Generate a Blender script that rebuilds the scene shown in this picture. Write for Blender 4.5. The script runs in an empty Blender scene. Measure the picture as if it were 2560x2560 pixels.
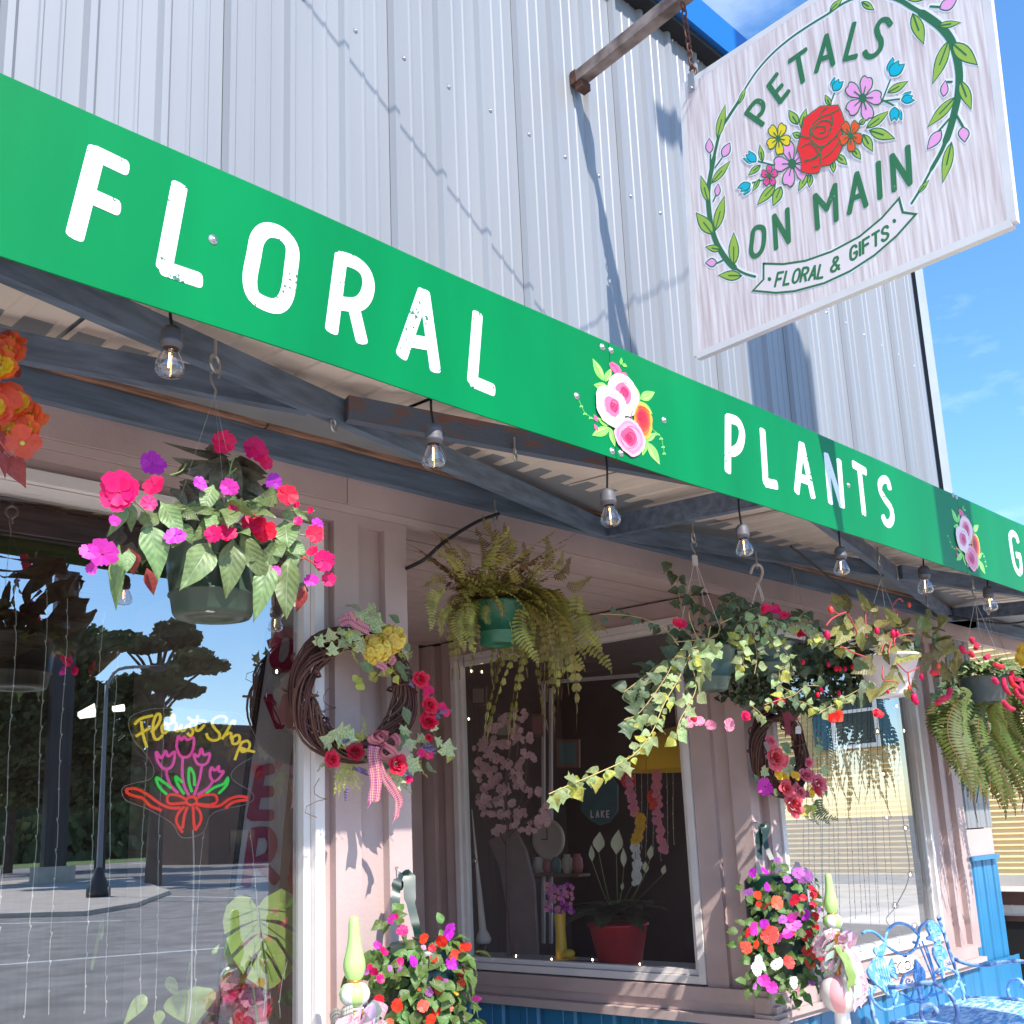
import bpy, math, random
from mathutils import Vector as V, Matrix, Euler
random.seed(7)
sc = bpy.context.scene
COL = sc.collection
PI = math.pi
# ---------------------------------------------------------------- camera
F_, PX_, PY_ = 2553.1, 1280.0, 1538.86
YAW, PIT, ROL = 0.764681619, 0.20438607, -0.0418406882
FW = V((math.sin(YAW)*math.cos(PIT), math.cos(YAW)*math.cos(PIT), math.sin(PIT)))
_r = FW.cross(V((0, 0, 1))).normalized(); _u = _r.cross(FW)
CR = _r*math.cos(ROL)+_u*math.sin(ROL); CU = -_r*math.sin(ROL)+_u*math.cos(ROL)
EYE = V((0, 0, 1.6))
cd = bpy.data.cameras.new('camera'); cam = bpy.data.objects.new('camera', cd); COL.objects.link(cam)
cd.sensor_width = 36; cd.lens = F_/2560*36; cd.shift_y = (PY_-1280)/2560
cd.clip_start = .05; cd.clip_end = 3000
cam.matrix_world = Matrix(((CR.x, CU.x, -FW.x, EYE.x), (CR.y, CU.y, -FW.y, EYE.y), (CR.z, CU.z, -FW.z, EYE.z), (0, 0, 0, 1)))
sc.camera = cam
# ---------------------------------------------------------------- sun, sky, exposure
SUN = V((-.22, -1, 1.07)).normalized()          # towards the sun
sl = bpy.data.lights.new('sun', 'SUN'); sl.energy = 3.0; sl.angle = math.radians(.53); sl.color = (1, .955, .88)
so = bpy.data.objects.new('sun', sl); COL.objects.link(so); so.location = SUN*60
so.rotation_euler = SUN.to_track_quat('Z', 'Y').to_euler()
wd = bpy.data.worlds.new('World'); sc.world = wd; wd.use_nodes = True
nt = wd.node_tree; N = nt.nodes; LK = nt.links.new
bgn = N['Background']; bgn.inputs[1].default_value = .15
sky = N.new('ShaderNodeTexSky'); sky.sky_type = 'NISHITA'; sky.sun_disc = False
sky.sun_elevation = math.asin(SUN.z); sky.sun_rotation = math.atan2(SUN.x, SUN.y)
sky.air_density = 1.0; sky.dust_density = .3; sky.ozone_density = 3.0
tc = N.new('ShaderNodeTexCoord'); mp = N.new('ShaderNodeMapping'); mp.inputs['Scale'].default_value = (2.2, 2.2, 6)
nz = N.new('ShaderNodeTexNoise'); nz.inputs['Scale'].default_value = 1.6; nz.inputs['Detail'].default_value = 7; nz.inputs['Roughness'].default_value = .58
rp = N.new('ShaderNodeValToRGB'); rp.color_ramp.elements[0].position = .55; rp.color_ramp.elements[1].position = .95
rp.color_ramp.elements[1].color = (.42, .42, .42, 1)
mx = N.new('ShaderNodeMixRGB'); mx.inputs[2].default_value = (8, 8.4, 9, 1)
LK(tc.outputs['Generated'], mp.inputs[0]); LK(mp.outputs[0], nz.inputs[0]); LK(nz.outputs[0], rp.inputs[0])
hsv = N.new('ShaderNodeHueSaturation'); hsv.inputs['Saturation'].default_value = 1.2; hsv.inputs['Value'].default_value = .98; LK(sky.outputs[0], hsv.inputs['Color']); LK(rp.outputs[0], mx.inputs[0]); LK(hsv.outputs[0], mx.inputs[1]); LK(mx.outputs[0], bgn.inputs[0])
sc.view_settings.view_transform = 'Standard'; sc.view_settings.look = 'None'
sc.view_settings.exposure = 1.20; sc.view_settings.gamma = 1
sc.render.engine = 'CYCLES'
cy = sc.cycles; cy.max_bounces = 10; cy.transparent_max_bounces = 24; cy.glossy_bounces = 4; cy.transmission_bounces = 6
cy.use_denoising = True; cy.caustics_reflective = False; cy.caustics_refractive = False

# ---------------------------------------------------------------- helpers
def ray(x, y): return CR*((x-PX_)/F_)-CU*((y-PY_)/F_)+FW
def pl(p, n):
    """returns a function that puts a photo point on the plane through p with normal n"""
    p = V(p); n = V(n); k = (p-EYE).dot(n)
    return lambda x, y: EYE+ray(x, y)*(k/ray(x, y).dot(n))
def aty(Y): return pl((0, Y, 0), (0, 1, 0))
def atx(X): return pl((X, 0, 0), (1, 0, 0))
def crop(x0, y0, s):
    return lambda x, y: (x0+x/s, y0+y/s)
Z1 = crop(0, 0, 2.1467); Z2 = crop(800, 0, 2.1467); Z3 = crop(1660, 0, 2.1467); Z4 = crop(0, 750, 2.1467)
Z5 = crop(800, 800, 2.1467); Z6 = crop(1660, 850, 2.1467); Z7 = crop(0, 1660, 2.1467); Z8 = crop(800, 1660, 2.1467)
Z9 = crop(1660, 1660, 2.1467); ZI = crop(200, 1000, 2.76); ZW = crop(700, 1480, 3.22); ZB = crop(1650, 1380, 3.22)
ZN = crop(300, 1750, 3.864); ZC = crop(2100, 2150, 4.2); ZG = crop(820, 2150, 4.39); ZF = crop(2200, 1380, 2.683)
ZR = crop(2300, 1150, 4.83); ZD = crop(2000, 2300, 3.45); ZK = crop(1900, 1450, 3.864); ZT = crop(1400, 900, 2.416)

WM = {}
def Wm(o): return WM.get(o.name, Matrix())
def link(name, data, parent=None, M=None, label=None, cat=None, group=None, kind=None):
    o = bpy.data.objects.new(name, data); COL.objects.link(o)
    M = M if M is not None else Matrix()
    WM[o.name] = M
    if parent is not None:
        o.parent = parent; o.matrix_basis = Wm(parent).inverted() @ M
    else: o.matrix_basis = M
    for k, v in (('label', label), ('category', cat), ('group', group), ('kind', kind)):
        if v: o[k] = v
    return o
def thing(name, label, cat, loc, group=None):
    return link(name, None, None, Matrix.Translation(V(loc)), label, cat, group)
class MB:
    def __init__(s): s.v = []; s.f = []; s.m = []; s.s = []
    def add(s, vs, fs, m=0, sm=False):
        b = len(s.v); s.v += [tuple(q) for q in vs]
        for f in fs: s.f.append(tuple(b+i for i in f)); s.m.append(m); s.s.append(sm)
        return s
    def mesh(s, name, mats, c=None):
        me = bpy.data.meshes.new(name)
        vs = s.v if c is None else [(x-c[0], y-c[1], z-c[2]) for x, y, z in s.v]
        me.from_pydata(vs, [], s.f)
        for m in (mats if isinstance(mats, (list, tuple)) else [mats]): me.materials.append(m)
        me.polygons.foreach_set('material_index', s.m); me.polygons.foreach_set('use_smooth', s.s)
        me.update(); return me
    def build(s, name, mats, parent=None, **k):
        xs = [[p[i] for p in s.v] for i in range(3)]
        c = V([(min(a)+max(a))/2 for a in xs])
        return link(name, s.mesh(name, mats, c), parent, Matrix.Translation(c), **k)
def box(x0, x1, y0, y1, z0, z1, mb=None, m=0):
    mb = mb or MB()
    v = [(x, y, z) for x in (x0, x1) for y in (y0, y1) for z in (z0, z1)]
    return mb.add(v, [(0, 1, 3, 2), (4, 6, 7, 5), (0, 4, 5, 1), (2, 3, 7, 6), (0, 2, 6, 4), (1, 5, 7, 3)], m)
def bar(a, b, w, h, mb=None, up=(0, 0, 1), m=0, top=True):
    """box from a to b; w across, h along up; a,b run along the bottom centre line"""
    mb = mb or MB(); a = V(a); b = V(b); d = (b-a).normalized(); sd = d.cross(V(up)).normalized(); uu = sd.cross(d).normalized()
    v = [p+sd*i*w/2+uu*j*h for p in (a, b) for i in (-1, 1) for j in (0, 1)]
    return mb.add(v, [(0, 1, 3, 2), (4, 6, 7, 5), (0, 4, 5, 1), (2, 3, 7, 6), (0, 2, 6, 4), (1, 5, 7, 3)], m)
def slab(pts, n, t, mb=None, m=0, ms=None):
    """prism: outline pts (front face), thickness t going back along -n"""
    mb = mb or MB(); n = V(n); k = len(pts); pts = [V(p) for p in pts]
    nn = V((0, 0, 0))
    for i in range(k): nn += pts[i].cross(pts[(i+1) % k])
    if nn.dot(n) < 0: pts = pts[::-1]
    v = pts+[p-n*t for p in pts]
    mb.add(v, [tuple(range(k)), tuple(range(2*k-1, k-1, -1))], m)
    mb.add(v, [(i, k+i, k+(i+1) % k, (i+1) % k) for i in range(k)], m if ms is None else ms)
    return mb
def cat(pts, n=6, closed=False):
    """Catmull-Rom through pts (tuples or Vectors)"""
    P = [V(p) for p in pts]; out = []; L = len(P); rng = range(L if closed else L-1)
    for i in rng:
        if closed: a, b, c, d = P[i-1], P[i], P[(i+1) % L], P[(i+2) % L]
        else: a, b, c, d = P[max(i-1, 0)], P[i], P[i+1], P[min(i+2, L-1)]
        for k in range(n):
            t = k/n; out.append(.5*((2*b)+(c-a)*t+(2*a-5*b+4*c-d)*t*t+(3*b-a-3*c+d)*t**3))
    if not closed: out.append(P[-1])
    return out
def tube(pts, r, n=6, mb=None, m=0, cap=True, sm=True):
    mb = mb or MB(); P = [V(p) for p in pts]; k = len(P); rr = r if isinstance(r, (list, tuple)) else [r]*k
    t0 = (P[1]-P[0]).normalized(); a = t0.orthogonal().normalized(); vs = []
    for i in range(k):
        t = (P[min(i+1, k-1)]-P[max(i-1, 0)])
        t = t.normalized() if t.length > 1e-9 else t0
        a = (a-t*a.dot(t)); a = a.normalized() if a.length > 1e-6 else t.orthogonal().normalized()
        b = t.cross(a)
        vs += [P[i]+(a*math.cos(2*PI*j/n)+b*math.sin(2*PI*j/n))*rr[i] for j in range(n)]
    fs = [(i*n+j, i*n+(j+1) % n, (i+1)*n+(j+1) % n, (i+1)*n+j) for i in range(k-1) for j in range(n)]
    mb.add(vs, fs, m, sm)
    if cap: mb.add(vs[:n], [tuple(range(n))[::-1]], m); mb.add(vs[-n:], [tuple(range(n))], m)
    return mb
def lathe(prof, o=(0, 0, 0), n=24, mb=None, m=0, ax=(0, 0, 1), mf=None, sm=True):
    mb = mb or MB(); o = V(o); ax = V(ax).normalized(); a = ax.orthogonal().normalized(); b = ax.cross(a)
    if abs(ax.z) > .99: a, b = V((1, 0, 0)), V((0, 1, 0))
    k = len(prof); vs = [o+ax*z+(a*math.cos(2*PI*j/n)+b*math.sin(2*PI*j/n))*r for r, z in prof for j in range(n)]
    base = len(mb.v); mb.v += [tuple(q) for q in vs]
    for i in range(k-1):
        for j in range(n):
            mb.f.append(tuple(base+q for q in (i*n+j, i*n+(j+1) % n, (i+1)*n+(j+1) % n, (i+1)*n+j)))
            mb.m.append(mf(i, j) if mf else m); mb.s.append(sm)
    return mb
def ball(c, r, mb=None, m=0, n=8, k=6, sc_=(1, 1, 1)):
    mb = mb or MB(); c = V(c)
    b = len(mb.v)
    lathe([(r*max(math.sin(PI*i/k), .001), -r*math.cos(PI*i/k)) for i in range(k+1)], (0, 0, 0), n, mb, m)
    for i in range(b, len(mb.v)):
        x, y, z = mb.v[i]; mb.v[i] = (c.x+x*sc_[0], c.y+y*sc_[1], c.z+z*sc_[2])
    return mb
def capq(q, a, sq):
    al = a*q.dot(a); return al*(1+.5*(1-abs(q.normalized().dot(a)))*(sq<1))+(q-al)*sq if sq < 1 else q
def stroke(pts, w, n, t=.003, mb=None, m=0, lift=0., ends=True, closed=False, sq=1.):
    """flat ribbon of width w with round ends lying in the plane with normal n"""
    mb = mb or MB(); n = V(n).normalized(); P = [V(p) for p in pts]
    Q = [P[0]]
    for p in P[1:]:
        if (p-Q[-1]).length > 1e-5: Q.append(p)
    P = Q; k = len(P)
    if k < 2: return mb
    ww = w if isinstance(w, (list, tuple)) else [w]*k
    L, Rr = [], []
    for i in range(k):
        if closed: t1 = (P[i]-P[i-1]).normalized(); t2 = (P[(i+1) % k]-P[i]).normalized()
        else: t1 = (P[i]-P[max(i-1, 0)]); t2 = (P[min(i+1, k-1)]-P[i]); t1 = (t1 if t1.length > 0 else t2).normalized(); t2 = (t2 if t2.length > 0 else t1).normalized()
        tt = (t1+t2); tt = tt.normalized() if tt.length > .05 else t1
        s = n.cross(tt).normalized(); q = max(.5, abs(s.dot(n.cross(t1))))
        h = ww[min(i, len(ww)-1)]/2/q
        L.append(P[i]+s*h); Rr.append(P[i]-s*h)
    capE = []; capS = []
    if ends and not closed:
        for (p, a, lst) in ((P[-1], L[-1]-P[-1], capE), (P[0], Rr[0]-P[0], capS)):
            for j in range(1, 6):
                lst.append(p+capq(Matrix.Rotation(-PI*j/6, 3, n) @ a, a.normalized(), sq))
    up = n*lift
    if closed:
        vs = [q+up for q in L]+[q+up for q in Rr]
        mb.add(vs, [(i, (i+k-1) % k, k+(i+k-1) % k, k+i)[::-1] for i in range(k)], m)
        lo = [q-n*t for q in vs]
        return mb
    vs = [q+up for q in L]+[q+up for q in Rr]
    mb.add(vs, [(i, k+i, k+i+1, i+1) for i in range(k-1)], m)
    if capE: mb.add([L[-1]+up]+[q+up for q in capE]+[Rr[-1]+up], [tuple(range(7))[::-1]], m)
    if capS: mb.add([Rr[0]+up]+[q+up for q in capS]+[L[0]+up], [tuple(range(7))[::-1]], m)
    out = [q for q in L]+capE+Rr[::-1]+capS
    kk = len(out); vs = [q+up for q in out]+[q+up-n*t for q in out]
    mb.add(vs, [(i, (i+1) % kk, kk+(i+1) % kk, kk+i) for i in range(kk)], m)
    return mb
def basis(d, up=(0, 0, 1)):
    """rotation whose local Y points along d and local Z near up"""
    y = V(d).normalized(); x = y.cross(V(up)); x = x.normalized() if x.length > 1e-4 else y.orthogonal().normalized()
    z = x.cross(y); return Matrix((x, y, z)).transposed()
def xf(loc, rot=None, s=1):
    M = Matrix.Translation(V(loc)) @ (rot.to_4x4() if rot is not None else Matrix())
    sv = s if isinstance(s, (list, tuple)) else (s, s, s)
    return M @ Matrix.Diagonal((sv[0], sv[1], sv[2], 1))
rnd = random.random
ORD = ('first', 'second', 'third', 'fourth', 'fifth', 'sixth', 'seventh', 'eighth', 'ninth', 'tenth', 'eleventh', 'twelfth', 'thirteenth', 'fourteenth', 'fifteenth', 'sixteenth', 'seventeenth')
def rs(a=1.): return (rnd()*2-1)*a

# ---------------------------------------------------------------- materials
def mat(name, col, rough=.55, metal=0, noise=0, ns=8, bump=0, bs=40, var=0, trans=0, spec=.5, emit=None, es=0, stretch=None, dark=None, coat=0, alpha=None, ramp=(.35, .65), det=5):
    m = bpy.data.materials.new(name); m.use_nodes = True; t = m.node_tree; n = t.nodes; lk = t.links.new
    b = n['Principled BSDF']; c = (*col, 1)
    b.inputs['Roughness'].default_value = rough; b.inputs['Metallic'].default_value = metal; b.inputs['Specular IOR Level'].default_value = spec
    b.inputs['Coat Weight'].default_value = coat
    src = None
    if noise or dark or bump:
        tcn = n.new('ShaderNodeTexCoord'); mpn = n.new('ShaderNodeMapping'); lk(tcn.outputs['Object'], mpn.inputs[0])
        if stretch: mpn.inputs['Scale'].default_value = stretch
        if var:
            oi0 = n.new('ShaderNodeObjectInfo'); cb = n.new('ShaderNodeCombineXYZ')
            ml0 = n.new('ShaderNodeMath'); ml0.operation = 'MULTIPLY'; ml0.inputs[1].default_value = 31.
            lk(oi0.outputs['Random'], ml0.inputs[0])
            for q in range(3): lk(ml0.outputs[0], cb.inputs[q])
            lk(cb.outputs[0], mpn.inputs['Location'])
    if noise or dark:
        nn = n.new('ShaderNodeTexNoise'); nn.inputs['Scale'].default_value = ns; nn.inputs['Detail'].default_value = det; lk(mpn.outputs[0], nn.inputs[0])
        cr = n.new('ShaderNodeValToRGB'); lk(nn.outputs[0], cr.inputs[0])
        cr.color_ramp.elements[0].position, cr.color_ramp.elements[1].position = ramp
        cr.color_ramp.elements[0].color = (*dark, 1) if dark else (*[q*(1-noise) for q in col], 1)
        cr.color_ramp.elements[1].color = c if dark else (*[min(q*(1+noise), .95) for q in col], 1)
        src = cr.outputs[0]
    if var:
        oi = n.new('ShaderNodeObjectInfo'); hs = n.new('ShaderNodeHueSaturation')
        for inp, a in (('Hue', var*.10), ('Value', var)):
            mr = n.new('ShaderNodeMapRange'); lk(oi.outputs['Random'], mr.inputs[0])
            base = .5 if inp == 'Hue' else 1.
            mr.inputs[3].default_value = base-a; mr.inputs[4].default_value = base+a; lk(mr.outputs[0], hs.inputs[inp])
        if src: lk(src, hs.inputs['Color'])
        else: hs.inputs['Color'].default_value = c
        src = hs.outputs[0]
    if src: lk(src, b.inputs['Base Color'])
    else: b.inputs['Base Color'].default_value = c
    if bump:
        bn = n.new('ShaderNodeTexNoise'); bn.inputs['Scale'].default_value = bs; bn.inputs['Detail'].default_value = 4; lk(mpn.outputs[0], bn.inputs[0])
        bp = n.new('ShaderNodeBump'); bp.inputs['Strength'].default_value = bump; bp.inputs['Distance'].default_value = .01
        lk(bn.outputs[0], bp.inputs['Height']); lk(bp.outputs[0], b.inputs['Normal'])
    if emit: b.inputs['Emission Color'].default_value = (*emit, 1); b.inputs['Emission Strength'].default_value = es
    if trans:
        tr = n.new('ShaderNodeBsdfTranslucent'); ms = n.new('ShaderNodeMixShader'); ms.inputs[0].default_value = trans
        if src: lk(src, tr.inputs[0])
        else: tr.inputs[0].default_value = c
        lk(b.outputs[0], ms.inputs[1]); lk(tr.outputs[0], ms.inputs[2]); lk(ms.outputs[0], n['Material Output'].inputs[0])
    return m
def leafmat(name, col, vein, rough=.45, var=.2, trans=.25, k=9., amt=.24, edge=None):
    """leaf with a midrib and side veins drawn in the leaf's own coordinates, plus blotches"""
    m = mat(name, col, rough, noise=.22, ns=7, var=var, trans=trans); t = m.node_tree; n = t.nodes; lk = t.links.new; b = n['Principled BSDF']
    tcn = n.new('ShaderNodeTexCoord'); sx = n.new('ShaderNodeSeparateXYZ'); lk(tcn.outputs['Object'], sx.inputs[0])
    def mt(op, a, b_=None, c=None):
        q = n.new('ShaderNodeMath'); q.operation = op
        for i, v in enumerate((a, b_, c)):
            if v is None: continue
            if isinstance(v, (int, float)): q.inputs[i].default_value = v
            else: lk(v, q.inputs[i])
        return q.outputs[0]
    ax_ = mt('ABSOLUTE', sx.outputs['X']); u = mt('MULTIPLY_ADD', ax_, -k*.85, mt('MULTIPLY', sx.outputs['Y'], k)); fr = mt('PINGPONG', u, .5)
    side = mt('SUBTRACT', 1., mt('MINIMUM', mt('MULTIPLY', fr, 9.), 1.)); mid = mt('SUBTRACT', 1., mt('MINIMUM', mt('MULTIPLY', ax_, 55.), 1.))
    v_ = mt('MULTIPLY', mt('MAXIMUM', mt('MULTIPLY', side, .6), mid), amt); mx = n.new('ShaderNodeMixRGB'); lk(v_, mx.inputs[0]); mx.inputs[2].default_value = (*vein, 1)
    old = b.inputs['Base Color'].links[0].from_socket; lk(old, mx.inputs[1]); lk(mx.outputs[0], b.inputs['Base Color'])
    for nd in n:
        if nd.type == 'BSDF_TRANSLUCENT': lk(mx.outputs[0], nd.inputs[0])
    bp = n.new('ShaderNodeBump'); bp.inputs['Strength'].default_value = .16; bp.inputs['Distance'].default_value = .02; lk(mt('SUBTRACT', fr, mid), bp.inputs['Height']); lk(bp.outputs[0], b.inputs['Normal'])
    return m
def glass(name, tint=(.92, .95, .95), base=.1, gloss=1., pw=5, tr2=None):
    m = bpy.data.materials.new(name); m.use_nodes = True; t = m.node_tree; n = t.nodes; lk = t.links.new
    n.remove(n['Principled BSDF'])
    tr = n.new('ShaderNodeBsdfTransparent'); tr.inputs[0].default_value = (*tint, 1)
    gl = n.new('ShaderNodeBsdfGlossy'); gl.inputs['Roughness'].default_value = 0; gl.inputs[0].default_value = (gloss, gloss, gloss, 1)
    lw = n.new('ShaderNodeLayerWeight'); lw.inputs[0].default_value = .5
    p = n.new('ShaderNodeMath'); p.operation = 'POWER'; p.inputs[1].default_value = pw; lk(lw.outputs['Facing'], p.inputs[0])
    a = n.new('ShaderNodeMath'); a.operation = 'MULTIPLY_ADD'; a.inputs[1].default_value = 1-base; a.inputs[2].default_value = base; lk(p.outputs[0], a.inputs[0])
    ms = n.new('ShaderNodeMixShader'); lk(a.outputs[0], ms.inputs[0]); lk(tr.outputs[0], ms.inputs[1]); lk(gl.outputs[0], ms.inputs[2])
    lk(ms.outputs[0], n['Material Output'].inputs[0]); return m
def srgb(*c):
    return tuple(((q/255)/12.92 if q/255 <= .04045 else (((q/255)+.055)/1.055)**2.4) for q in c)
# ---------------------------------------------------------------- materials of the building
M = {}
M['steel'] = mat('painted_steel', (.27, .275, .288), .42, metal=.08, noise=.07, ns=3, stretch=(1, 1, .06), bump=.06, bs=2.5)
M['steel_trim'] = mat('trim_steel', (.38, .40, .43), .4, noise=.05, ns=5)
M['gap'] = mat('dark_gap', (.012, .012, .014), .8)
M['screw'] = mat('zinc', (.5, .5, .5), .35, metal=.9)
M['roofblue'] = mat('blue_roof_metal', srgb(16, 100, 176), .4, spec=.5)
M['mauve'] = mat('mauve_paint', srgb(188, 164, 159), .55, noise=.10, ns=2.2, bump=.15, bs=60)
M['mauve_lt'] = mat('pale_mauve_paint', srgb(194, 172, 166), .5, noise=.05, ns=4)
M['vinyl'] = mat('white_vinyl', srgb(226, 218, 214), .35, noise=.04, ns=6)
M['navy'] = mat('slate_blue_beam_paint', srgb(98, 112, 130), .6, noise=.28, ns=2.6, bump=.3, bs=5, stretch=(1.2, 8, 10), var=.08)
M['rawwood'] = mat('bare_wood', srgb(150, 112, 92), .75, noise=.45, ns=5, stretch=(1.2, 14, 14), bump=.3, bs=12)
M['peel'] = mat('peeling_blue_beam', srgb(86, 98, 114), .7, dark=srgb(122, 86, 72), ns=3.2, stretch=(1.1, 9, 9), bump=.4, bs=18, ramp=(.36, .50), det=8)
M['soffit'] = mat('cream_soffit_steel', srgb(230, 214, 200), .45, noise=.05, ns=3)
M['aqua'] = mat('aqua_blue_steel', srgb(52, 128, 172), .38, noise=.06, ns=3)
M['shopglass'] = glass('shop_glass', (.84, .86, .85), .37, .95, 5)
M['alcoveglass'] = glass('alcove_glass', (.93, .95, .94), .17, .95, 5)
M['clear'] = glass('thin_clear_glass', (.93, .93, .93), .06, .9, 4)
M['bulbglass'] = glass('bulb_glass', (.90, .88, .88), .12, .98, 2.5)
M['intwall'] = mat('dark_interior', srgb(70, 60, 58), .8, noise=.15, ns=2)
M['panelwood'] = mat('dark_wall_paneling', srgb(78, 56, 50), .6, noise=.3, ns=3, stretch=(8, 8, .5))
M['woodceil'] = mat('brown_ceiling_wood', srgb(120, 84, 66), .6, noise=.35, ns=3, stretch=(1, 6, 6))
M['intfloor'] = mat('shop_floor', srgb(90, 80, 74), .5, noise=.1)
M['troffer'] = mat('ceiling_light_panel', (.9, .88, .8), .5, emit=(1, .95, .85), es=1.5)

S = 3.6; WALL = 3.66
bld = thing('flower_shop_building', 'tall grey ribbed steel shop building with mauve framed windows below the green awning sign', 'building', (4, 5, 0))
# ribbed wall panels 36 inches wide, three tall ribs each
RP = .3055
def rib_profile(n, lap):
    pr = []
    for k in range(n):
        x = k*RP
        h = .027 if k else .030
        pr += [(x-.033, 0), (x-.014, -h), (x+.014, -h), (x+.033, 0)]
        for q in (.115, .195): pr += [(x+q-.012, 0), (x+q-.005, -.006), (x+q+.005, -.006), (x+q+.012, 0)]
    pr += [(n*RP-.036, 0)]
    return pr
def ribbed(name, pr, x0, y0, z0, z1, mats, parent, me=None):
    if me is None:
        mb = MB()
        vs = [(x, y, z) for z in (0, z1-z0) for x, y in pr]; k = len(pr)
        mb.add(vs, [(i, i+1, k+i+1, k+i) for i in range(k-1)])
        me = mb.mesh(name, mats)
    return link(name, me, parent, Matrix.Translation((x0, y0, z0))), me
pme = None
for i in range(12):
    x0 = .992-RP*6+i*3*RP
    if x0 > 8.9: break
    n = 3
    if x0+3*RP > 9.1: n = 2
    o, pm = ribbed('metal_panel', rib_profile(n, 1), x0, WALL, 3.05, 7.08, M['steel'], bld, pme if n == 3 else None)
    if n == 3: pme = pm
    if i: box(x0-.0352, x0-.0335, WALL-.001, WALL+.01, 3.05, 7.08).build('lap_seam', M['gap'], bld)
sm = MB()
lathe([(.0001, .006), (.006, .005), (.0065, 0), (.013, -.001), (.013, -.003)], (0, 0, 0), 10, sm, 0, (0, -1, 0))
scm = sm.mesh('screw', M['screw'])
zs = [aty(WALL)(*Z2(190, 158)), aty(WALL)(*Z2(1135, 728))]
zc = (zs[0].z+zs[1].z)/2
for k in range(-1, 26):
    x = zs[0].x+k*RP
    if x < 9: link('screw', scm, bld, Matrix.Translation((x, WALL-.004, zc+rs(.01))))
for k in range(0, 27): link('screw', scm, bld, Matrix.Translation((zs[0].x+(k-4)*RP, WALL-.004, zc-1.5+rs(.01))))
for k in range(0, 27): link('screw', scm, bld, Matrix.Translation((zs[0].x+(k-4)*RP, WALL-.004, zc+1.5+rs(.01))))
box(8.97, 9.16, WALL-.012, WALL+.05, 3.05, 7.07).build('corner_trim', M['steel_trim'], bld)
box(8.963, 8.968, WALL-.014, WALL+.02, 3.05, 7.07).build('trim_gap', M['gap'], bld)
box(-1.6, 9.3, WALL-.16, WALL+.3, 7.13, 7.40).build('roof_fascia', M['roofblue'], bld)
box(-1.6, 9.3, WALL-.12, WALL+.3, 7.085, 7.125).build('roof_edge', M['gap'], bld)
box(9.06, 9.12, WALL+.06, 12, 3.05, 7.08).build('side_wall', M['steel'], bld)
# ---- storefront boards
def brd(x0, x1, y0, z0, z1, y1=None, m='mauve', name='trim_board', par=None):
    return box(x0, x1, y0, y1 if y1 else S+.06, z0, z1).build(name, M[m], par or bld)
brd(-1.6, 2.459, S-.022, 3.022, 3.25, name='header_board'); brd(2.463, 4.94, S-.022, 3.022, 3.25, name='header_board'); brd(4.944, 8.42, S-.022, 3.022, 3.25, name='header_board')
box(-1.6, 8.42, S-.010, S+.05, 2.986, 3.020).build('drip_strip', M['mauve_lt'], bld)
brd(8.424, 14, S, aty(S)(2500, 1620).z, 3.25, name='header_board', m='mauve')
brd(-1.6, 2.80, S, 2.94, 2.984, name='frieze_board'); brd(5.40, 8.42, S, 2.94, 2.984, name='frieze_board'); brd(2.8, 5.4, S, 3.0, 3.016, name='frieze_board')
brd(-1.6, 2.80, S+.04, -.2, 2.94, S+.1, name='wall_panel') if 0 else None
for x0, x1 in ((2.405, 2.532), (2.675, 2.797)): brd(x0, x1, S, .1, 2.94, name='batten')
brd(2.30, 2.797, S+.045, -.1, 2.94, S+.10, name='wall_panel')
brd(2.797-.10, 2.797, S+.10, -.1, 3.1, 6.3, name='alcove_wall')
brd(-1.6, 2.36, S+.02, 2.90, 2.94, name='window_head_board', y1=S+.1)
# facade right of the alcove
for x0, x1 in ((5.402, 5.495), (5.60, 5.70), (7.80, 7.955), (8.06, 8.14), (8.27, 8.415)): brd(x0, x1, S if x0 != 7.8 else S+.012, .53, 2.94, name='batten')
brd(5.40, 5.71, S+.045, -.1, 2.94, S+.10, name='wall_panel'); brd(7.79, 8.415, S+.045, -.1, 2.94, S+.10, name='wall_panel')
brd(5.70, 7.80, S+.02, 2.88, 2.94, name='window_head_board', y1=S+.1)
# sill boards and ledge
brd(5.352, 8.27, S-.035, .475, .565, name='sill_board', m='mauve'); brd(5.34, 8.33, S-.07, .44, .473, name='ledge_board', m='mauve_lt'); brd(5.35, 8.30, S-.045, .405, .438, name='ledge_board', m='mauve')
brd(5.70, 7.80, S+.01, .567, .64, name='apron_board')
brd(5.35, 8.30, S-.03, .405, .476, S+.1, name='ledge_backing') if 0 else None
# splayed alcove wall with its window
sd_ = V((-.138, .99, 0)).normalized(); sn_ = V((-sd_.y, sd_.x, 0)); SP0 = V((5.40, S, 0))
SPL = pl(SP0, sn_)
def sbox(s0, s1, z0, z1, o0, o1, mb=None):
    """box on the splayed wall: s along it inwards, o out of the wall towards the alcove"""
    mb = mb or MB(); vs = [SP0+sd_*s+sn_*o+V((0, 0, z)) for s in (s0, s1) for o in (o0, o1) for z in (z0, z1)]
    return mb.add(vs, [(0, 1, 3, 2), (4, 6, 7, 5), (0, 4, 5, 1), (2, 3, 7, 6), (0, 2, 6, 4), (1, 5, 7, 3)])
def sb(s0, s1, z0, z1, o0, o1, m, name): return sbox(s0, s1, z0, z1, o0, o1).build(name, M[m], bld)
sb(-.0, .122, .53, 3.03, -.06, 0, 'mauve', 'batten'); sb(.242, .385, .53, 3.03, -.06, 0, 'mauve', 'batten')
sb(.122, .242, .3, 3.03, -.10, -.045, 'mauve', 'wall_panel')
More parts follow.
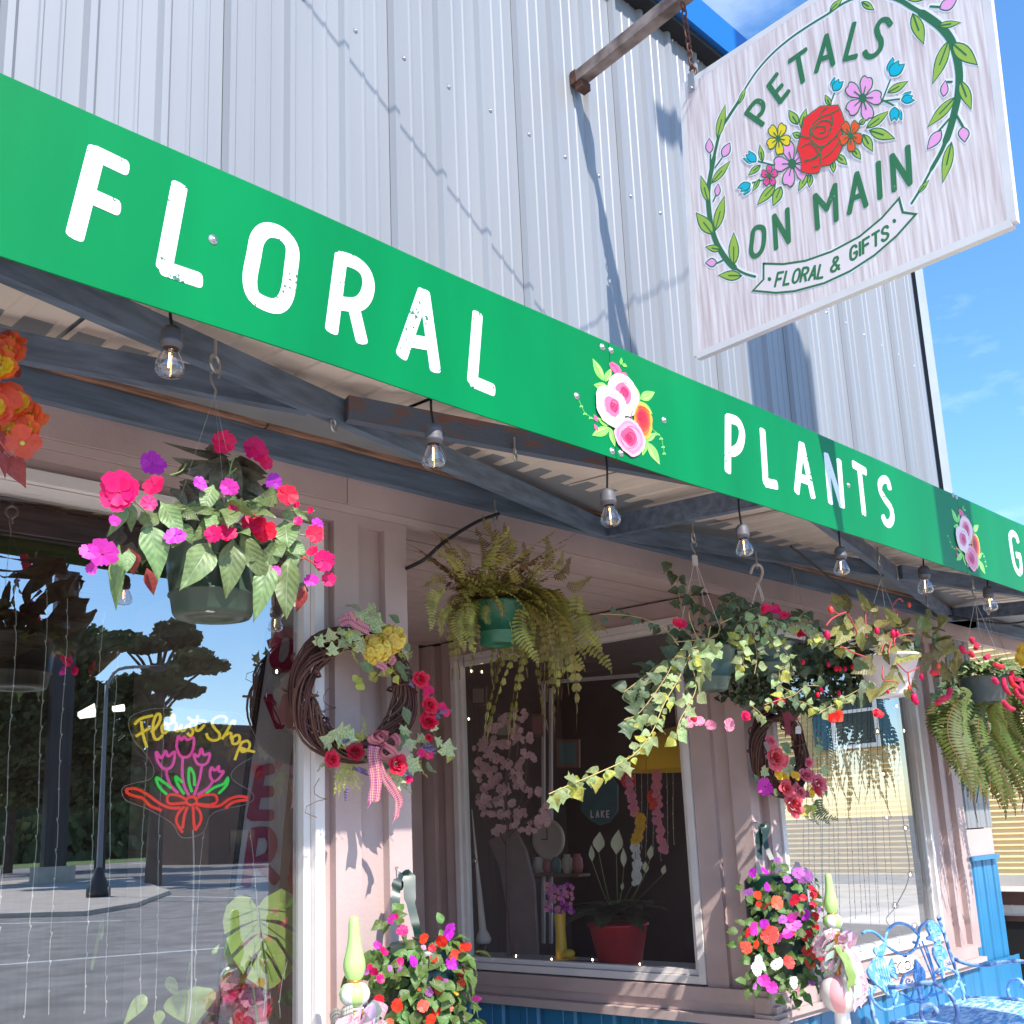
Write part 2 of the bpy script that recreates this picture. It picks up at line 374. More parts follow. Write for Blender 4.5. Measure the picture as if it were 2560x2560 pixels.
sb(2.42, 2.51, .53, 3.03, -.06, 0.0, 'mauve', 'batten'); sb(2.51, 2.62, .3, 3.03, -.1, -.045, 'mauve', 'wall_panel')
sb(2.62, 2.80, .3, 3.03, -.06, 0., 'mauve', 'batten'); sb(2.80, 3.3, .3, 3.03, -.1, -.045, 'mauve', 'wall_panel')
sb(.385, 2.42, 2.915, 3.03, -.06, 0., 'mauve', 'window_head_board')
sb(-.04, 2.9, .515, .60, -.06, .03, 'mauve', 'sill_board'); sb(-.06, 2.9, .455, .512, -.06, .015, 'mauve', 'apron_board')
sb(-.10, 2.9, .40, .452, -.06, .075, 'mauve_lt', 'ledge_board')
# recessed back of the alcove
box(2.797, 5.0, 6.3, 6.4, -.1, 3.1).build('alcove_wall', M['mauve'], bld)
# alcove ceiling boards, running along the facade
for k in range(18):
    y0 = 3.66+k*.146
    box(2.7, 5.42-.1394*(y0-3.6), y0, y0+.136, 3.045+rs(.0015), 3.06).build('ceiling_board', M['mauve_lt'], bld)
box(2.6, 5.4, 3.66, 6.4, 3.066, 3.09).build('ceiling_backing', M['intwall'], bld)
# aqua ribbed wainscot under the windows
wp = []
for k in range(3):
    x = k*.31
    wp += [(x, 0), (x+.10, 0), (x+.115, .02), (x+.15, .02), (x+.165, 0), (x+.235, 0), (x+.24, .004), (x+.25, .004), (x+.255, 0)]
wp += [(.927, 0)]
wme = None
for k in range(4):
    o, wme = ribbed('wainscot_panel', wp, 5.40+k*.93 if k < 3 else 8.19, S-.004, -.1, .404, M['aqua'], bld, wme)
Rs = Matrix((sd_, sn_*-1, V((0, 0, 1)))).transposed().to_4x4()
for k in range(3): link('wainscot_panel', wme, bld, Matrix.Translation(SP0+sd_*(k*.93)+sn_*.004+V((0, 0, -.1))) @ Rs)
# right end of the facade: aqua door-height panel, white band, dark steel
lp_ = [(x*.62, y) for x, y in wp]
ribbed('wainscot_panel', lp_, 8.43, S+.03, .405, 1.19, M['aqua'], bld); ribbed('wainscot_panel', lp_, 8.43, S+.03, 1.44, 3.1, M['steel'], bld)
ribbed('wainscot_panel', lp_, 8.43, S+.03, -.1, .404, M['aqua'], bld)
brd(8.42, 8.93, S+.01, 1.22, 1.43, name='band_board', m='mauve_lt'); brd(8.40, 8.95, S-.02, 1.185, 1.218, name='cap_strip', m='aqua')
# windows
def window(parts_par, mk, s0, s1, z0, z1, fw, glass_o, gm='shopglass'):
    """mk(s0,s1,z0,z1,o0,o1) -> MB in wall coordinates"""
    f = MB(); 
    for a in ((s0, s0+fw, z0, z1), (s1-fw, s1, z0, z1), (s0+fw, s1-fw, z0, z0+fw), (s0+fw, s1-fw, z1-fw, z1)): mk(*a, -.075, .012, f)
    g = fw+.003; e = fw+.035
    for a in ((s0+g, s0+e, z0+g, z1-g), (s1-e, s1-g, z0+g, z1-g), (s0+e, s1-e, z0+g, z0+e), (s0+e, s1-e, z1-e, z1-g)): mk(*a, -.075, -.02, f)
    fr = f.build('window_frame', M['vinyl'], parts_par)
    mb = MB(); mk(s0+e-.005, s1-e+.005, z0+e-.005, z1-e+.005, glass_o, glass_o+.004, mb)
    # a single sheet of glass
    sh = MB(); sh.add(mb.v, [f_ for f_ in mb.f][:0]);
    c = [V(q) for q in mb.v]
    gl_ = MB().add([c[2], c[6], c[7], c[3]], [(0, 1, 2, 3)])
    gl_.build('glass_pane', M[gm], fr)
    return fr
def mky(s0, s1, z0, z1, o0, o1, mb): return box(s0, s1, S-o1, S-o0, z0, z1, mb)
def mks(s0, s1, z0, z1, o0, o1, mb): return sbox(s0, s1, z0, z1, o0, o1, mb)
window(bld, mky, -1.5, 2.345, .2, 2.897, .045, -.06)
window(bld, mks, .392, 2.412, .612, 2.912, .045, -.05, 'alcoveglass')
window(bld, mky, 5.712, 7.79, .645, 2.877, .045, -.05)
# interior shell
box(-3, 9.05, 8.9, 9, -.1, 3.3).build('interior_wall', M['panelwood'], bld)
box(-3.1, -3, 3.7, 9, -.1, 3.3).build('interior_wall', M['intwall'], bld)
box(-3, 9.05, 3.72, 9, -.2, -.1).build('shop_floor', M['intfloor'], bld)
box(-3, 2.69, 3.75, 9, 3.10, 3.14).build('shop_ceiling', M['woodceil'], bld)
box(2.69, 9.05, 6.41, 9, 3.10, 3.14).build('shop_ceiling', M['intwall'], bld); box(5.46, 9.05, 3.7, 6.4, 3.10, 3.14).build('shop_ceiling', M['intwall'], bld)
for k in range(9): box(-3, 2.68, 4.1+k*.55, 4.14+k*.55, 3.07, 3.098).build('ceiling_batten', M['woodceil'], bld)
# side wall towards the neighbour, with a window opening
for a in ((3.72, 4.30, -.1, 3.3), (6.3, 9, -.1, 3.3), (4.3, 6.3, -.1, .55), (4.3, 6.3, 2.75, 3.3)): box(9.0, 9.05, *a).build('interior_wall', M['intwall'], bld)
ssf = MB()
for a in ((4.30, 4.35, .55, 2.75), (6.25, 6.3, .55, 2.75), (4.35, 6.25, .55, .6), (4.35, 6.25, 2.70, 2.75)): box(8.985, 9.055, *a, ssf)
f4 = ssf.build('window_frame', M['vinyl'], bld)
# display shelves inside, behind the sills
box(5.75, 8.9, 3.72, 4.25, .52, .56).build('display_shelf', M['vinyl'], bld)
sbox(.3, 2.9, .55, .6, -.9, -.11).build('display_shelf', M['vinyl'], bld)
box(-1.4, 2.6, 3.75, 4.2, .1, .14).build('display_shelf', M['intwall'], bld)
# lit ceiling panels in the shop
for P in ([(40, 1816), (62, 1818), (150, 1817), (138, 1836), (45, 1838)], [(194, 1790), (236, 1768), (240, 1792), (200, 1797)], [(280, 1775), (310, 1770), (312, 1778), (284, 1780)], [(-20, 1856), (16, 1858), (10, 1872), (-20, 1873)]):
    slab([pl((0, 0, 2.62), (0, 0, 1))(*q) for q in P], (0, 0, -1), .03).build('ceiling_light', M['troffer'], bld)

# ---------------------------------------------------------------- awning frame
SL = .08
def zb(y): return 3.14-SL*(S-y)
awn = thing('shop_awning', 'slate blue timber awning frame with cream ribbed steel soffit over the shop windows', 'awning', (4, 2.9, 3.1))
def beam(a, b, name, m, w=.04, h=.10, dz=0., label=None):
    A = V((a[0], a[1], zb(a[1])+dz)); B = V((b[0], b[1], zb(b[1])+dz))
    return bar(A, B, w, h).build(name, M[m], awn, label=label)
bar((-1.6, S-.045, 3.14), (9.0, S-.045, 3.14), .045, .105).build('ledger_beam', M['navy'], awn)
for x0, x1 in ((-1.6, 2.02), (2.03, 4.1), (4.17, 8.9)): bar((x0, S-.06, 3.248), (x1, S-.06, 3.248), .06, .045).build('purlin', M['rawwood'], awn, label='bare weathered wood strip on top of the blue ledger')
RX = (-.22, 4.13, 8.48)
for x in RX: beam((x, 2.40), (x, S-.07), 'rafter', 'navy', .045, .11, .002)
for k in range(2):
    xa, xb = RX[k]+.03, RX[k+1]-.03
    # front-left to back-right brace, and the crossing brace in two pieces
    beam((xa, 2.41), (xb, S-.075), 'brace', 'navy', .042, .095, -.004)
    mx_ = (xa+xb)/2; my = (2.41+S-.075)/2; d = V((xb-xa, 2.41-(S-.075), 0)).normalized()*.075
    m2 = 'navy' if k else 'peel'
    beam((xa, S-.075), (mx_-d.x*1.0, my-d.y*1.0), 'brace', 'navy', .042, .095, .001)
    beam((mx_+d.x, my+d.y), (xb, 2.42), 'brace', m2, .042, .095, .001)
beam((8.52, 2.41), (12.7, S-.075), 'brace', 'navy', .042, .095, -.004)
bar((8.5, S-.045, 3.14), (12, S-.045, 3.14), .045, .105).build('ledger_beam', M['navy'], awn)
beam((-1.6, 2.412), (12, 2.412), 'front_beam', 'navy', .04, .13, .0)
# soffit panels with fine ribs running out from the wall
for x0 in [1.12-2.46-1.22, 1.12-2.46, 1.12-1.235, 1.12, 2.36, 3.60, 4.77, 6.0, 7.24, 8.48, 9.7, 10.95]:
    w_ = {3.60: 1.17, 2.36: 1.24}.get(x0, 1.23)-.012
    mb = MB(); pr = []
    q = .02; pr.append((0, 0))
    while q < w_-.03: pr += [(q, 0), (q+.006, .008), (q+.10, .008), (q+.106, 0)]; q += .152
    pr.append((w_, 0)); k = len(pr)
    vs = [(x0+x, y, zb(y)+.15+h) for y in (2.38, S+.03) for x, h in pr]
    mb.add(vs, [(i, i+1, k+i+1, k+i) for i in range(k-1)]); mb.build('soffit_panel', M['soffit'], awn)
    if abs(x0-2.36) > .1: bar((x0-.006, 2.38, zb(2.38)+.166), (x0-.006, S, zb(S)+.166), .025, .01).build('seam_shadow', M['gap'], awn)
bar((-2.6, 3.0, zb(3.0)+.175), (12, 3.0, zb(3.0)+.175), 1.22, .02).build('awning_roof', M['steel'], awn)
# ---------------------------------------------------------------- green banner along the awning edge
def worn(name, col, sc_=60, thr=.70, bg=(0, .3, .1)):
    m = bpy.data.materials.new(name); m.use_nodes = True; t = m.node_tree; n = t.nodes; lk = t.links.new; b = n['Principled BSDF']
    g = n.new('ShaderNodeNewGeometry'); a = n.new('ShaderNodeTexNoise'); a.inputs['Scale'].default_value = sc_; a.inputs['Detail'].default_value = 3
    c = n.new('ShaderNodeTexNoise'); c.inputs['Scale'].default_value = 5.5; c.inputs['Detail'].default_value = 1
    lk(g.outputs['Position'], a.inputs[0]); lk(g.outputs['Position'], c.inputs[0])
    x = n.new('ShaderNodeMath'); x.operation = 'MULTIPLY_ADD'; x.inputs[1].default_value = .55; lk(c.outputs[0], x.inputs[0]); lk(a.outputs[0], x.inputs[2])
    y = n.new('ShaderNodeMath'); y.operation = 'GREATER_THAN'; y.inputs[1].default_value = thr+.275; lk(x.outputs[0], y.inputs[0])
    mx = n.new('ShaderNodeMixRGB'); mx.inputs[1].default_value = (*col, 1); mx.inputs[2].default_value = (*bg, 1); lk(y.outputs[0], mx.inputs[0])
    lk(mx.outputs[0], b.inputs['Base Color']); b.inputs['Roughness'].default_value = .45; return m
def flat(name, *c, rough=.45, **k): return mat(name, srgb(*c), rough, **k)
BG = flat('banner_green', 0, 122, 66, rough=.36, noise=.12, ns=2.2, spec=.14, stretch=(1, 1, .25), bump=.12, bs=1.2)
BW = worn('banner_white', (.84, .86, .88), 70, .695, srgb(60, 110, 90))
BN = V((0, -1, 0)); YB = 2.35; TB = aty(YB)
ban = thing('banner_sign', 'long green banner reading floral and plants in white with printed rose clusters', 'banner', (4, 2.35, 3.23))
def bz(x, top):   # slight waviness of the sheet
    return (3.4223 if top else 2.9480)+.004*math.sin(x*1.7)+.002*math.sin(x*5.3)
for xa, xb in ((-1.8, 2.832), (2.835, 5.954), (5.957, 10.2)):
    k = 24; P = [V((xa+(xb-xa)*i/k, YB, bz(xa+(xb-xa)*i/k, 1))) for i in range(k+1)]+[V((xa+(xb-xa)*i/k, YB, bz(xa+(xb-xa)*i/k, 0))) for i in range(k, -1, -1)]
    slab(P, BN, .006).build('banner_panel', BG, ban)
box(-1.8, 10.2, YB+.007, YB+.03, 3.04, 3.38).build('banner_backing', M['navy'], ban)
def letter(zf, strokes, w=.045, name='letter', par=None, T=None, n=BN, m=None, lift=.001, t=.0015, sq=.55, closed=False):
    mb = MB(); T = T or TB
    for i, s in enumerate(strokes):
        cl = closed or s[0] == s[-1]
        P = [T(*zf(*q)) for q in (s[:-1] if cl else s)]
        if len(s) > 4: P = cat(P, 5, cl)
        stroke(P, w, n, t, mb, 0, lift+i*.00035, not cl, cl, sq)
    return mb.build(name, m or BW, par or ban)
z52 = lambda x, y: (x, y+1717)
LET = [
 (Z1, [[(517, 812), (402, 1262)], [(517, 826), (668, 898)], [(470, 1045), (622, 1113)]]),
 (Z1, [[(962, 1002), (880, 1437)], [(878, 1440), (1065, 1503)]]),
 (Z1, [[(1432, 1236), (1510, 1255), (1567, 1330), (1560, 1450), (1540, 1580), (1500, 1637), (1440, 1637), (1362, 1590), (1340, 1500), (1362, 1370), (1382, 1280), (1432, 1236)]]),
 (Z2, [[(112, 1382), (62, 1770)], [(112, 1385), (190, 1412), (242, 1460), (260, 1530), (240, 1600), (190, 1635), (85, 1625)], [(178, 1640), (222, 1828)]]),
 (Z2, [[(553, 1572), (438, 1905)], [(560, 1572), (617, 1982)], [(480, 1828), (590, 1848)]]),
 (Z2, [[(845, 1690), (817, 2047)], [(817, 2047), (925, 2092)]]),
 (Z6, [[(343, 418), (342, 702)], [(343, 420), (395, 440), (418, 500), (405, 570), (370, 600), (345, 592)]]),
 (Z6, [[(528, 487), (545, 766)], [(545, 766), (602, 778)]]),
 (Z6, [[(737, 562), (712, 813)], [(740, 562), (798, 840)], [(720, 737), (778, 757)]]),
 (Z6, [[(870, 617), (893, 870)], [(872, 620), (952, 888)], [(938, 650), (956, 890)]]),
 (Z6, [[(1046, 680), (1073, 932)], [(1015, 668), (1080, 706)]]),
 (Z6, [[(1210, 795), (1200, 758), (1180, 748), (1160, 768), (1162, 810), (1185, 855), (1218, 905), (1224, 958), (1207, 986), (1187, 976), (1175, 950)]]),
 (ZR, [[(1182, 985), (1160, 920), (1115, 885), (1086, 930), (1095, 1020), (1115, 1150), (1140, 1270), (1175, 1345), (1205, 1362), (1222, 1320), (1215, 1230), (1205, 1160)], [(1165, 1148), (1210, 1162)]]),
]
for zf, s in LET: letter(zf, s)
# the rest of the last word, running on beyond the picture
for dx, s in ((.21, [[(0, 1), (0, 0)]]), (.40, [[(0, 1), (0, 0)], [(0, 1), (.14, 1)], [(0, .55), (.11, .55)]]), (.68, [[(0, 1), (0, 0)], [(-.09, 1), (.09, 1)]])):
    letter(lambda a, b: (a, b), s, T=lambda a, b, dx=dx: V((6.80+dx+a, YB, 3.07+b*.25)))
# printed clusters
PR = {}
def pm(*c):
    if c not in PR: PR[c] = flat('print_%d_%d_%d' % c, *c, rough=.4)
    return PR[c]
def leaf2(base, tip, w, bend=0., k=7):
    """leaf outline in photo-crop coordinates"""
    bx, by = base; dx, dy = tip[0]-bx, tip[1]-by; L = math.hypot(dx, dy); ux, uy = dx/L, dy/L; vx, vy = -uy, ux
    a = [];  b = []
    for i in range(k+1):
        t = i/k; h = w/2*math.sin(PI*t**.85)*(1-.15*t); o = bend*L*math.sin(PI*t)
        a.append((bx+dx*t+vx*(h+o), by+dy*t+vy*(h+o))); b.append((bx+dx*t+vx*(o-h), by+dy*t+vy*(o-h)))
    return a+b[-2:0:-1], [(bx+dx*t+vx*bend*L*math.sin(PI*t), by+dy*t+vy*bend*L*math.sin(PI*t)) for t in (.05, .3, .55, .8)]
def patch(T, zf, pts, n, mats, par, name, lift, mb=None, mi=0, dv=V((0, 0, 0))):
    P = [T(*zf(*q))+V(n)*lift+dv for q in pts]
    mb0 = mb or MB(); slab(P, n, .0005, mb0, mi)
    return mb0 if mb is not None else mb0.build(name, mats, par)
def grow(pts, d):
    cx = sum(p[0] for p in pts)/len(pts); cy_ = sum(p[1] for p in pts)/len(pts); out = []
    for x, y in pts:
        r = math.hypot(x-cx, y-cy_) or 1; out.append((x+(x-cx)/r*d, y+(y-cy_)/r*d))
    return out
def scl(pts, c, s): return [(c[0]+(x-c[0])*s, c[1]+(y-c[1])*s) for x, y in pts]
ROSES = [
 ((375, 205), [(285, 155), (300, 110), (345, 80), (390, 95), (430, 130), (455, 170), (472, 220), (470, 275), (452, 325), (420, 345), (380, 325), (330, 260), (300, 210)], [(250, 205, 215), (250, 225, 190), (252, 190, 205), (238, 105, 140), (215, 50, 95)], 1),
 ((480, 350), [(475, 262), (508, 275), (537, 310), (552, 370), (546, 432), (520, 475), (480, 465), (450, 400), (440, 330), (455, 290)], [(245, 165, 45), (240, 110, 35), (232, 70, 40), (215, 40, 45), (180, 25, 45)], 2),
 ((415, 470), [(330, 400), (365, 362), (405, 352), (440, 370), (472, 402), (502, 460), (506, 520), (480, 562), (436, 590), (390, 560), (345, 510), (318, 450)], [(250, 170, 185), (246, 130, 155), (250, 150, 170), (230, 75, 115), (190, 30, 80)], 3),
 ((312, 275), [(220, 175), (265, 160), (310, 182), (350, 200), (382, 240), (390, 290), (385, 350), (345, 412), (305, 402), (250, 362), (215, 295), (210, 230)], [(252, 215, 222), (252, 230, 195), (252, 205, 215), (240, 110, 145), (218, 55, 100)], 4)]
LEAVES = [((262, 125), (197, -8), 46), ((272, 130), (307, 52), 40), ((285, 165), (203, 150), 46), ((485, 235), (570, 195), 62), ((478, 258), (440, 142), 36), ((470, 252), (556, 326), 44), ((530, 500), (601, 632), 50), ((522, 480), (498, 578), 38), ((515, 490), (580, 440), 40), ((298, 412), (193, 456), 62), ((300, 412), (330, 525), 34), ((290, 400), (225, 350), 30),
 ((375, 25), (402, 42), 18), ((365, 30), (368, -12), 16)]
def cluster(dv):
    k = 0
    for b, t, w in LEAVES:
        o, mid = leaf2(b, t, w); mb = MB()
        patch(TB, ZT, grow(o, 1.5), BN, None, None, '', .0008+k*.00012, mb, 0, dv); patch(TB, ZT, [q for q in leaf2(b, t, w*.55, .06)[0]], BN, None, None, '', .0011+k*.00012, mb, 1, dv)
        stroke([TB(*ZT(*q))+dv for q in mid], .0022, BN, .0004, mb, 2, .0014+k*.00012)
        mb.build('printed_leaf', [pm(140, 225, 90), pm(165, 238, 110), pm(50, 160, 60)], ban); k += 1
    for c, o, cols, i in ROSES:
        mb = MB(); oo = [tuple(q)[:2] for q in cat([(x, y, 0) for x, y in o], 3, True)]; z = .0028+i*.0012
        for j, s in enumerate((1, .84, .70, .50, .26)):
            cc = (c[0]+j*3*math.cos(i*2+j), c[1]+j*4*math.sin(i+j)); P = scl(oo, cc, s)
            P = [(x+1.5*s*rs(2), y+1.5*s*rs(2)) for x, y in P]
            patch(TB, ZT, P, BN, None, None, '', z+j*.0002, mb, j, dv)
        sp = [(c[0]+r*13*math.cos(a)*1., c[1]+r*18*math.sin(a)) for r, a in ((.3, 0), (.8, 1.6), (1.2, 3.1), (1.7, 4.6), (2.2, 6.2), (2.6, 7.6))]
        stroke(cat([TB(*ZT(*q))+dv for q in sp], 4), .0032, BN, .0004, mb, 5, z+.0012)
        for a0 in (.4, 2.4, 4.4):
            ar = [(c[0]+52*math.cos(a0+u)*(1+.1*u), c[1]+66*math.sin(a0+u)) for u in (0, .35, .7, 1.05, 1.4)]
            stroke(cat([TB(*ZT(*q))+dv for q in ar], 3), .003, BN, .0004, mb, 3, z+.0008)
        mb.build('printed_rose', [pm(*q) for q in cols]+[pm(150, 20, 60)], ban)
    bud = MB(); patch(TB, ZT, [(293, 22), (312, 12), (332, 22), (352, 36), (368, 66), (360, 92), (338, 95), (318, 70), (300, 46)], BN, None, None, '', .0026, bud, 0, dv); patch(TB, ZT, [(368, 75), (395, 78), (405, 95), (385, 105), (368, 92)], BN, None, None, '', .0027, bud, 0, dv)
    stroke([TB(*ZT(*q))+dv for q in ((305, 25), (330, 40), (345, 70))], .003, BN, .0004, bud, 1, .0031)
    for q in ((210, 350), (213, 408)): patch(TB, ZT, leaf2((q[0]+14, q[1]+22), (q[0]-10, q[1]-20), 24)[0], BN, None, None, '', .0027, bud, 0, dv)
    bud.build('printed_bud', [pm(238, 95, 140), pm(200, 40, 95)], ban)
    sp = MB()
    for path in ([(225, 375), (185, 345), (150, 320), (128, 275), (102, 216)], [(552, 415), (590, 445), (610, 470), (622, 520), (628, 560)]):
        stroke(cat([TB(*ZT(*q))+dv for q in path], 4), .0016, BN, .0004, sp, 0, .0008)
        for i, q in enumerate(path[1:]):
            for s in (-1, 1): patch(TB, ZT, leaf2(q, (q[0]+s*(12-i), q[1]+12), 9)[0], BN, None, None, '', .001, sp, 0, dv)
    sp.build('printed_sprig', [pm(150, 225, 110)], ban)
cluster(V((0, 0, 0))); cluster(V((3.117, 0, -.004)))
# fixing bolts beside each seam and odd screws in the middle
bm_ = MB(); lathe([(.0001, .007), (.005, .006), (.0075, .001), (.014, .0005), (.0145, -.002)], (0, 0, 0), 12, bm_, 0, BN); bme = bm_.mesh('bolt', M['screw'])
for px, py in (Z5(1515, 145), Z5(1562, 163), Z5(1568, 703), Z5(1615, 715), Z5(1378, 408), Z5(1846, 538), Z1(1143, 1286), ZR(398, 425), ZR(440, 450), ZR(578, 1265), ZR(620, 1285), ZR(645, 870), Z6(990, 780)):
    link('bolt', bme, ban, Matrix.Translation(TB(px, py)+BN*.002))

# ---------------------------------------------------------------- projecting sign
XS = 4.26; TS = atx(XS); SN = V((-1, 0, 0))
BLc, TLc, BRc = V((XS, 2.935, 4.024)), V((XS, 2.88, 5.634)), V((XS, 1.304, 4.006)); TRc = TLc+(BRc-BLc)
sgn = thing('hanging_sign', 'whitewashed square sign painted with a bouquet and leafy wreath, chained to a pole', 'sign', (XS+.02, 2.1, 5.63))
SB = mat('whitewashed_boards', srgb(244, 232, 228), .5, noise=0, dark=srgb(208, 186, 182), ns=2.2, stretch=(1, 26, 1.1), ramp=(.36, .66), det=8)
slab([BLc, TLc, TRc, BRc], SN, .036).build('sign_board', SB, sgn)
fr = MB()
for a, b in ((BLc, TLc), (TLc, TRc), (TRc, BRc), (BRc, BLc)):
    d = (b-a).normalized(); bar(a-d*.006+V((.018, 0, -.0)), b+d*.006+V((.018, 0, 0)), .012, .046, fr, SN) if 0 else tube([a+V((.018, 0, 0)), b+V((.018, 0, 0))], .026, 4, fr, 0, True, False)
fr.build('edge_frame', M['vinyl'], sgn)
DG = worn('sign_dark_green', srgb(52, 118, 72), 95, .78, srgb(215, 205, 203)); DGp = flat('sign_green_line', 50, 112, 70)
LG, HAL = flat('sign_leaf', 160, 188, 72), flat('sign_halo', 240, 236, 238)
LIFT = [0]
def nextlift():
    LIFT[0] += 1; return (LIFT[0] % 97)*.0000131
def sl_leaf(b, t, w, fill=None, name='painted_leaf', ln=True, bend=0., L=0.):
    L += nextlift()*1.0; o, mid = leaf2(b, t, w, bend); mb = MB()
    patch(TS, Z3, grow(o, 9), SN, None, None, '', .0005+L, mb, 0); patch(TS, Z3, grow(o, 2), SN, None, None, '', .0009+L, mb, 1)
    patch(TS, Z3, grow(scl(o, ((b[0]+t[0])/2, (b[1]+t[1])/2), .94), -3.2), SN, None, None, '', .0013+L, mb, 2)
    if ln: stroke([TS(*Z3(*q)) for q in mid[:3]], .007, SN, .0003, mb, 1, .0017+L)
    mb.build(name, [HAL, DGp, fill or LG], sgn)
def sl_line(P, w, name='painted_stem', m=None, L=.0011, hal=True, cr=True):
    dl = nextlift(); L += dl; Q = [TS(*Z3(*q)) for q in P]; Q = cat(Q, 5) if cr and len(Q) > 2 else Q; mb = MB()
    if hal: stroke(Q, [q+.022 for q in w] if isinstance(w, list) else w+.022, SN, .0003, mb, 1, .0002+dl*.15)
    stroke(Q, w, SN, .0003, mb, 0, L); mb.build(name, [m or DGp, HAL], sgn)
# wreath stems
sl_line([(490, 1485), (420, 1462), (350, 1410), (285, 1310), (252, 1200), (238, 1080), (240, 1000), (258, 900), (280, 790), (305, 700), (345, 630), (400, 545), (440, 470), (500, 380), (580, 290), (680, 205), (790, 130), (880, 75), (960, 20), (1040, -15), (1140, -30), (1250, -5), (1330, 40), (1420, 95), (1490, 150), (1540, 215), (1570, 300), (1585, 400), (1580, 500), (1560, 600), (1530, 710), (1490, 810), (1440, 900), (1380, 1010), (1330, 1090)],
        [.012]*8+[.03]*30+[.02]*20+[.012]*45+[.02]*10+[.034]*40+[.02]*8+[.012]*6)
for b, t, w in (((420, 1480), (290, 1478), 58), ((375, 1425), (375, 1245), 60), ((305, 1340), (222, 1325), 42), ((265, 1260), (172, 1140), 72), ((275, 1240), (325, 1050), 56), ((240, 1090), (198, 940), 46), ((255, 985), (358, 862), 42), ((285, 745), (330, 560), 46), ((400, 560), (440, 470), 26),
 ((890, 60), (960, -10), 34), ((1060, 10), (1130, 55), 42), ((1335, 70), (1395, 240), 74), ((1470, 140), (1595, 120), 40), ((1530, 215), (1440, 455), 68), ((1545, 230), (1685, 350), 92), ((1565, 520), (1412, 685), 58), ((1590, 430), (1650, 590), 66), ((1545, 760), (1495, 985), 60), ((1360, 1040), (1425, 965), 26), ((1300, -5), (1430, -20), 46)):
    sl_leaf(b, t, w)
PK, CY, HP = flat('sign_pink', 244, 165, 214), flat('sign_cyan', 10, 182, 205), flat('sign_hot_pink', 248, 75, 150)
for st, b, t, w in (([(250, 900), (250, 830)], (245, 825), (243, 740), 46), ([(275, 900), (310, 850)], (315, 845), (355, 765), 50), ([(265, 1080), (282, 1040)], (285, 1055), (292, 985), 34), ([(330, 1390), (270, 1420)], (285, 1408), (222, 1412), 52), ([(1430, 35), (1500, 40)], (1480, 50), (1575, -5), 66), ([(1545, 440), (1520, 440)], (1500, 520), (1512, 430), 46), ([(1560, 600), (1610, 690)], (1605, 680), (1615, 765), 66), ([(1530, 640), (1460, 720)], (1490, 700), (1412, 805), 62)):
    sl_line(st, .01); sl_leaf(b, t, w, PK, 'painted_bud', False)
# lettering
def sl_text(zf, strokes, w=.027): letter(zf, strokes, w, 'letter', sgn, TS, SN, DG, .0012, .0004, .8)
for s in ([[(530, 668), (442, 606)], [(442, 606), (492, 545), (530, 558), (528, 600), (490, 638)]], [[(625, 547), (562, 458)], [(562, 458), (605, 400)], [(592, 505), (632, 460)], [(625, 547), (668, 492)]], [[(745, 438), (718, 298)], [(675, 328), (760, 268)]],
          [[(872, 192), (818, 383)], [(872, 192), (907, 345)], [(838, 320), (897, 300)]], [[(1020, 128), (972, 318)], [(972, 318), (1030, 303)]], [[(1215, 132), (1195, 108), (1165, 112), (1143, 150), (1150, 190), (1165, 222), (1160, 265), (1125, 300), (1092, 302), (1078, 280)]],
          [[(500, 1220), (530, 1225), (538, 1260), (530, 1330), (505, 1368), (480, 1373), (468, 1345), (474, 1280), (480, 1240), (500, 1220)]], [[(602, 1332), (592, 1158)], [(592, 1160), (670, 1297)], [(670, 1297), (662, 1125)]], [[(825, 1225), (812, 1048)], [(812, 1050), (875, 1122)], [(875, 1122), (918, 995)], [(918, 995), (925, 1180)]],
          [[(1035, 932), (995, 1143)], [(1035, 932), (1084, 1103)], [(1012, 1065), (1067, 1045)]], [[(1150, 875), (1160, 1060)]], [[(1236, 1020), (1225, 835)], [(1225, 837), (1320, 985)], [(1320, 985), (1308, 790)]]): sl_text(Z3, s)
rb = [(535, 1415), (640, 1418), (760, 1400), (900, 1350), (1050, 1270), (1170, 1170), (1262, 1065), (1282, 1140), (1352, 1150), (1250, 1265), (1130, 1370), (1000, 1455), (860, 1520), (700, 1563), (600, 1572), (478, 1560), (535, 1500)]
mb = MB(); patch(TS, Z3, grow(rb, 14), SN, None, None, '', .0006, mb, 2); patch(TS, Z3, rb, SN, None, None, '', .001, mb, 0)
stroke([TS(*Z3(*q)) for q in rb+[rb[0]]], .011, SN, .0003, mb, 1, .0014); mb.build('painted_ribbon', [flat('ribbon_cream', 238, 222, 218), DGp, HAL], sgn)
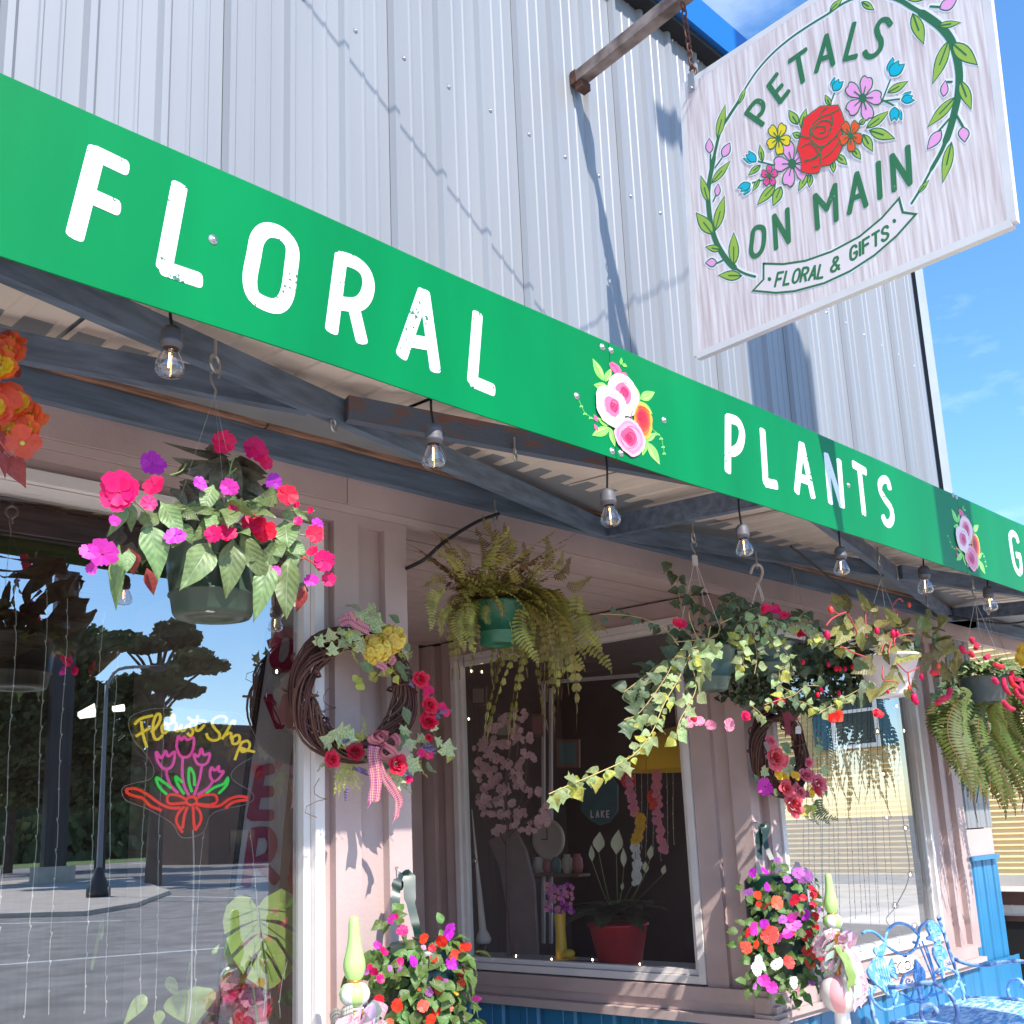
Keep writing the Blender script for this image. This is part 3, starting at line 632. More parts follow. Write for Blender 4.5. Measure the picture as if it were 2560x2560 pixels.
FNT = {'F': [[(0, 0), (0, 1)], [(0, 1), (.5, 1)], [(0, .52), (.42, .52)]], 'L': [[(0, 1), (0, 0)], [(0, 0), (.48, 0)]], 'O': [[(.28, 1), (.05, .85), (0, .5), (.05, .15), (.28, 0), (.5, .15), (.55, .5), (.5, .85), (.28, 1)]],
 'R': [[(0, 0), (0, 1)], [(0, 1), (.3, 1), (.5, .88), (.5, .64), (.3, .5), (0, .5)], [(.26, .5), (.52, 0)]], 'A': [[(0, 0), (.28, 1)], [(.28, 1), (.56, 0)], [(.1, .33), (.46, .33)]], 'G': [[(.5, .8), (.4, .97), (.2, 1), (.04, .85), (0, .5), (.04, .15), (.25, 0), (.48, .1), (.52, .42)], [(.3, .44), (.52, .44)]],
 'I': [[(0, 0), (0, 1)]], 'T': [[(.27, 0), (.27, 1)], [(0, 1), (.54, 1)]], 'S': [[(.48, .82), (.4, .97), (.2, 1), (.03, .85), (.08, .62), (.4, .42), (.5, .2), (.35, .02), (.12, .02), (0, .18)]], '&': [[(.6, .0), (.38, .35), (.15, .7), (.18, .95), (.35, .98)], [(.35, .98), (.42, .8), (.3, .6), (.05, .3), (.1, .05), (.32, 0), (.55, .3)]]}
def run(s, a, b, h, up):
    n = len(s); tot = sum((.25 if c == 'I' else .78) for c in s); u = 0
    for c in s:
        w_ = .25 if c == 'I' else .78
        f = u/tot; bx, by = a[0]+(b[0]-a[0])*f, a[1]+(b[1]-a[1])*f; ex, ey = (b[0]-a[0])/tot, (b[1]-a[1])/tot
        sl_text(Z3, [[(bx+x*ex+y*up[0]*h, by+x*ey+y*up[1]*h) for x, y in st] for st in FNT[c]], .0135); u += w_
run('FLORAL', (596, 1538), (868, 1486), 72, (.22, -1)); run('&', (893, 1462), (955, 1440), 74, (.12, -1)); run('GIFTS', (1002, 1402), (1222, 1268), 70, (-.02, -1))
for q in ((567, 1498), (1237, 1186)): patch(TS, Z3, [(q[0]+10*math.cos(a*.6), q[1]+11*math.sin(a*.6)) for a in range(10)], SN, DGp, sgn, 'painted_dot', .0016)
# bouquet
for b, t, w in (((720, 670), (670, 590), 52), ((735, 690), (765, 580), 40), ((895, 570), (865, 508), 34), ((735, 735), (690, 715), 40), ((530, 870), (515, 775), 32), ((520, 885), (452, 942), 34), ((600, 990), (500, 1102), 52), ((630, 1000), (585, 1108), 54), ((515, 960), (475, 1030), 26), ((770, 930), (722, 1028), 40), ((790, 935), (780, 1010), 32), ((905, 860), (912, 930), 34), ((925, 830), (985, 885), 46), ((1010, 790), (1058, 858), 44), ((1070, 720), (1122, 815), 54), ((1100, 700), (1242, 745), 66), ((1085, 690), (1212, 595), 50), ((1200, 500), (1312, 436), 46), ((1050, 670), (1085, 635), 30)): sl_leaf(b, t, w, None, 'painted_leaf', True, 0, .0004)
def tulip(c, t):
    dx, dy = t[0]-c[0], t[1]-c[1]
    for k, s in enumerate((-.38, .38, 0)): sl_leaf(c, (t[0]-dy*s, t[1]+dx*s), math.hypot(dx, dy)*.55, CY, 'painted_bud', False, 0, .0006+.0002*k)
for st, c, t in (([(890, 570), (915, 500)], (910, 490), (940, 425)), ([(1170, 545), (1215, 430)], (1215, 410), (1262, 325)), ([(1165, 545), (1280, 530)], (1275, 540), (1338, 515)), ([(1180, 540), (1240, 570)], (1240, 575), (1250, 650)), ([(600, 890), (500, 865)], (495, 870), (440, 830)), ([(560, 960), (460, 985)], (465, 985), (412, 1030))): sl_line(st, .008); tulip(c, t)
def blossom(c, R, npt, fill, ph, cr, L, sx=.9, wd=.6):
    mb = MB()
    for k in range(npt):
        a = ph+2*PI*k/npt; pts = []
        for u in range(13):
            th = PI*u/12; rr = R*(1-.12*math.exp(-((u-6)/1.2)**2)) if True else R
            q = a+(u-6)/6*PI/npt*.92; rad = rr*(math.sin(th)**.35 if 0 < u < 12 else .12)
            pts.append((c[0]+rad*math.cos(q)*sx, c[1]+rad*math.sin(q)))
        pts.append((c[0]+cr*.3*math.cos(a), c[1]+cr*.3*math.sin(a)))
        patch(TS, Z3, grow(pts, 4), SN, None, None, '', .0016+L, mb, 1); patch(TS, Z3, scl(pts, (c[0]+R*.5*math.cos(a)*sx, c[1]+R*.5*math.sin(a)), .93), SN, None, None, '', .002+L+k*.00008, mb, 0)
        stroke([TS(*Z3(c[0]+R*r_*math.cos(a)*sx, c[1]+R*r_*math.sin(a))) for r_ in (.15, .5)], .006, SN, .0002, mb, 1, .003+L)
    patch(TS, Z3, [(c[0]+cr*math.cos(a*.5)*sx, c[1]+cr*math.sin(a*.5)) for a in range(13)], SN, None, None, '', .0032+L, mb, 1)
    mb.build('painted_flower', [fill, DGp], sgn)
blossom((1068, 528), 128, 5, PK, -1.3, 26, .0002, .84); blossom((690, 880), 132, 5, PK, -1.9, 28, .0002, .8); blossom((615, 745), 92, 5, flat('sign_yellow', 244, 212, 30), -1.1, 18, .001, .74); blossom((567, 945), 62, 5, HP, -1.6, 13, .0012, .74)
RO = [(745, 690), (755, 640), (800, 605), (840, 575), (890, 572), (935, 568), (955, 610), (967, 650), (950, 700), (962, 740), (955, 790), (930, 850), (890, 885), (845, 890), (835, 925), (790, 932), (738, 922), (742, 880), (735, 840), (720, 800), (735, 740)]
mb = MB(); patch(TS, Z3, grow(RO, 6), SN, None, None, '', .0042, mb, 1); patch(TS, Z3, RO, SN, None, None, '', .0046, mb, 0)
for P in ([(735, 730), (790, 740), (790, 690), (830, 640), (900, 610), (940, 590)], [(800, 690), (850, 650), (900, 660), (890, 720), (840, 745), (800, 720), (820, 685), (860, 680), (870, 705), (840, 715)], [(790, 750), (840, 790), (900, 760), (955, 690)], [(840, 790), (845, 880)], [(760, 860), (820, 850), (860, 790), (935, 730)], [(745, 790), (790, 770), (830, 830), (760, 870)], [(860, 850), (910, 810), (950, 750)], [(900, 610), (910, 660), (890, 700)], [(845, 620), (850, 600), (880, 580)], [(800, 900), (830, 890)]):
    stroke(cat([TS(*Z3(*q)) for q in P], 4), .0065, SN, .0003, mb, 1, .005+nextlift()*.5)
mb.build('painted_rose', [flat('sign_red', 246, 45, 42), DGp], sgn)
blossom((1005, 730), 92, 5, flat('sign_orange', 244, 88, 26), -1.0, 17, .0036, .72)
# pole, chain and clevis
RUST = mat('rusty_iron', srgb(96, 62, 50), .8, noise=.35, ns=20, bump=.3, bs=50); PW = mat('weathered_pipe', srgb(158, 140, 132), .6, dark=srgb(96, 78, 70), ns=9, stretch=(1, 1, 1), ramp=(.3, .62), det=8)
TP = atx(XS-.02); pa, pb = TP(*Z2(1385, 430)), TP(*Z2(1900, 20)); pd = V((0, -1, (pb-pa).z/abs((pb-pa).y))).normalized()
pole = thing('sign_pole', 'weathered square steel pole with a rusty end sticking out of the ribbed wall', 'pole', (XS-.02, WALL, 6.15))
p0 = V((XS-.02, WALL-.02, TP(*Z2(1385, 430)).z-.035))
bar(p0, p0+pd*2.7, .075, .075).build('pole_tube', PW, pole)
rc = MB(); bar(p0-pd*.01+V((0, 0, -.006)), p0+pd*.035+V((0, 0, -.006)), .087, .087, rc); box(XS-.05, XS+.03, WALL-.09, WALL-.035, p0.z-.05, p0.z, rc); rc.build('rusty_bracket', RUST, pole)
for yy in (2.815, 1.35):
    ch = thing('sign_chain', 'rusty chain at the wall side, holding the sign on the pole' if yy > 2 else 'rusty chain at the street side, holding the sign on the pole', 'chain', (XS, yy, 6.1), 'chains holding the sign')
    a = V((XS-.02, yy, (p0+pd*((WALL-yy)/1.0)).z-.005)); b = TLc+(TRc-TLc)*(.04 if yy > 2 else .93)+V((.018, 0, .06)); k = 10
    lm = MB(); tube(cat([(.011*math.cos(t), .024*math.sin(t), 0) for t in [i*PI/5 for i in range(10)]], 2, True)+[V((.011, 0, 0))], .0042, 6, lm); lme = lm.mesh('chain_link', RUST)
    for i in range(k):
        p = a+(b-a)*((i+.5)/k); R = basis(b-a, (1, 0, 0) if i % 2 else (0, 0.3, 1)); link('chain_link', lme, ch, xf(p, R, ((b-a).length/k/.036)))
    hk = MB(); tube(cat([b+V((0, .02, .03)), b+V((0, -.02, .02)), b+V((0, -.025, -.02)), b+V((0, .01, -.03)), b+V((0, .02, 0))], 4), .006, 6, hk); hk.build('quick_link', RUST, ch)
    cv = MB(); box(b.x-.024, b.x-.019, b.y-.02, b.y+.02, b.z-.13, b.z-.01, cv); box(b.x+.022, b.x+.027, b.y-.02, b.y+.02, b.z-.13, b.z-.01, cv); ball((b.x-.028, b.y, b.z-.11), .009, cv); cv.build('sign_bracket', M['screw'], ch)
# ---------------------------------------------------------------- festoon bulbs under the banner
SOCK = mat('socket_rubber', srgb(92, 88, 92), .55, spec=.6); CORD = mat('black_cord', (.015, .015, .016), .6)
FIL = mat('lit_filament', (1, .6, .2), .5, emit=(1, .50, .16), es=9)
APL = pl((0, S, 3.14), (0, -SL, 1))
def put(name, me, par, loc, R=None, s=1, **k): return link(name, me, par, xf(loc, R, s), **k)
sk = MB(); lathe([(.0001, 0), (.10, -.01), (.15, -.05), (.175, -.10), (.19, -.13), (.19, -.30), (.205, -.31), (.205, -.37), (.19, -.38), (.19, -.44), (.14, -.445)], (0, 0, 0), 18, sk); sk_me = sk.mesh('socket', SOCK)
gb = MB(); lathe([(.13, -.43), (.15, -.52), (.20, -.62), (.25, -.74), (.262, -.82), (.25, -.90), (.19, -.96), (.09, -.99), (.0001, -1)], (0, 0, 0), 20, gb); gb_me = gb.mesh('bulb_glass', M['bulbglass'])
fl = MB(); tube([(-.02, 0, -.52), (-.025, 0, -.80)], .014, 5, fl); fl_me = fl.mesh('filament', FIL)
st = MB(); lathe([(.0001, -.44), (.07, -.46), (.05, -.52), (.0001, -.53)], (0, 0, 0), 8, st); st_me = st.mesh('bulb_stem', M['bulbglass'])
BUL = [(Z4(925, 140), Z4(903, 412), 'beneath the letters L and O'), (Z5(610, 560), Z5(615, 797), 'beneath the last letter of floral'), (Z5(1540, 908), Z5(1553, 1112), 'beneath the first printed rose cluster'), (Z6(415, 990), Z6(430, 1164), 'beneath the letter P of plants'), (Z6(945, 1108), Z6(948, 1258), 'beneath the letter N of plants'), (Z6(1392, 1212), Z6(1400, 1360), 'just left of the shadowed rose cluster'), (Z6(1735, 1320), Z6(1740, 1450), 'nearest the right end of the banner')]
T26 = aty(2.44); prev = None; joints = []
for (a, b, lab) in BUL:
    A, B = T26(*a), T26(*b); h = (A-B).length
    t = thing('string_light_bulb', 'clear filament bulb hanging from a black socket '+lab, 'light bulb', A, 'bulbs along the awning edge')
    tl = Euler((rs(.05), rs(.05), rnd()*6)).to_matrix()
    put('socket', sk_me, t, A, tl, h); put('bulb_glass', gb_me, t, A, tl, h); put('filament', fl_me, t, A, tl, h); put('bulb_stem', st_me, t, A, tl, h)
    top = V((A.x-.005, A.y-.005, zb(2.44)-.01)); mb = MB(); tube(cat([top, (top+A)/2+V((rs(.006), rs(.006), 0)), A+V((0, 0, -.005))], 4), .0045, 6, mb); mb.build('drop_cord', CORD, t); joints.append(top)
wire = MB(); P = []
for i in range(len(joints)):
    P.append(joints[i])
    if i+1 < len(joints): P += [joints[i].lerp(joints[i+1], .5)+V((0, .02, -.012))]
P = [V((-.6, 2.45, 3.03))]+P+[V((8.9, 2.45, 3.03))]
tube(cat(P, 5), .006, 6, wire); w_ = wire.build('festoon_cable', CORD, None, label='black cord carrying the row of filament bulbs behind the banner', cat='cord')
# cable from the fern hook into the alcove, and the one along the right ledger
TB5 = aty(3.45)
P = [aty(3.62)(*Z5(452, 1338))]+[TB5(*q) for q in (Z5(560, 1285), Z5(650, 1205), Z5(760, 1130), Z5(860, 1075), Z5(960, 1040))]
tube(cat(P, 5), .009, 6, MB()).build('power_cable', CORD, None, label='black cable sagging across the alcove mouth to the fern hook', cat='cable')
P = [APL(*Z6(1530, 1480)), aty(3.3)(*Z6(1640, 1500)), aty(3.2)(*Z6(1740, 1515)), aty(3.1)(*Z6(1860, 1522)), aty(3.)(*Z6(1990, 1500))]
tube(cat(P, 5), .009, 6, MB()).build('power_cable', CORD, None, label='black cable looping along the right end of the awning above the big fern', cat='cable')
P = [APL(*q) for q in (Z6(680, 1090), Z6(780, 1170), Z6(900, 1270), Z6(1010, 1360))]
tube(cat([p-V((0, 0, .02)) for p in P], 4), .007, 6, MB()).build('power_cable', CORD, None, label='thin dark cable draped over the blue brace at the right bay', cat='cable')
# ---------------------------------------------------------------- hooks
ZNK = mat('galvanised_wire', (.48, .47, .45), .38, metal=.85)
eh = MB(); tube([V((0, 0, .04)), V((0, 0, 0))], .004, 6, eh); tube(cat([V((.018*math.sin(a), 0, -.02+.02*math.cos(a)-0.0)) for a in [i*PI/5 for i in range(-0, 10)]]+[V((.004, .004, 0))], 3), .0042, 6, eh); eye_me = eh.mesh('eye', ZNK)
def eye_hook(p, where, s=1., rz=0):
    return link('eye_hook', eye_me, None, xf(p, Euler((0, 0, rz)).to_matrix(), s), 'zinc screw eye '+where, 'hook', 'screw eyes in the awning beams')
eye_hook(APL(*Z4(1790, 640)), 'empty, at the crossing of the two left braces', 1.15, .5)
eye_hook(APL(*Z5(1045, 690)), 'empty, in the peeling brace behind the second bulb', 1.2, .6)
eye_hook(APL(*Z6(1252, 1252)), 'empty, under the right diagonal brace', 1.1, .4)
eye_hook(APL(*Z6(1412, 1400)), 'empty, near the corner end of the right diagonal brace', 1.1, .4)
def s_hook(p, d, name='s_hook'):
    mb = MB(); x = V((1, 0, 0)).cross(V((0, 0, 1)))
    a = V((.72, -.69, 0)); P = [p+a*.012+V((0, 0, -.045)), p+a*.014+V((0, 0, -.03)), p+V((0, 0, -.016)), p-a*.012+V((0, 0, -.03)), p-a*.008+V((0, 0, -.06)), p+a*.004+V((0, 0, -d+.02)), p+V((0, 0, -d))]
    tube(cat(P, 5), .0042, 6, mb); return mb
# ---------------------------------------------------------------- leaf, flower and frond meshes
def grid_leaf(name, mt, prof, droop=.2, fold=.25, wav=.0, rows=7, serr=0):
    mb = MB(); vs = []
    for i in range(rows+1):
        t = i/rows; w = 0
        for (t0, w0), (t1, w1) in zip(prof, prof[1:]):
            if t0 <= t <= t1: w = w0+(w1-w0)*(t-t0)/(t1-t0)
        if serr and 0 < i < rows: w *= 1+serr*(1 if i % 2 else -1)
        for c in (-1, -.5, 0, .5, 1):
            z = fold*w*abs(c)**1.2-droop*t*t+wav*math.sin(t*9+c*2)*abs(c)
            vs.append((w*c, t*(1-.25*droop*t), z))
    fs = [(i*5+c, i*5+c+1, i*5+c+6, i*5+c+5) for i in range(rows) for c in range(4)]
    mb.add(vs, fs, 0, True); mb.add([(-.012, 0, .004), (.012, 0, .004), (.004, .9*(1-.25*droop), .006-droop*.8), (-.004, .9*(1-.25*droop), .006-droop*.8)], [], 0)
    return mb.mesh(name, mt)
def lobed_leaf(name, mt, half, droop=.15, fold=.2):
    """half: outline of the right half from base to tip"""
    out = half+[(-x, y) for x, y in half[::-1][1:]]; mb = MB(); k = len(out)
    sp = [(0, .0), (0, .33), (0, .66), (0, 1)]
    f = lambda x, y: (x, y, fold*abs(x)-droop*y*y+.03*math.sin(y*7+x*5))
    vs = [f(x, y) for x, y in out]+[f(0, .36)]+[f(x*.55, .36+(y-.36)*.55) for x, y in out]
    fs = [(i, (i+1) % k, k+1+(i+1) % k, k+1+i) for i in range(k-1)]+[(k+1+i, k+1+(i+1) % k, k) for i in range(k-1)]
    mb.add(vs, fs, 0, True); return mb.mesh(name, mt)
OV = [(0, .02), (.08, .05), (.2, .2), (.38, .29), (.55, .26), (.75, .16), (.9, .06), (1, .003)]
HE = [(0, .14), (.08, .34), (.2, .45), (.38, .42), (.6, .27), (.82, .1), (1, .004)]
RN = [(0, .03), (.14, .22), (.34, .35), (.56, .31), (.78, .16), (.92, .05), (1, .003)]
IVH = [(0, .02), (.16, -.12), (.34, -.02), (.56, .08), (.40, .24), (.34, .34), (.60, .52), (.36, .56), (.22, .66), (.12, .84), (0, 1.02)]
BGH = [(0, 0), (.22, -.10), (.40, .02), (.46, .2), (.40, .34), (.5, .44), (.36, .52), (.30, .66), (.22, .7), (.12, .86), (0, 1.0)]
def petals(name, mats, n, wid=.62, cup=.18, notch=.10, lay=1, tw=.0, k=6, inner=.16, rad=1., jr=.06):
    mb = MB()
    for l in range(lay):
        for i in range(n):
            a = 2*PI*(i+.5*l)/n+rs(.1); r = rad*(1-.28*l)*(1+rs(jr)); el = cup+.42*l+rs(jr); vs = []
            ca, sa = math.cos(a), math.sin(a); tilt = rs(tw)
            for u in range(k+1):
                q = (u/k-.5)*2; yy = r*(1-.30*q*q-(notch if abs(q) < .2 else 0)); xx = wid*r*q*(1.02)
                yy2 = r*.52*(1-.3*q*q); xx2 = wid*r*.86*q
                for X, Y in ((xx, yy), (xx2, yy2)):
                    z = el*Y*Y*.6+tilt*X+.02*l+.012*i/n+.03*math.sin(q*5+i)*(Y/r)
                    vs.append((X*ca+Y*sa, -X*sa+Y*ca, z))
            vs.append((0, 0, .004*l))
            c0 = len(vs)-1
            mb.add(vs, [(2*u, 2*u+2, 2*u+3, 2*u+1) for u in range(k)]+[(2*u+1, 2*u+3, c0) for u in range(k)], min(l, len(mats)-2) if len(mats) > 2 else 0, True)
    ball((0, 0, .03), inner, mb, len(mats)-1, 6, 4, (1, 1, .5))
    return mb.mesh(name, list(mats))
def rose_mesh(name, mt, seed=0):
    rr = random.Random(seed); mb = MB()
    for l, (n, r0, r1, h, op) in enumerate(((3, .08, .16, .62, .02), (4, .16, .34, .60, .10), (5, .26, .62, .50, .26), (6, .34, .96, .34, .52))):
        for i in range(n):
            a0 = 2*PI*i/n+l*.7+rr.uniform(-.2, .2); sp = 2*PI/n*.78; vs = []; rj = 1+rr.uniform(-.1, .1)
            for v in range(4):
                t = v/3; r = (r0+(r1-r0)*t**1.5)*rj; z = h*math.sin(t*PI*(.5+op*.22))*1.0-.2*l*.2
                for u in range(6):
                    q = (u/5-.5)*2; w = (1-.35*q*q*t); a = a0+q*sp*(1-.12*t); vs.append((r*math.cos(a)*w+.0, r*math.sin(a)*w, z*(1-.18*q*q)+.03*math.sin(q*4+i)))
            mb.add(vs, [(v*6+u, v*6+u+1, v*6+u+7, v*6+u+6) for v in range(3) for u in range(5)], 0, True)
    ball((0, 0, .35), .13, mb, 0, 6, 5, (1, 1, 1.6)); return mb.mesh(name, mt)
def frond_mesh(name, mt, n=20, a=.35, b=.9, wmax=.15, jit=.0, ragged=.0):
    mb = MB(); P = []
    for i in range(n+1):
        t = i/n; P.append(V((jit*math.sin(t*5)*.1, t*(1-.38*b*t), a*t-b*t*t*.8)))
    for i in range(n):
        d = (P[i+1]-P[i]).normalized(); s = d.cross(V((0, 0, 1)));  s = s.normalized() if s.length > 1e-3 else V((1, 0, 0)); u = s.cross(d)
        t = (i+.5)/n; w = wmax*(math.sin(PI*min(1, t*1.15+.12))**.7 if t < .75 else max(.08, 1.25*(1-t)*2.2)*.9)*(1-ragged*rnd())
        h = (P[i+1]-P[i]).length*.47
        for g in (-1, 1):
            if rnd() < ragged*.5: continue
            q = s*g; tip = P[i]+q*w+d*w*.25-u*w*.22
            m_ = P[i]+q*w*.5+d*(w*.1)
            mb.add([P[i]-d*h*.5, P[i]+d*h*.6, m_+d*h*1.05-u*w*.04, tip, m_-d*h*.8-u*w*.04], [(0, 1, 2, 4), (4, 2, 3)], 0, True)
        mb.add([P[i]-s*.005, P[i]+s*.005, P[i+1]+s*.004, P[i+1]-s*.004], [(0, 1, 2, 3)], 1)
    return mb.mesh(name, mt)
G = {}
G['imp'] = leafmat('impatiens_leaf', srgb(120, 142, 88), srgb(176, 190, 140), .45, 0.22, 0.22); G['impdark'] = leafmat('shaded_leaf', srgb(112, 106, 88), srgb(140, 130, 112), .45, 0.25, 0.12); G['impred'] = mat('red_leaf_back', srgb(160, 66, 62), .5, noise=.2, ns=8, trans=.3)  # second leaf is darker: banner shade on upper impatiens leaves put into colour
G['fern'] = mat('fern_olive', srgb(148, 138, 66), .55, noise=.35, ns=4, var=.26, trans=.35); G['fernbr'] = mat('dry_fern', srgb(126, 94, 58), .7, var=.2, trans=.2); G['fernlit'] = mat('fern_green', srgb(104, 116, 50), .5, noise=.25, ns=4, var=.28, trans=.35)
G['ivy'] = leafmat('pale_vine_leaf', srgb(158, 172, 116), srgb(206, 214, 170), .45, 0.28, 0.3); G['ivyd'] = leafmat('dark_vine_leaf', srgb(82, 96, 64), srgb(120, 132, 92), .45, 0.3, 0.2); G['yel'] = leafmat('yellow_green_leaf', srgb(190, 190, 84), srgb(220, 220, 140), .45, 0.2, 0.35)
G['fuch'] = leafmat('small_dark_leaf', srgb(74, 88, 58), srgb(96, 110, 76), .45, 0.35, 0.15); G['beg'] = leafmat('begonia_leaf', srgb(132, 124, 70), srgb(170, 160, 100), .45, 0.3, 0.3)
G['bas'] = leafmat('bedding_leaf', srgb(98, 124, 62), srgb(140, 160, 100), .45, 0.32, 0.25)
G['twig'] = mat('dry_twig', srgb(176, 148, 92), .7, var=.2); G['stemred'] = mat('red_stem', srgb(186, 72, 66), .5); G['stemgr'] = mat('green_stem', srgb(112, 128, 66), .55)
def petal_mat(name, *c, tr=.3): return mat(name, srgb(*c), .5, noise=.10, ns=5, var=.10, trans=tr)
FP = {'hot': petal_mat('petal_hot_pink', 240, 16, 112), 'red': petal_mat('petal_red_pink', 242, 20, 84), 'pur': petal_mat('petal_purple', 198, 40, 196), 'mag': petal_mat('petal_magenta', 226, 54, 178), 'cor': petal_mat('petal_coral', 246, 84, 66), 'sca': petal_mat('petal_scarlet', 240, 40, 28), 'whi': petal_mat('petal_white', 240, 240, 240), 'ora': petal_mat('petal_orange', 250, 104, 56), 'yel': petal_mat('petal_yellow', 248, 196, 40), 'pin': petal_mat('petal_pink', 244, 150, 180), 'lil': petal_mat('petal_lilac', 206, 120, 206), 'crm': petal_mat('petal_crimson', 205, 20, 62)}
EYEM = mat('flower_eye', srgb(160, 30, 70), .6); EYEY = mat('flower_eye_yellow', srgb(210, 190, 80), .6)
L_imp = grid_leaf('leaf', G['imp'], OV, .34, .13, .045, 10, .02); L_dark = grid_leaf('leaf', G['impdark'], OV, .38, .16, .04, 9); L_red = grid_leaf('leaf', G['impred'], OV, .3, .3, .03)
L_heart = grid_leaf('leaf', G['ivy'], HE, .3, .3, .05, 6); L_heartd = grid_leaf('leaf', G['ivyd'], HE, .3, .3, .05, 6); L_yel = grid_leaf('leaf', G['yel'], HE, .35, .35, .06, 6)
L_ivy = lobed_leaf('leaf', G['ivy'], IVH); L_ivyd = lobed_leaf('leaf', G['ivyd'], IVH); L_beg = lobed_leaf('leaf', G['beg'], BGH, .35, .3); L_begd = lobed_leaf('leaf', G['ivyd'], BGH, .35, .3)
L_sm = grid_leaf('leaf', G['fuch'], RN, .25, .2, 0, 4); L_bas = grid_leaf('leaf', G['bas'], RN, .35, .3, .05, 6)
FI = {k: petals('flower', [v, EYEM], 5, .54, .2, .2, tw=.3, jr=.16, inner=.10) for k, v in FP.items()}
FD = {k: petals('flower', [FP[k], FP[k], EYEM], 5, .60, .25, .14, 2, .35, jr=.18, inner=.08) for k in ('hot', 'red', 'cor', 'pin', 'sca', 'ora')}
def facing(p, j=.35):
    return ((EYE-V(p)).normalized()+V((rs(j), rs(j), rs(j)))).normalized()
def rot_face(p, j=.35, n=None):
    """rotation whose local Z looks along n (default: roughly out to the street)"""
    z = (n or V((-.45+rs(j), -.8+rs(j), .1+rs(j)))).normalized(); R = basis(z.orthogonal(), z); return Matrix((z.orthogonal().normalized(), z.cross(z.orthogonal()).normalized(), z)).transposed() @ Matrix.Rotation(rnd()*6.28, 3, 'Z')
def leaf_px(par, me, zf, T, a, b, w, prof_w=.58, T2=None, j=.3, up=None):
    """leaf from photo point a (base) to b (tip), w = width in crop px"""
    A, B = T(*zf(*a)), (T2 or T)(*zf(*b)); d = B-A; L = d.length; lp = math.hypot(a[0]-b[0], a[1]-b[1])
    R = basis(d, up or (facing(A, j)))
    return put('leaf', me, par, A, R, (L*w/lp/prof_w, L*1.08, L*.9))
def pot(par, c, rt, rb, h, m, name='pot', lip=.012, groove=True, n=32):
    mb = MB(); pr = [(.001, .006), (rb*.55, .006), (rb*.58, 0), (rb*.94, 0), (rb, .012)]
    if groove: pr += [(rb+(rt-rb)*.26, h*.26), (rb+(rt-rb)*.26+.006, h*.27), (rb+(rt-rb)*.30+.004, h*.29), (rb+(rt-rb)*.3, h*.30)]
    pr += [(rt-.004, h*.93), (rt+lip*.5, h*.94), (rt+lip*.5, h), (rt-.008, h), (rt-.012, h*.9), (.001, h*.88)]
    lathe(pr, c, n, mb); return mb.build(name, m, par)
def wires(par, top, c, r, n=3, rad=.0016, m=None, ph=.3):
    for k in range(n):
        a = ph+2*PI*k/n; q = V((c[0]+r*math.cos(a), c[1]+r*math.sin(a), c[2]))
        tube([top, top.lerp(q, .5), q], rad, 5, MB()).build('hanger_wire', m or ZNK, par)
# ---------------------------------------------------------------- pink impatiens basket
PG = mat('dark_green_plastic', srgb(52, 68, 54), .30, noise=.12, ns=3, spec=.5)
YI = 2.80; TI = aty(YI); TIf = aty(YI-.16); TIb = aty(YI+.12)
hk = APL(*Z4(1155, 300)); ib = TI(*ZI(872, 1530)); ib = V((ib.x+.02, YI, ib.z+.015))
imp = thing('hanging_basket', 'dark green plastic basket of hot pink and purple impatiens by the big left window', 'hanging basket', ib, 'baskets hanging from the awning')
PI_R = .150; pot(imp, ib, PI_R, .118, .235, PG)
eye_hook(hk, 'holding the pink impatiens basket', 1.3, .5)
s_hook(hk+V((0, 0, -.03)), .105).build('hook', ZNK, imp)
wires(imp, hk+V((0, 0, -.13)), ib+V((0, 0, .235)), PI_R, 3, .0005)
tag = MB(); c = TIf(*ZI(985, 1500)); box(c.x-.012, c.x+.012, ib.y-.09, ib.y-.075, ib.z-.003, ib.z-.001, tag); tag.build('sticker', M['vinyl'], imp)
ctr = V((ib.x, ib.y, ib.z+.24))
LIT = [((470, 830), (575, 1185), 190), ((560, 700), (690, 905), 125), ((700, 840), (768, 985), 95), ((660, 728), (795, 815), 72), ((925, 590), (848, 732), 100), ((1010, 635), (1088, 740), 62), ((905, 980), (758, 1238), 150), ((1062, 945), (1038, 1318), 168), ((1105, 905), (1285, 1258), 150), ((1315, 1085), (1232, 1465), 140), ((1445, 1080), (1398, 1445), 155), ((1418, 830), (1427, 972), 128), ((1400, 1015), (1252, 1115), 95), ((1350, 690), (1165, 722), 64), ((1380, 640), (1270, 700), 70), ((975, 775), (800, 955), 95), ((1440, 985), (1560, 1050), 110), ((960, 770), (765, 752), 40), ((1130, 790), (1080, 740), 80), ((1255, 770), (1130, 765), 70), ((1470, 740), (1570, 830), 42), ((1465, 1060), (1470, 1160), 80), ((1190, 940), (1320, 970), 90), ((340, 1030), (330, 1160), 70), ((540, 780), (470, 870), 60), ((640, 700), (700, 735), 44), ((1340, 985), (1380, 1060), 100), ((890, 830), (960, 780), 80), ((1080, 820), (1020, 860), 60), ((1390, 770), (1480, 810), 70), ((1250, 1200), (1300, 1110), 60)]
for a, b, w in LIT: leaf_px(imp, L_imp, ZI, TIf, a, b, w, .58, aty(YI-.2+rs(.03)), .3)
for a, b, w in [((270, 1000), (232, 1432), 105), ((330, 700), (220, 925), 90), ((335, 690), (365, 900), 95), ((420, 770), (500, 880), 110), ((1150, 1000), (1230, 1200), 90)]: leaf_px(imp, L_imp, ZI, TI, a, b, w, .58, None, .3)
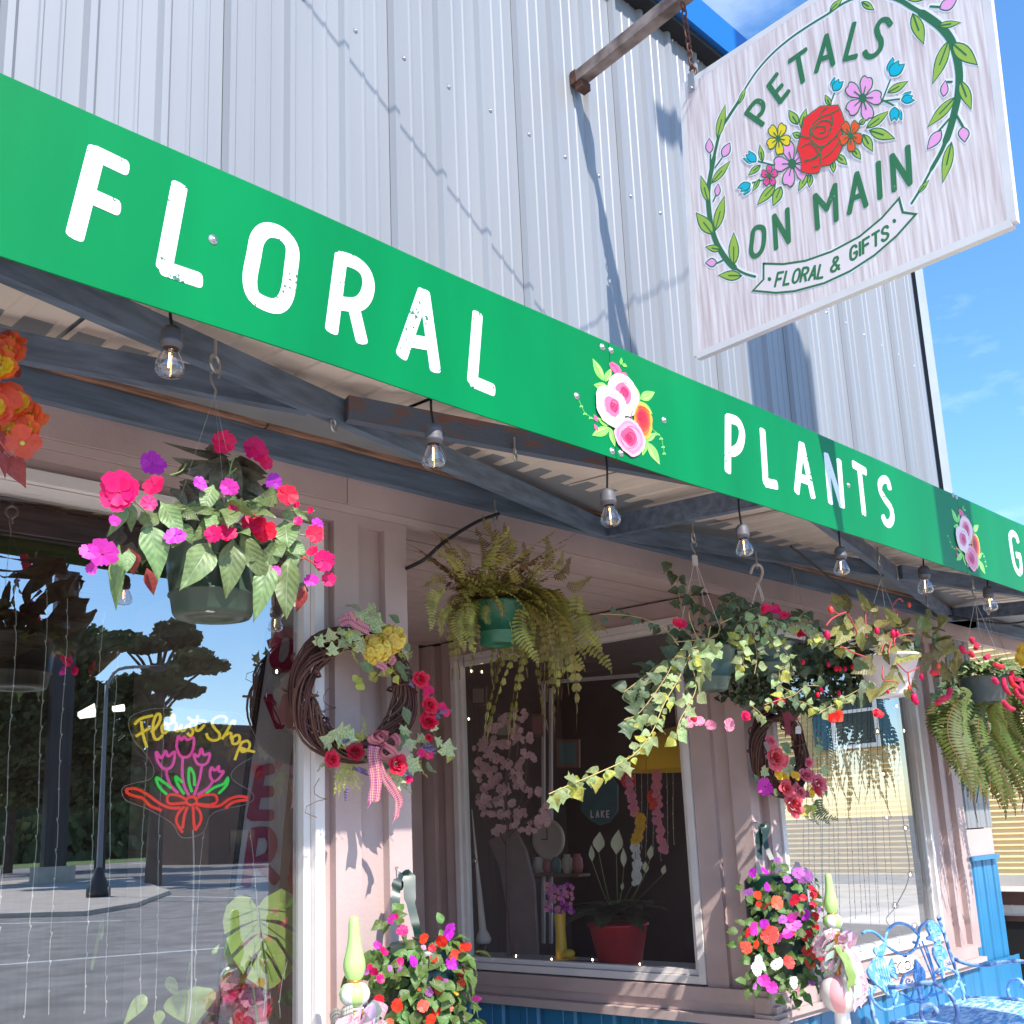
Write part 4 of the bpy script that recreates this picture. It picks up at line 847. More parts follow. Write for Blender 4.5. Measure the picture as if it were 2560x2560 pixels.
for a, b, w in [(a_, b_, w_*.72) for a_, b_, w_ in [((1040, 395), (735, 370), 48), ((1040, 425), (795, 530), 120), ((1050, 440), (860, 505), 110), ((1055, 430), (930, 545), 110), ((1060, 420), (1195, 600), 120), ((1070, 400), (1200, 520), 105), ((1090, 480), (1240, 665), 95), ((1010, 415), (1055, 570), 105), ((660, 520), (752, 508), 40), ((620, 600), (760, 700), 66), ((690, 560), (850, 640), 74), ((700, 590), (770, 730), 76), ((1150, 560), (1180, 760), 110), ((1200, 590), (1270, 690), 90), ((820, 560), (900, 700), 80), ((880, 700), (770, 900), 100), ((980, 680), (990, 860), 80), ((600, 760), (560, 880), 120), ((1230, 640), (1330, 610), 60), ((1130, 620), (1060, 700), 70), ((860, 330), (960, 340), 30), ((520, 900), (480, 1050), 110), ((1330, 900), (1270, 1060), 90), ((700, 900), (640, 780), 90), ((1020, 700), (1180, 730), 110), ((1270, 800), (1160, 900), 120), ((840, 800), (900, 930), 120), ((300, 880), (200, 1000), 70), ((280, 1000), (330, 1100), 80), ((1560, 1250), (1470, 1400), 60), ((760, 1000), (700, 880), 120), ((600, 1000), (560, 860), 100)]]:
    leaf_px(imp, L_dark, ZI, TIb, a, b, w, .58, TI, .4)
for a, b, w in [((330, 1020), (380, 1200), 135), ((460, 1160), (520, 1340), 100), ((1550, 1280), (1500, 1450), 80), ((1380, 1130), (1350, 1240), 60)]: leaf_px(imp, L_red, ZI, TI, a, b, w, .58, None, .3)
for i in range(46):
    a = rnd()*6.28; r = .04+.15*rnd(); p = ctr+V((r*math.cos(a), r*math.sin(a), -.04+.20*rnd()*(1-r*3))); d = V((math.cos(a)+rs(.5), math.sin(a)+rs(.5), rs(.7)-.25)); put('leaf', L_imp, imp, p, basis(d, (-.3+rs(.4), -.5, .8)), (.08+.05*rnd())*.9)
for i in range(40):
    a = rnd()*6.28; r = .05+.11*rnd(); p = ctr+V((r*math.cos(a), r*math.sin(a), -.02+.16*rnd()*(1-r*4))); d = V((math.cos(a), math.sin(a), rs(.5)-.2))
    put('leaf', L_dark, imp, p, basis(d, (-.3+rs(.5), -.5, .7)), (.05+.03*rnd(), .09+.05*rnd(), .08))
for (x, y, r, k, dbl) in [(985, 285, 92, 'hot', 0), (1195, 325, 88, 'hot', 0), (1235, 365, 70, 'hot', 1), (1282, 425, 62, 'hot', 0), (497, 442, 92, 'pur', 0), (275, 635, 122, 'hot', 1), (340, 600, 70, 'hot', 0), (515, 585, 78, 'red', 0), (480, 715, 58, 'hot', 0), (825, 575, 50, 'pur', 0), (1030, 605, 66, 'mag', 0), (1340, 565, 62, 'pur', 0), (1430, 650, 80, 'red', 0), (1055, 755, 34, 'hot', 1), (655, 935, 68, 'pur', 0), (925, 930, 62, 'hot', 0), (1005, 925, 72, 'hot', 0), (1190, 850, 88, 'red', 1), (1265, 905, 84, 'red', 1), (155, 1060, 98, 'mag', 0), (60, 1045, 58, 'mag', 0), (80, 1165, 38, 'mag', 0), (240, 830, 38, 'mag', 0), (1620, 930, 74, 'red', 0), (1640, 860, 50, 'pur', 0), (1605, 1040, 50, 'red', 0), (1675, 1105, 82, 'hot', 0), (1718, 1245, 56, 'hot', 0), (1597, 1248, 56, 'mag', 0), (1500, 835, 36, 'hot', 0), (1497, 722, 24, 'hot', 1), (1590, 760, 24, 'hot', 1), (1350, 1180, 40, 'mag', 0), (290, 535, 40, 'hot', 0)]:
    T = aty(YI-.19+rs(.03)) if y > 500 else aty(YI-.02); p = T(*ZI(x, y)); s = r/2.76*.00118
    put('flower', (FD if dbl else FI).get(k, FI[k]) if dbl and k in FD else FI[k], imp, p, rot_face(p, .4), s)
for P in ([(1060, 950), (1060, 780), (1020, 640), (1050, 420), (1100, 380)], [(1080, 470), (1000, 540)], [(1520, 1080), (1600, 1120), (1650, 1180)], [(1440, 760), (1560, 775), (1620, 765)], [(540, 860), (400, 720), (300, 660)], [(210, 1240), (200, 1180), (215, 1110)], [(1520, 1110), (1590, 1060), (1640, 1080)], [(730, 440), (700, 490), (620, 520)], [(1500, 840), (1470, 880), (1440, 980)]):
    tube(cat([TIf(*ZI(*q)) for q in P], 4), .0026, 5, MB()).build('stem', G['stemred' if P[0][0] > 1500 else 'stemgr'], imp)
# ---------------------------------------------------------------- orange begonia at the left edge
YO = 2.72; TO = aty(YO); ob_ = TO(-250, 1170)
obg = thing('hanging_basket', 'orange and yellow double begonias spilling from a basket at the left edge', 'hanging basket', ob_, 'baskets hanging from the awning')
pot(obg, ob_, .14, .11, .2, PG); wires(obg, V((ob_.x, YO, zb(YO)-.05)), ob_+V((0, 0, .2)), .14)
tube([V((ob_.x, YO, zb(YO)+.02)), V((ob_.x, YO, zb(YO)-.06))], .004, 6, MB()).build('hook', ZNK, obg)
R1 = petals('flower', [FP['ora'], FP['ora'], FP['yel'], EYEY], 6, .62, .25, .08, 3, .4, jr=.22); R2 = petals('flower', [FP['ora'], FP['yel'], FP['yel'], EYEY], 6, .62, .25, .08, 3, .4, jr=.22); R3 = petals('flower', [FP['ora'], EYEY], 4, .5, .25, 0, 1, .2)
for x, y, r, me in ((20, 215, 66, R1), (15, 290, 78, R1), (20, 395, 88, R2), (55, 365, 60, R1), (75, 545, 96, R2), (140, 605, 88, R1), (95, 690, 80, R1), (70, 765, 84, R3), (160, 690, 70, R1), (-60, 330, 100, R2), (-80, 560, 110, R1)):
    p = TO(*Z4(x, y))+V((rs(.02), rs(.03), 0)); put('flower', me, obg, p, rot_face(p, .25), r/2.1467*.00122)
L_bor = grid_leaf('leaf', G['impred'], HE, .3, .3, .05, 6)
for a, b, w in (((60, 840), (130, 1008), 120), ((60, 170), (0, 180), 30), ((60, 400), (125, 360), 60), ((10, 820), (30, 950), 60), ((-30, 700), (20, 830), 80)): leaf_px(obg, L_bor, Z4, TO, a, b, w, .88, None, .3)
for P in ([(-100, 500), (10, 620), (60, 640)], [(-110, 600), (0, 760), (60, 840)], [(-100, 450), (0, 440)]): tube(cat([TO(*Z4(*q)) for q in P], 4), .004, 5, MB()).build('stem', G['stemred'], obg)
for i in range(26):
    a = rnd()*6.28; p = ob_+V((.1*math.cos(a), .1*math.sin(a), .2+.1*rnd())); put('leaf', L_bor, obg, p, basis(V((math.cos(a), math.sin(a), rs(.6)))), .09)
# ---------------------------------------------------------------- fern in the alcove mouth
YF = 3.46; TF = aty(YF); fb = TF(*Z5(967, 1745)); fb = V((fb.x, YF, fb.z))
PGF = mat('green_plastic', srgb(36, 96, 70), .35, noise=.1, ns=3)
frn = thing('hanging_basket', 'green plastic basket with a straggly olive fern hanging in the mouth of the alcove', 'hanging basket', fb, 'baskets hanging from the awning')
pot(frn, fb, .128, .098, .20, PGF)
fh = V((fb.x, YF, 3.10)); s_hook(fh, .10).build('hook', ZNK, frn); wires(frn, fh+V((0, 0, -.1)), fb+V((0, 0, .2)), .125, 3, .0009)
eye_hook(fh+V((0, 0, .01)), 'in the blue ledger, holding the straggly fern basket', 1.2, .5)
FM = [frond_mesh('frond', [G['fern'], G['fernbr']], 20, a, b, w, 1, rg) for a, b, w, rg in ((.9, .9, .11, .1), (.7, 1.3, .12, .2), (.45, 1.5, .13, .15), (1.1, .6, .10, .25), (.3, 1.0, .11, .5))]
FB = [frond_mesh('frond', [G['fernbr'], G['fernbr']], 16, a, b, w, 1, .6) for a, b, w in ((.9, .8, .08), (.6, 1.2, .07), (1.0, .5, .06))]
fc = fb+V((0, 0, .19))
for i in range(140):
    a = rnd()*6.28; d = V((math.cos(a), math.sin(a), 0)); r = rnd()
    me = random.choice(FM[:4]) if r > .3 else random.choice(FB)
    L = .26+.24*rnd()
    put('frond', me, frn, fc+d*.05*rnd(), basis(d, (rs(.25), rs(.25), 1)), L)
for i in range(30):   # upright middle
    a = rnd()*6.28; d = V((math.cos(a)*.45, math.sin(a)*.45, 1)).normalized(); put('frond', random.choice(FM[:1]+FB[:1]+FM[3:4]), frn, fc+V((rs(.05), rs(.05), 0)), basis(d, (math.cos(a), math.sin(a), .3)), .22+.16*rnd())
FDn = [frond_mesh('frond', [G['fern'], G['fernbr']], 24, a, b, w, 1, .05) for a, b, w in ((.55, 1.6, .10), (.35, 1.7, .12), (.7, 1.5, .11))]
for i in range(28):   # long fronds drooping on the right
    a = rs(1.0)-.3; d = V((math.cos(a), math.sin(a), 0)); put('frond', random.choice(FDn), frn, fc+d*(.04+.06*rnd()), basis(d, (rs(.3), rs(.3), 1)), .40+.26*rnd())
def dangling(px0, px1, w, T, mt='fern', zf=Z5, n=18):
    A, B = T(*zf(*px0)), T(*zf(*px1)); me = frond_mesh('frond', [G[mt], G['fernbr']], n, .12, .12, w, 1, .05); d = B-A
    put('frond', me, frn, A, basis(d, facing(A, .4)), d.length*1.06)
for a, b in (((1080, 1560), (1140, 1870)), ((1180, 1480), (1330, 1860)), ((1230, 1600), (1390, 1900)), ((1310, 1500), (1390, 1830)), ((1380, 1480), (1480, 1800)), ((1420, 1560), (1530, 1910)), ((1300, 1640), (1340, 1930)), ((1360, 1500), (1520, 1700)), ((1270, 1450), (1440, 1640)), ((900, 1540), (880, 1640)), ((660, 1440), (560, 1660)), ((700, 1540), (620, 1700)), ((760, 1560), (750, 1790)), ((820, 1560), (800, 1800)), ((700, 1300), (680, 1200)), ((960, 1300), (900, 1040)), ((1000, 1300), (1010, 1090)), ((880, 1320), (860, 1110)), ((1080, 1320), (1110, 1190)), ((1200, 1330), (1240, 1160)), ((1260, 1380), (1360, 1290)), ((1250, 1330), (1320, 1250)), ((1330, 1420), (1460, 1400)), ((800, 1320), (740, 1190)), ((760, 1380), (640, 1210)), ((680, 1400), (540, 1410))):
    dangling(a, b, .17, aty(YF-.1+rs(.12)))
dangling((890, 1540), (900, 1640), .34, aty(YF-.15), 'fernlit')
for i in range(110):
    a = rnd()*6.28; d = V((math.cos(a), math.sin(a), .3+rnd())).normalized(); L = .15+.2*rnd(); p = fc+V((rs(.06), rs(.06), 0)); tube(cat([p, p+d*L*.6, p+d*L+V((0, 0, -.10*rnd()))], 3), .0012, 4, MB()).build('dry_stem', G['fernbr'], frn)
# ---------------------------------------------------------------- vine basket
def vine(par, P, Y, me_list, size, n, m='twig', zf=None, rad=.0025, side=.03, j=.45, name='vine_stem'):
    """a stem through photo points with leaves set along it; Y per point or constant"""
    zf = zf or (lambda x, y: (x, y)); Q = [aty(Y[i] if isinstance(Y, (list, tuple)) else Y)(*zf(*q)) for i, q in enumerate(P)]; C_ = cat(Q, 6)
    tube(C_, rad, 5, MB()).build(name, G[m], par)
    for i in range(n):
        k = int((i+rnd())/n*(len(C_)-1)); p = C_[k]; t = (C_[min(k+1, len(C_)-1)]-C_[max(k-1, 0)]).normalized()
        sd = t.cross(V((-.6, -.75, .1)))*(1 if rnd() > .5 else -1); d = (sd+t*rs(.6)+V((rs(.4), rs(.4), -.5+rs(.5)))).normalized(); s = size*(.6+.7*rnd())
        put('leaf', random.choice(me_list), par, p+d*s*.3*rnd(), basis(d, V((-.5+rs(j), -.75+rs(j), .45+rs(j)))), s)
PGG = mat('grey_green_plastic', srgb(70, 88, 78), .32, noise=.1, ns=3); PGR = mat('smoky_plastic', srgb(84, 92, 92), .28, noise=.08, ns=3)
YC = 3.08; TC = aty(YC); cb = TC(1771, 1728); cb = V((cb.x, YC, cb.z))
ivb = thing('hanging_basket', 'dark green basket with a long pale vine trailing left and bare yellow twigs', 'hanging basket', cb, 'baskets hanging from the awning')
pot(ivb, cb, .158, .10, .225, PGG)
ch = V((4.33, YC+.02, zb(YC)-.005)); eye_hook(ch, 'under the cross rafter, holding the trailing vine basket', 1.4, .3); s_hook(ch+V((0, 0, -.03)), .10).build('hook', ZNK, ivb)
c = ch+V((0, 0, -.15)); box(c.x-.017, c.x+.017, c.y-.006, c.y+.006, c.z-.03, c.z+.025).build('hanger_tab', M['vinyl'], ivb); wires(ivb, c, cb+V((0, 0, .225)), .155, 3, .0016, M['vinyl'])
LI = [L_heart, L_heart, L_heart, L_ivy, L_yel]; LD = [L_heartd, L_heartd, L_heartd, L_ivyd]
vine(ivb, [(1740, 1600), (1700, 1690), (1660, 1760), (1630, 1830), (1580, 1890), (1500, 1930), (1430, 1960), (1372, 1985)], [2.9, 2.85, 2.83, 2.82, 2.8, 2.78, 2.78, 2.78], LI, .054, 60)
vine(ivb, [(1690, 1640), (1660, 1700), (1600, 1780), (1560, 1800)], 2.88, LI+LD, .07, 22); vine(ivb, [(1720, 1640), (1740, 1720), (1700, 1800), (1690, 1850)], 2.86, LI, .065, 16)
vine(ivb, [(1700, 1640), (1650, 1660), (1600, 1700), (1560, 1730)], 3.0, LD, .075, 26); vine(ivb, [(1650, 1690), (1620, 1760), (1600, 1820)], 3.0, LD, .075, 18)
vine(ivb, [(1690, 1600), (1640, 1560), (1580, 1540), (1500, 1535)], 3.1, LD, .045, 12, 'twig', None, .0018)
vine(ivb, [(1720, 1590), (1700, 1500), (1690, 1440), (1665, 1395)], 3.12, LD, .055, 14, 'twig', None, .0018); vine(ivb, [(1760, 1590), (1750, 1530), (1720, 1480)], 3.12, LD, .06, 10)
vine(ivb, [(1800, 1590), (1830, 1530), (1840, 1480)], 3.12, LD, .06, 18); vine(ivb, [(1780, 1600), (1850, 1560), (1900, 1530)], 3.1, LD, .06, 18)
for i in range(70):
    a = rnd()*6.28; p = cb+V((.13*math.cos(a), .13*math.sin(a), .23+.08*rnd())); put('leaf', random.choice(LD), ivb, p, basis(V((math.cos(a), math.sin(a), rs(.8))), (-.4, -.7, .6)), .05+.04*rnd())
for P in ([(1685, 1605), (1740, 1600), (1790, 1590), (1800, 1560), (1802, 1540)], [(1800, 1558), (1830, 1545)], [(1745, 1600), (1725, 1550), (1722, 1530)], [(1700, 1625), (1740, 1618), (1790, 1585)], [(1690, 1640), (1720, 1645), (1745, 1640)], [(1695, 1612), (1680, 1590)], [(1770, 1595), (1776, 1565)], [(1720, 1660), (1735, 1625)]):
    tube(cat([aty(2.86)(*q) for q in P], 4), .0028, 5, MB()).build('twig', G['twig'], ivb)
for a, b, w in (((1762, 1605), (1795, 1650), 42), ((1760, 1650), (1775, 1700), 40), ((1750, 1655), (1750, 1740), 22), ((1800, 1625), (1745, 1640), 26)): leaf_px(ivb, L_ivy, lambda x, y: (x, y), aty(2.84), a, b, w, 1.1, None, .2)
for x, y in ((1690, 1556), (1703, 1560)): put('flower', FD['red'], ivb, aty(2.95)(x, y), rot_face(None, .3), .026)
# ---------------------------------------------------------------- bougainvillea basket on the white hook
YD = 3.05; TD = aty(YD); hk2 = APL(1893, 1414); db = TD(1905, 1680)
bou = thing('hanging_basket', 'bougainvillea basket with pink bracts and light leaves on a pale plastic hook', 'hanging basket', db, 'baskets hanging from the awning')
hp = aty(YD)(*ZB(778, 90)); ht = MB(); tube(cat([aty(YD)(*ZB(*q)) for q in ((730, 175), (745, 125), (775, 100), (810, 115), (825, 160), (810, 215), (785, 260))], 5), [.006]+[.008]*28+[.009, .012], 8, ht); ht.build('plastic_hook', mat('ivory_plastic', srgb(214, 204, 198), .5), bou)
eye_hook(hp+V((0, 0, .02)), 'in the ledger, holding the pale plastic hook', 1.2, .5)
pot(bou, V((db.x+.06, YD, db.z)), .15, .10, .16, PGG)
for q in (((790, 255), (732, 445)), ((785, 255), (825, 400)), ((795, 255), (838, 390))): tube([aty(YD)(*ZB(*q[0])), aty(YD)(*ZB(*q[1]))], .004, 6, MB()).build('hanger_strap', M['vinyl'], bou)
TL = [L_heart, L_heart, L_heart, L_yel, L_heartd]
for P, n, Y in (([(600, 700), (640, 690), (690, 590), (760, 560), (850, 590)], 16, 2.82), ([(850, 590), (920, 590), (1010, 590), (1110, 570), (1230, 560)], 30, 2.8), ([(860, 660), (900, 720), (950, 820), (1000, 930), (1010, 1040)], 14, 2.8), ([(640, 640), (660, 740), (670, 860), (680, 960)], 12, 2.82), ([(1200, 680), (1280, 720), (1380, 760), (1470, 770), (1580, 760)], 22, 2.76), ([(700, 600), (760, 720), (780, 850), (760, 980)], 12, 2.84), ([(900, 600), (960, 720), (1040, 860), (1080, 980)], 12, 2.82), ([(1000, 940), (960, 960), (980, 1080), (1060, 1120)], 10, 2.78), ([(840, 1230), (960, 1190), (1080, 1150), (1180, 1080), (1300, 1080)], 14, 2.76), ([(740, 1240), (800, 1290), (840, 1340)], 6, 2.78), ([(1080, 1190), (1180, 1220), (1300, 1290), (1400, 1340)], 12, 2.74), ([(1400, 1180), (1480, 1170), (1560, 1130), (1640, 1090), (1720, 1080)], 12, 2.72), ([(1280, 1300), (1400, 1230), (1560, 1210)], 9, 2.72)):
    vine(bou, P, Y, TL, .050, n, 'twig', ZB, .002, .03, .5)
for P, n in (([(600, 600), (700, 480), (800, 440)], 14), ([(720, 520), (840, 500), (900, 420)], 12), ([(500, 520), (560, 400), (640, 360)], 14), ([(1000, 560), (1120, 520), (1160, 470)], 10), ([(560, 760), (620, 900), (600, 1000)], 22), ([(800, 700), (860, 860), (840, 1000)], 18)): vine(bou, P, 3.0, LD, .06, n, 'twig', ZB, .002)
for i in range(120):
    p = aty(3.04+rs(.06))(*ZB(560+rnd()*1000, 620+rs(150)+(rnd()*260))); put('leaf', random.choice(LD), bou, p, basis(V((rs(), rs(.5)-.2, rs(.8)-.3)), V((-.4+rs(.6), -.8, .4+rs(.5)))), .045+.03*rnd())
for x, y, s in ((840, 455, .032), (920, 455, .036), (1000, 510, .032), (1150, 640, .03), (1140, 660, .026), (970, 1195, .034), (690, 1330, .03)):
    for k in range(3): p = aty(2.84)(*ZB(x+rs(14), y+rs(14))); put('bract', FD['red' if k else 'hot'], bou, p, rot_face(p, .6), s*.75)
# small leaved fuchsia mass behind
fuc = thing('hanging_basket', 'dense dark basket of small leaves with tiny pink fuchsia buds, behind the bougainvillea', 'hanging basket', aty(3.2)(2010, 1700), 'baskets hanging from the awning')
fcx = aty(3.22)(2005, 1670); pot(fuc, fcx+V((0, .0, -.05)), .13, .1, .16, PGG); wires(fuc, V((fcx.x, fcx.y, zb(fcx.y))), fcx+V((0, 0, .1)), .12)
def ell(): 
    while 1:
        v = V((rs(), rs(), rs()))
        if v.length < 1: return v
ax_ = CR*1; n_ = 0
sf = MB(); src = [tuple(v.co) for v in L_sm.vertices]; sfc = [tuple(p.vertices) for p in L_sm.polygons]
for i in range(1500):
    u = rs(1); up = .15 if u < -.2 else (.22 if u < .5 else .16)
    v = ell(); p = fcx+CR*(u*.54+.0)+V((-.1*v.x, -.16*abs(v.y), 0))+V((0, 0, -.05-.07*u*0+ (rs(.2)*(1-.5*abs(u)))-.04*(u < 0)))
    d = V((rs(), rs()-.2, rs()-.3)).normalized(); R = basis(d, V((-.5+rs(.5), -.8+rs(.5), .4+rs(.5)))); s = .036+.022*rnd()
    if i < 290: put('leaf', L_sm, fuc, p+V((-.03, -.05, 0)), R, s)
    else: Mx = xf(p, R, s); sf.add([Mx @ V(q) for q in src], sfc, 0, True)
fuo = sf.build('foliage', G['fuch'], fuc, kind='stuff')
for x, y in ((1150, 885), (1355, 905), (1415, 940), (1445, 940), (1490, 940), (1550, 925), (1300, 1110), (1440, 1135), (1270, 1150), (240, 1295), (260, 1330), (280, 1345)):
    p = aty(2.88)(*ZB(x, y)); ball(p, .012, MB(), 0, 8, 6, (1, 1, 1.3)).build('bud', FP['red'], fuc)
for x, y in ((135, 310), (190, 308), (165, 300), (350, 318), (350, 335), (250, 330)):
    p = aty(3.05)(*Z9(x, y)); put('flower', FD['pin'], fuc, p, rot_face(p, .3), .03)
# ---------------------------------------------------------------- white pot begonia
YE = 2.76; TE = aty(YE); eb = TE(2228, 1742); eb = V((eb.x, YE, eb.z)); PW_ = mat('white_plastic', srgb(236, 228, 226), .4, noise=.04, ns=4)
beg = thing('hanging_basket', 'white plastic pot with an olive leaved begonia and coral buds', 'hanging basket', eb, 'baskets hanging from the awning')
pot(beg, eb, .18, .10, .235, PW_, 'pot', .02, False)
eh_ = APL(*Z6(1150, 1160)); eye_hook(eh_, 'holding the white begonia pot', 1.3, .3); s_hook(eh_+V((0, 0, -.03)), .11).build('hook', ZNK, beg); wires(beg, eh_+V((0, 0, -.14)), eb+V((0, 0, .235)), .175, 3, .0016)
for a, b, w in (((760, 215), (700, 150), 80), ((800, 190), (830, 110), 70), ((790, 200), (750, 275), 70), ((830, 190), (850, 320), 100), ((1040, 280), (950, 120), 70), ((1050, 290), (1080, 190), 110), ((1100, 260), (1130, 380), 60), ((800, 420), (740, 350), 60), ((830, 430), (890, 360), 70), ((860, 440), (700, 480), 70), ((840, 480), (760, 600), 90), ((1020, 420), (940, 500), 90), ((1060, 440), (1020, 560), 90), ((960, 520), (990, 680), 90), ((1010, 560), (1140, 690), 110), ((1200, 520), (1120, 600), 90), ((1160, 460), (1240, 330), 80), ((1320, 420), (1220, 300), 80), ((1380, 460), (1420, 330), 90), ((1560, 480), (1640, 310), 90), ((1640, 360), (1730, 330), 70), ((1660, 540), (1850, 390), 110), ((1600, 500), (1690, 610), 60), ((1700, 590), (1930, 610), 70), ((1760, 620), (1930, 760), 100), ((1700, 640), (1880, 700), 110), ((1740, 800), (1840, 1020), 90), ((1850, 780), (1900, 960), 70), ((1560, 760), (1680, 880), 120), ((1480, 680), (1350, 750), 90), ((1000, 860), (930, 780), 100), ((1080, 800), (960, 880), 90), ((1040, 1000), (990, 1200), 110), ((1130, 1050), (1060, 1130), 90), ((1290, 920), (1190, 1110), 110), ((1330, 900), (1390, 1060), 80), ((1430, 900), (1510, 1090), 60), ((1420, 1060), (1440, 1160), 70), ((1500, 580), (1580, 640), 80), ((1350, 560), (1460, 500), 80), ((1280, 620), (1180, 680), 80), ((1210, 700), (1240, 820), 60), ((1320, 830), (1280, 860), 50), ((1600, 430), (1520, 360), 80), ((1680, 450), (1760, 520), 100), ((1800, 560), (1760, 700), 90), ((1900, 700), (1930, 860), 70)):
    leaf_px(beg, L_beg if rnd() > .35 or a[0] > 1500 else L_begd, ZK, aty(YE-.14+rs(.06)), a, b, w*1.1, .95, None, .5)
for i in range(46):
    a = rnd()*6.28; p = eb+V((.13*math.cos(a), .13*math.sin(a), .22+.16*rnd())); put('leaf', random.choice([L_beg, L_begd]), beg, p, basis(V((math.cos(a), math.sin(a), rs(.8))), (-.4, -.5, .8)), .045+.045*rnd())
for P in ([(1240, 700), (1270, 580), (1300, 420), (1330, 300), (1270, 270), (1340, 180), (1380, 210)], [(1300, 640), (1300, 570), (1350, 540), (1450, 520), (1540, 530)], [(1320, 800), (1380, 860), (1430, 890), (1540, 840)], [(1550, 840), (1560, 900)], [(1190, 830), (1190, 960), (1300, 980), (1330, 1000)], [(1430, 890), (1440, 980), (1470, 1080)], [(1170, 700), (1200, 620), (1280, 590)], [(1030, 560), (1020, 400), (1020, 280)], [(850, 330), (900, 420), (940, 520)], [(700, 290), (760, 330), (830, 310)], [(1010, 740), (900, 700), (780, 640)], [(1640, 420), (1600, 470), (1560, 600)], [(640, 440), (700, 370), (800, 320)]):
    tube(cat([aty(YE-.17)(*ZK(*q)) for q in P], 5), .0042, 6, MB()).build('stem', G['stemred'], beg)
for x, y, sx in ((1285, 515, .03), (1325, 515, .026), (1560, 935, .03), (1490, 1140, .042), (1510, 1175, .03), (1440, 1040, .018), (1235, 1078, .018), (685, 290, .03), (1440, 240, .024), (1725, 830, .026), (1130, 490, .03), (650, 530, .034), (1130, 1285, .018)):
    p = aty(YE-.18)(*ZK(x, y)); ball(p, sx*.62, MB(), 0, 8, 6, (.8, .8, 1.15)).build('bud', FP['cor' if x in (685, 1725, 1440) else 'red'], beg)
for x, y in ((1755, 1300), (1400, 1330), (1440, 1320)):  # coral blooms hanging under the vines
    p = aty(YE-.1)(*ZB(x, y)); put('flower', FD['sca'], beg, p, rot_face(p, .4), .032)
# ---------------------------------------------------------------- chenille plant and the big fern behind it
YH = 2.72; TH = aty(YH); gb_ = TH(2468, 1756); gb_ = V((gb_.x, YH, gb_.z))
chn = thing('hanging_basket', 'grey pot with fuzzy red chenille tails above the big drooping fern', 'hanging basket', gb_, 'baskets hanging from the awning')
pot(chn, gb_, .170, .112, .165, PGR, 'pot', .012, False)
gh = APL(*Z6(1655, 1290)); eye_hook(gh, 'at the right, holding the grey chenille pot', 1.4, .3); s_hook(gh+V((0, 0, -.03)), .11).build('hook', ZNK, chn); wires(chn, gh+V((0, 0, -.14)), gb_+V((0, 0, .165)), .165, 3, .0016)
for i in range(210):
    a = rnd()*6.28; r = .06+.15*rnd(); p = gb_+V((r*math.cos(a), r*math.sin(a), .17+.10*rnd()-.5*max(0, r-.15))); put('leaf', random.choice([L_bas, L_bas, L_heartd, L_heart]), chn, p, basis(V((math.cos(a)+rs(.5), math.sin(a)+rs(.5), rs(.7))), (-.3, -.6, .8)), .04+.03*rnd())
for a in range(24): p = TH(*ZF(360+rnd()*170, 800+rnd()*200)); put('leaf', random.choice([L_bas, L_heartd]), chn, p, basis(V((rs(), rs(), -.5)), (-.3, -.7, .5)), .06)
CHN = mat('chenille_red', srgb(226, 42, 78), .9, noise=.3, ns=60, bump=1, bs=160, var=.1)
for P in ([(880, 795), (898, 848), (950, 858)], [(872, 830), (886, 882), (932, 912)], [(828, 845), (836, 905), (872, 958)], [(826, 998), (856, 1040), (902, 1056)], [(905, 915), (925, 962), (972, 985)], [(945, 872), (952, 925), (980, 955)], [(472, 915), (458, 968), (420, 998)], [(432, 972), (402, 998), (382, 1022)], [(768, 752), (800, 768), (832, 768)], [(758, 845), (776, 868), (786, 884)], [(702, 712), (718, 704), (732, 694)], [(640, 650), (650, 630), (655, 614)], [(612, 574), (620, 595), (624, 616)], [(600, 672), (612, 684), (626, 702)], [(540, 632), (555, 655), (572, 678)], [(345, 806), (370, 812), (392, 808)], [(960, 1000), (985, 1040), (1010, 1050)]):
    Q = cat([aty(YH-.2)(*ZF(*q)) for q in P], 5); k = len(Q); tube(Q, [.004+.013*math.sin(PI*min(.95, .12+i/k*.9))**.5 for i in range(k)], 8, MB()).build('flower_tail', CHN, chn)
YG = 3.0; gf = aty(YG)(2500, 1745)
bfn = thing('hanging_basket', 'large fern with long drooping green fronds hanging at the right end of the awning', 'hanging basket', gf, 'baskets hanging from the awning')
pot(bfn, gf+V((0, 0, -.08)), .16, .12, .2, PGG); fk = V((gf.x, gf.y, zb(gf.y)-.02)); wires(bfn, fk, gf+V((0, 0, .12)), .15); eye_hook(fk+V((0, 0, .02)), 'holding the large fern at the right', 1.4)
FL = [frond_mesh('frond', [G['fernlit'], G['fernbr']], 30, a, b, w, 1, .03) for a, b, w in ((.5, 1.55, .085), (.3, 1.7, .09), (.65, 1.45, .08), (.2, 1.75, .085))]
for i in range(110):
    a = rnd()*6.28; d = V((math.cos(a), math.sin(a), 0)); put('frond', random.choice(FL), bfn, gf+d*.07*rnd()+V((0, 0, .1)), basis(d, (rs(.3), rs(.3), 1)), .5+.34*rnd())
def hang(par, a, b, Y, w=.11):
    A, B = aty(Y)(*ZF(*a)), aty(Y)(*ZF(*b)); d = B-A; put('frond', frond_mesh('frond', [G['fernlit'], G['fernbr']], 30, .08, .10, w, 1, .03), par, A, basis(d, facing(A, .5)), d.length*1.05)
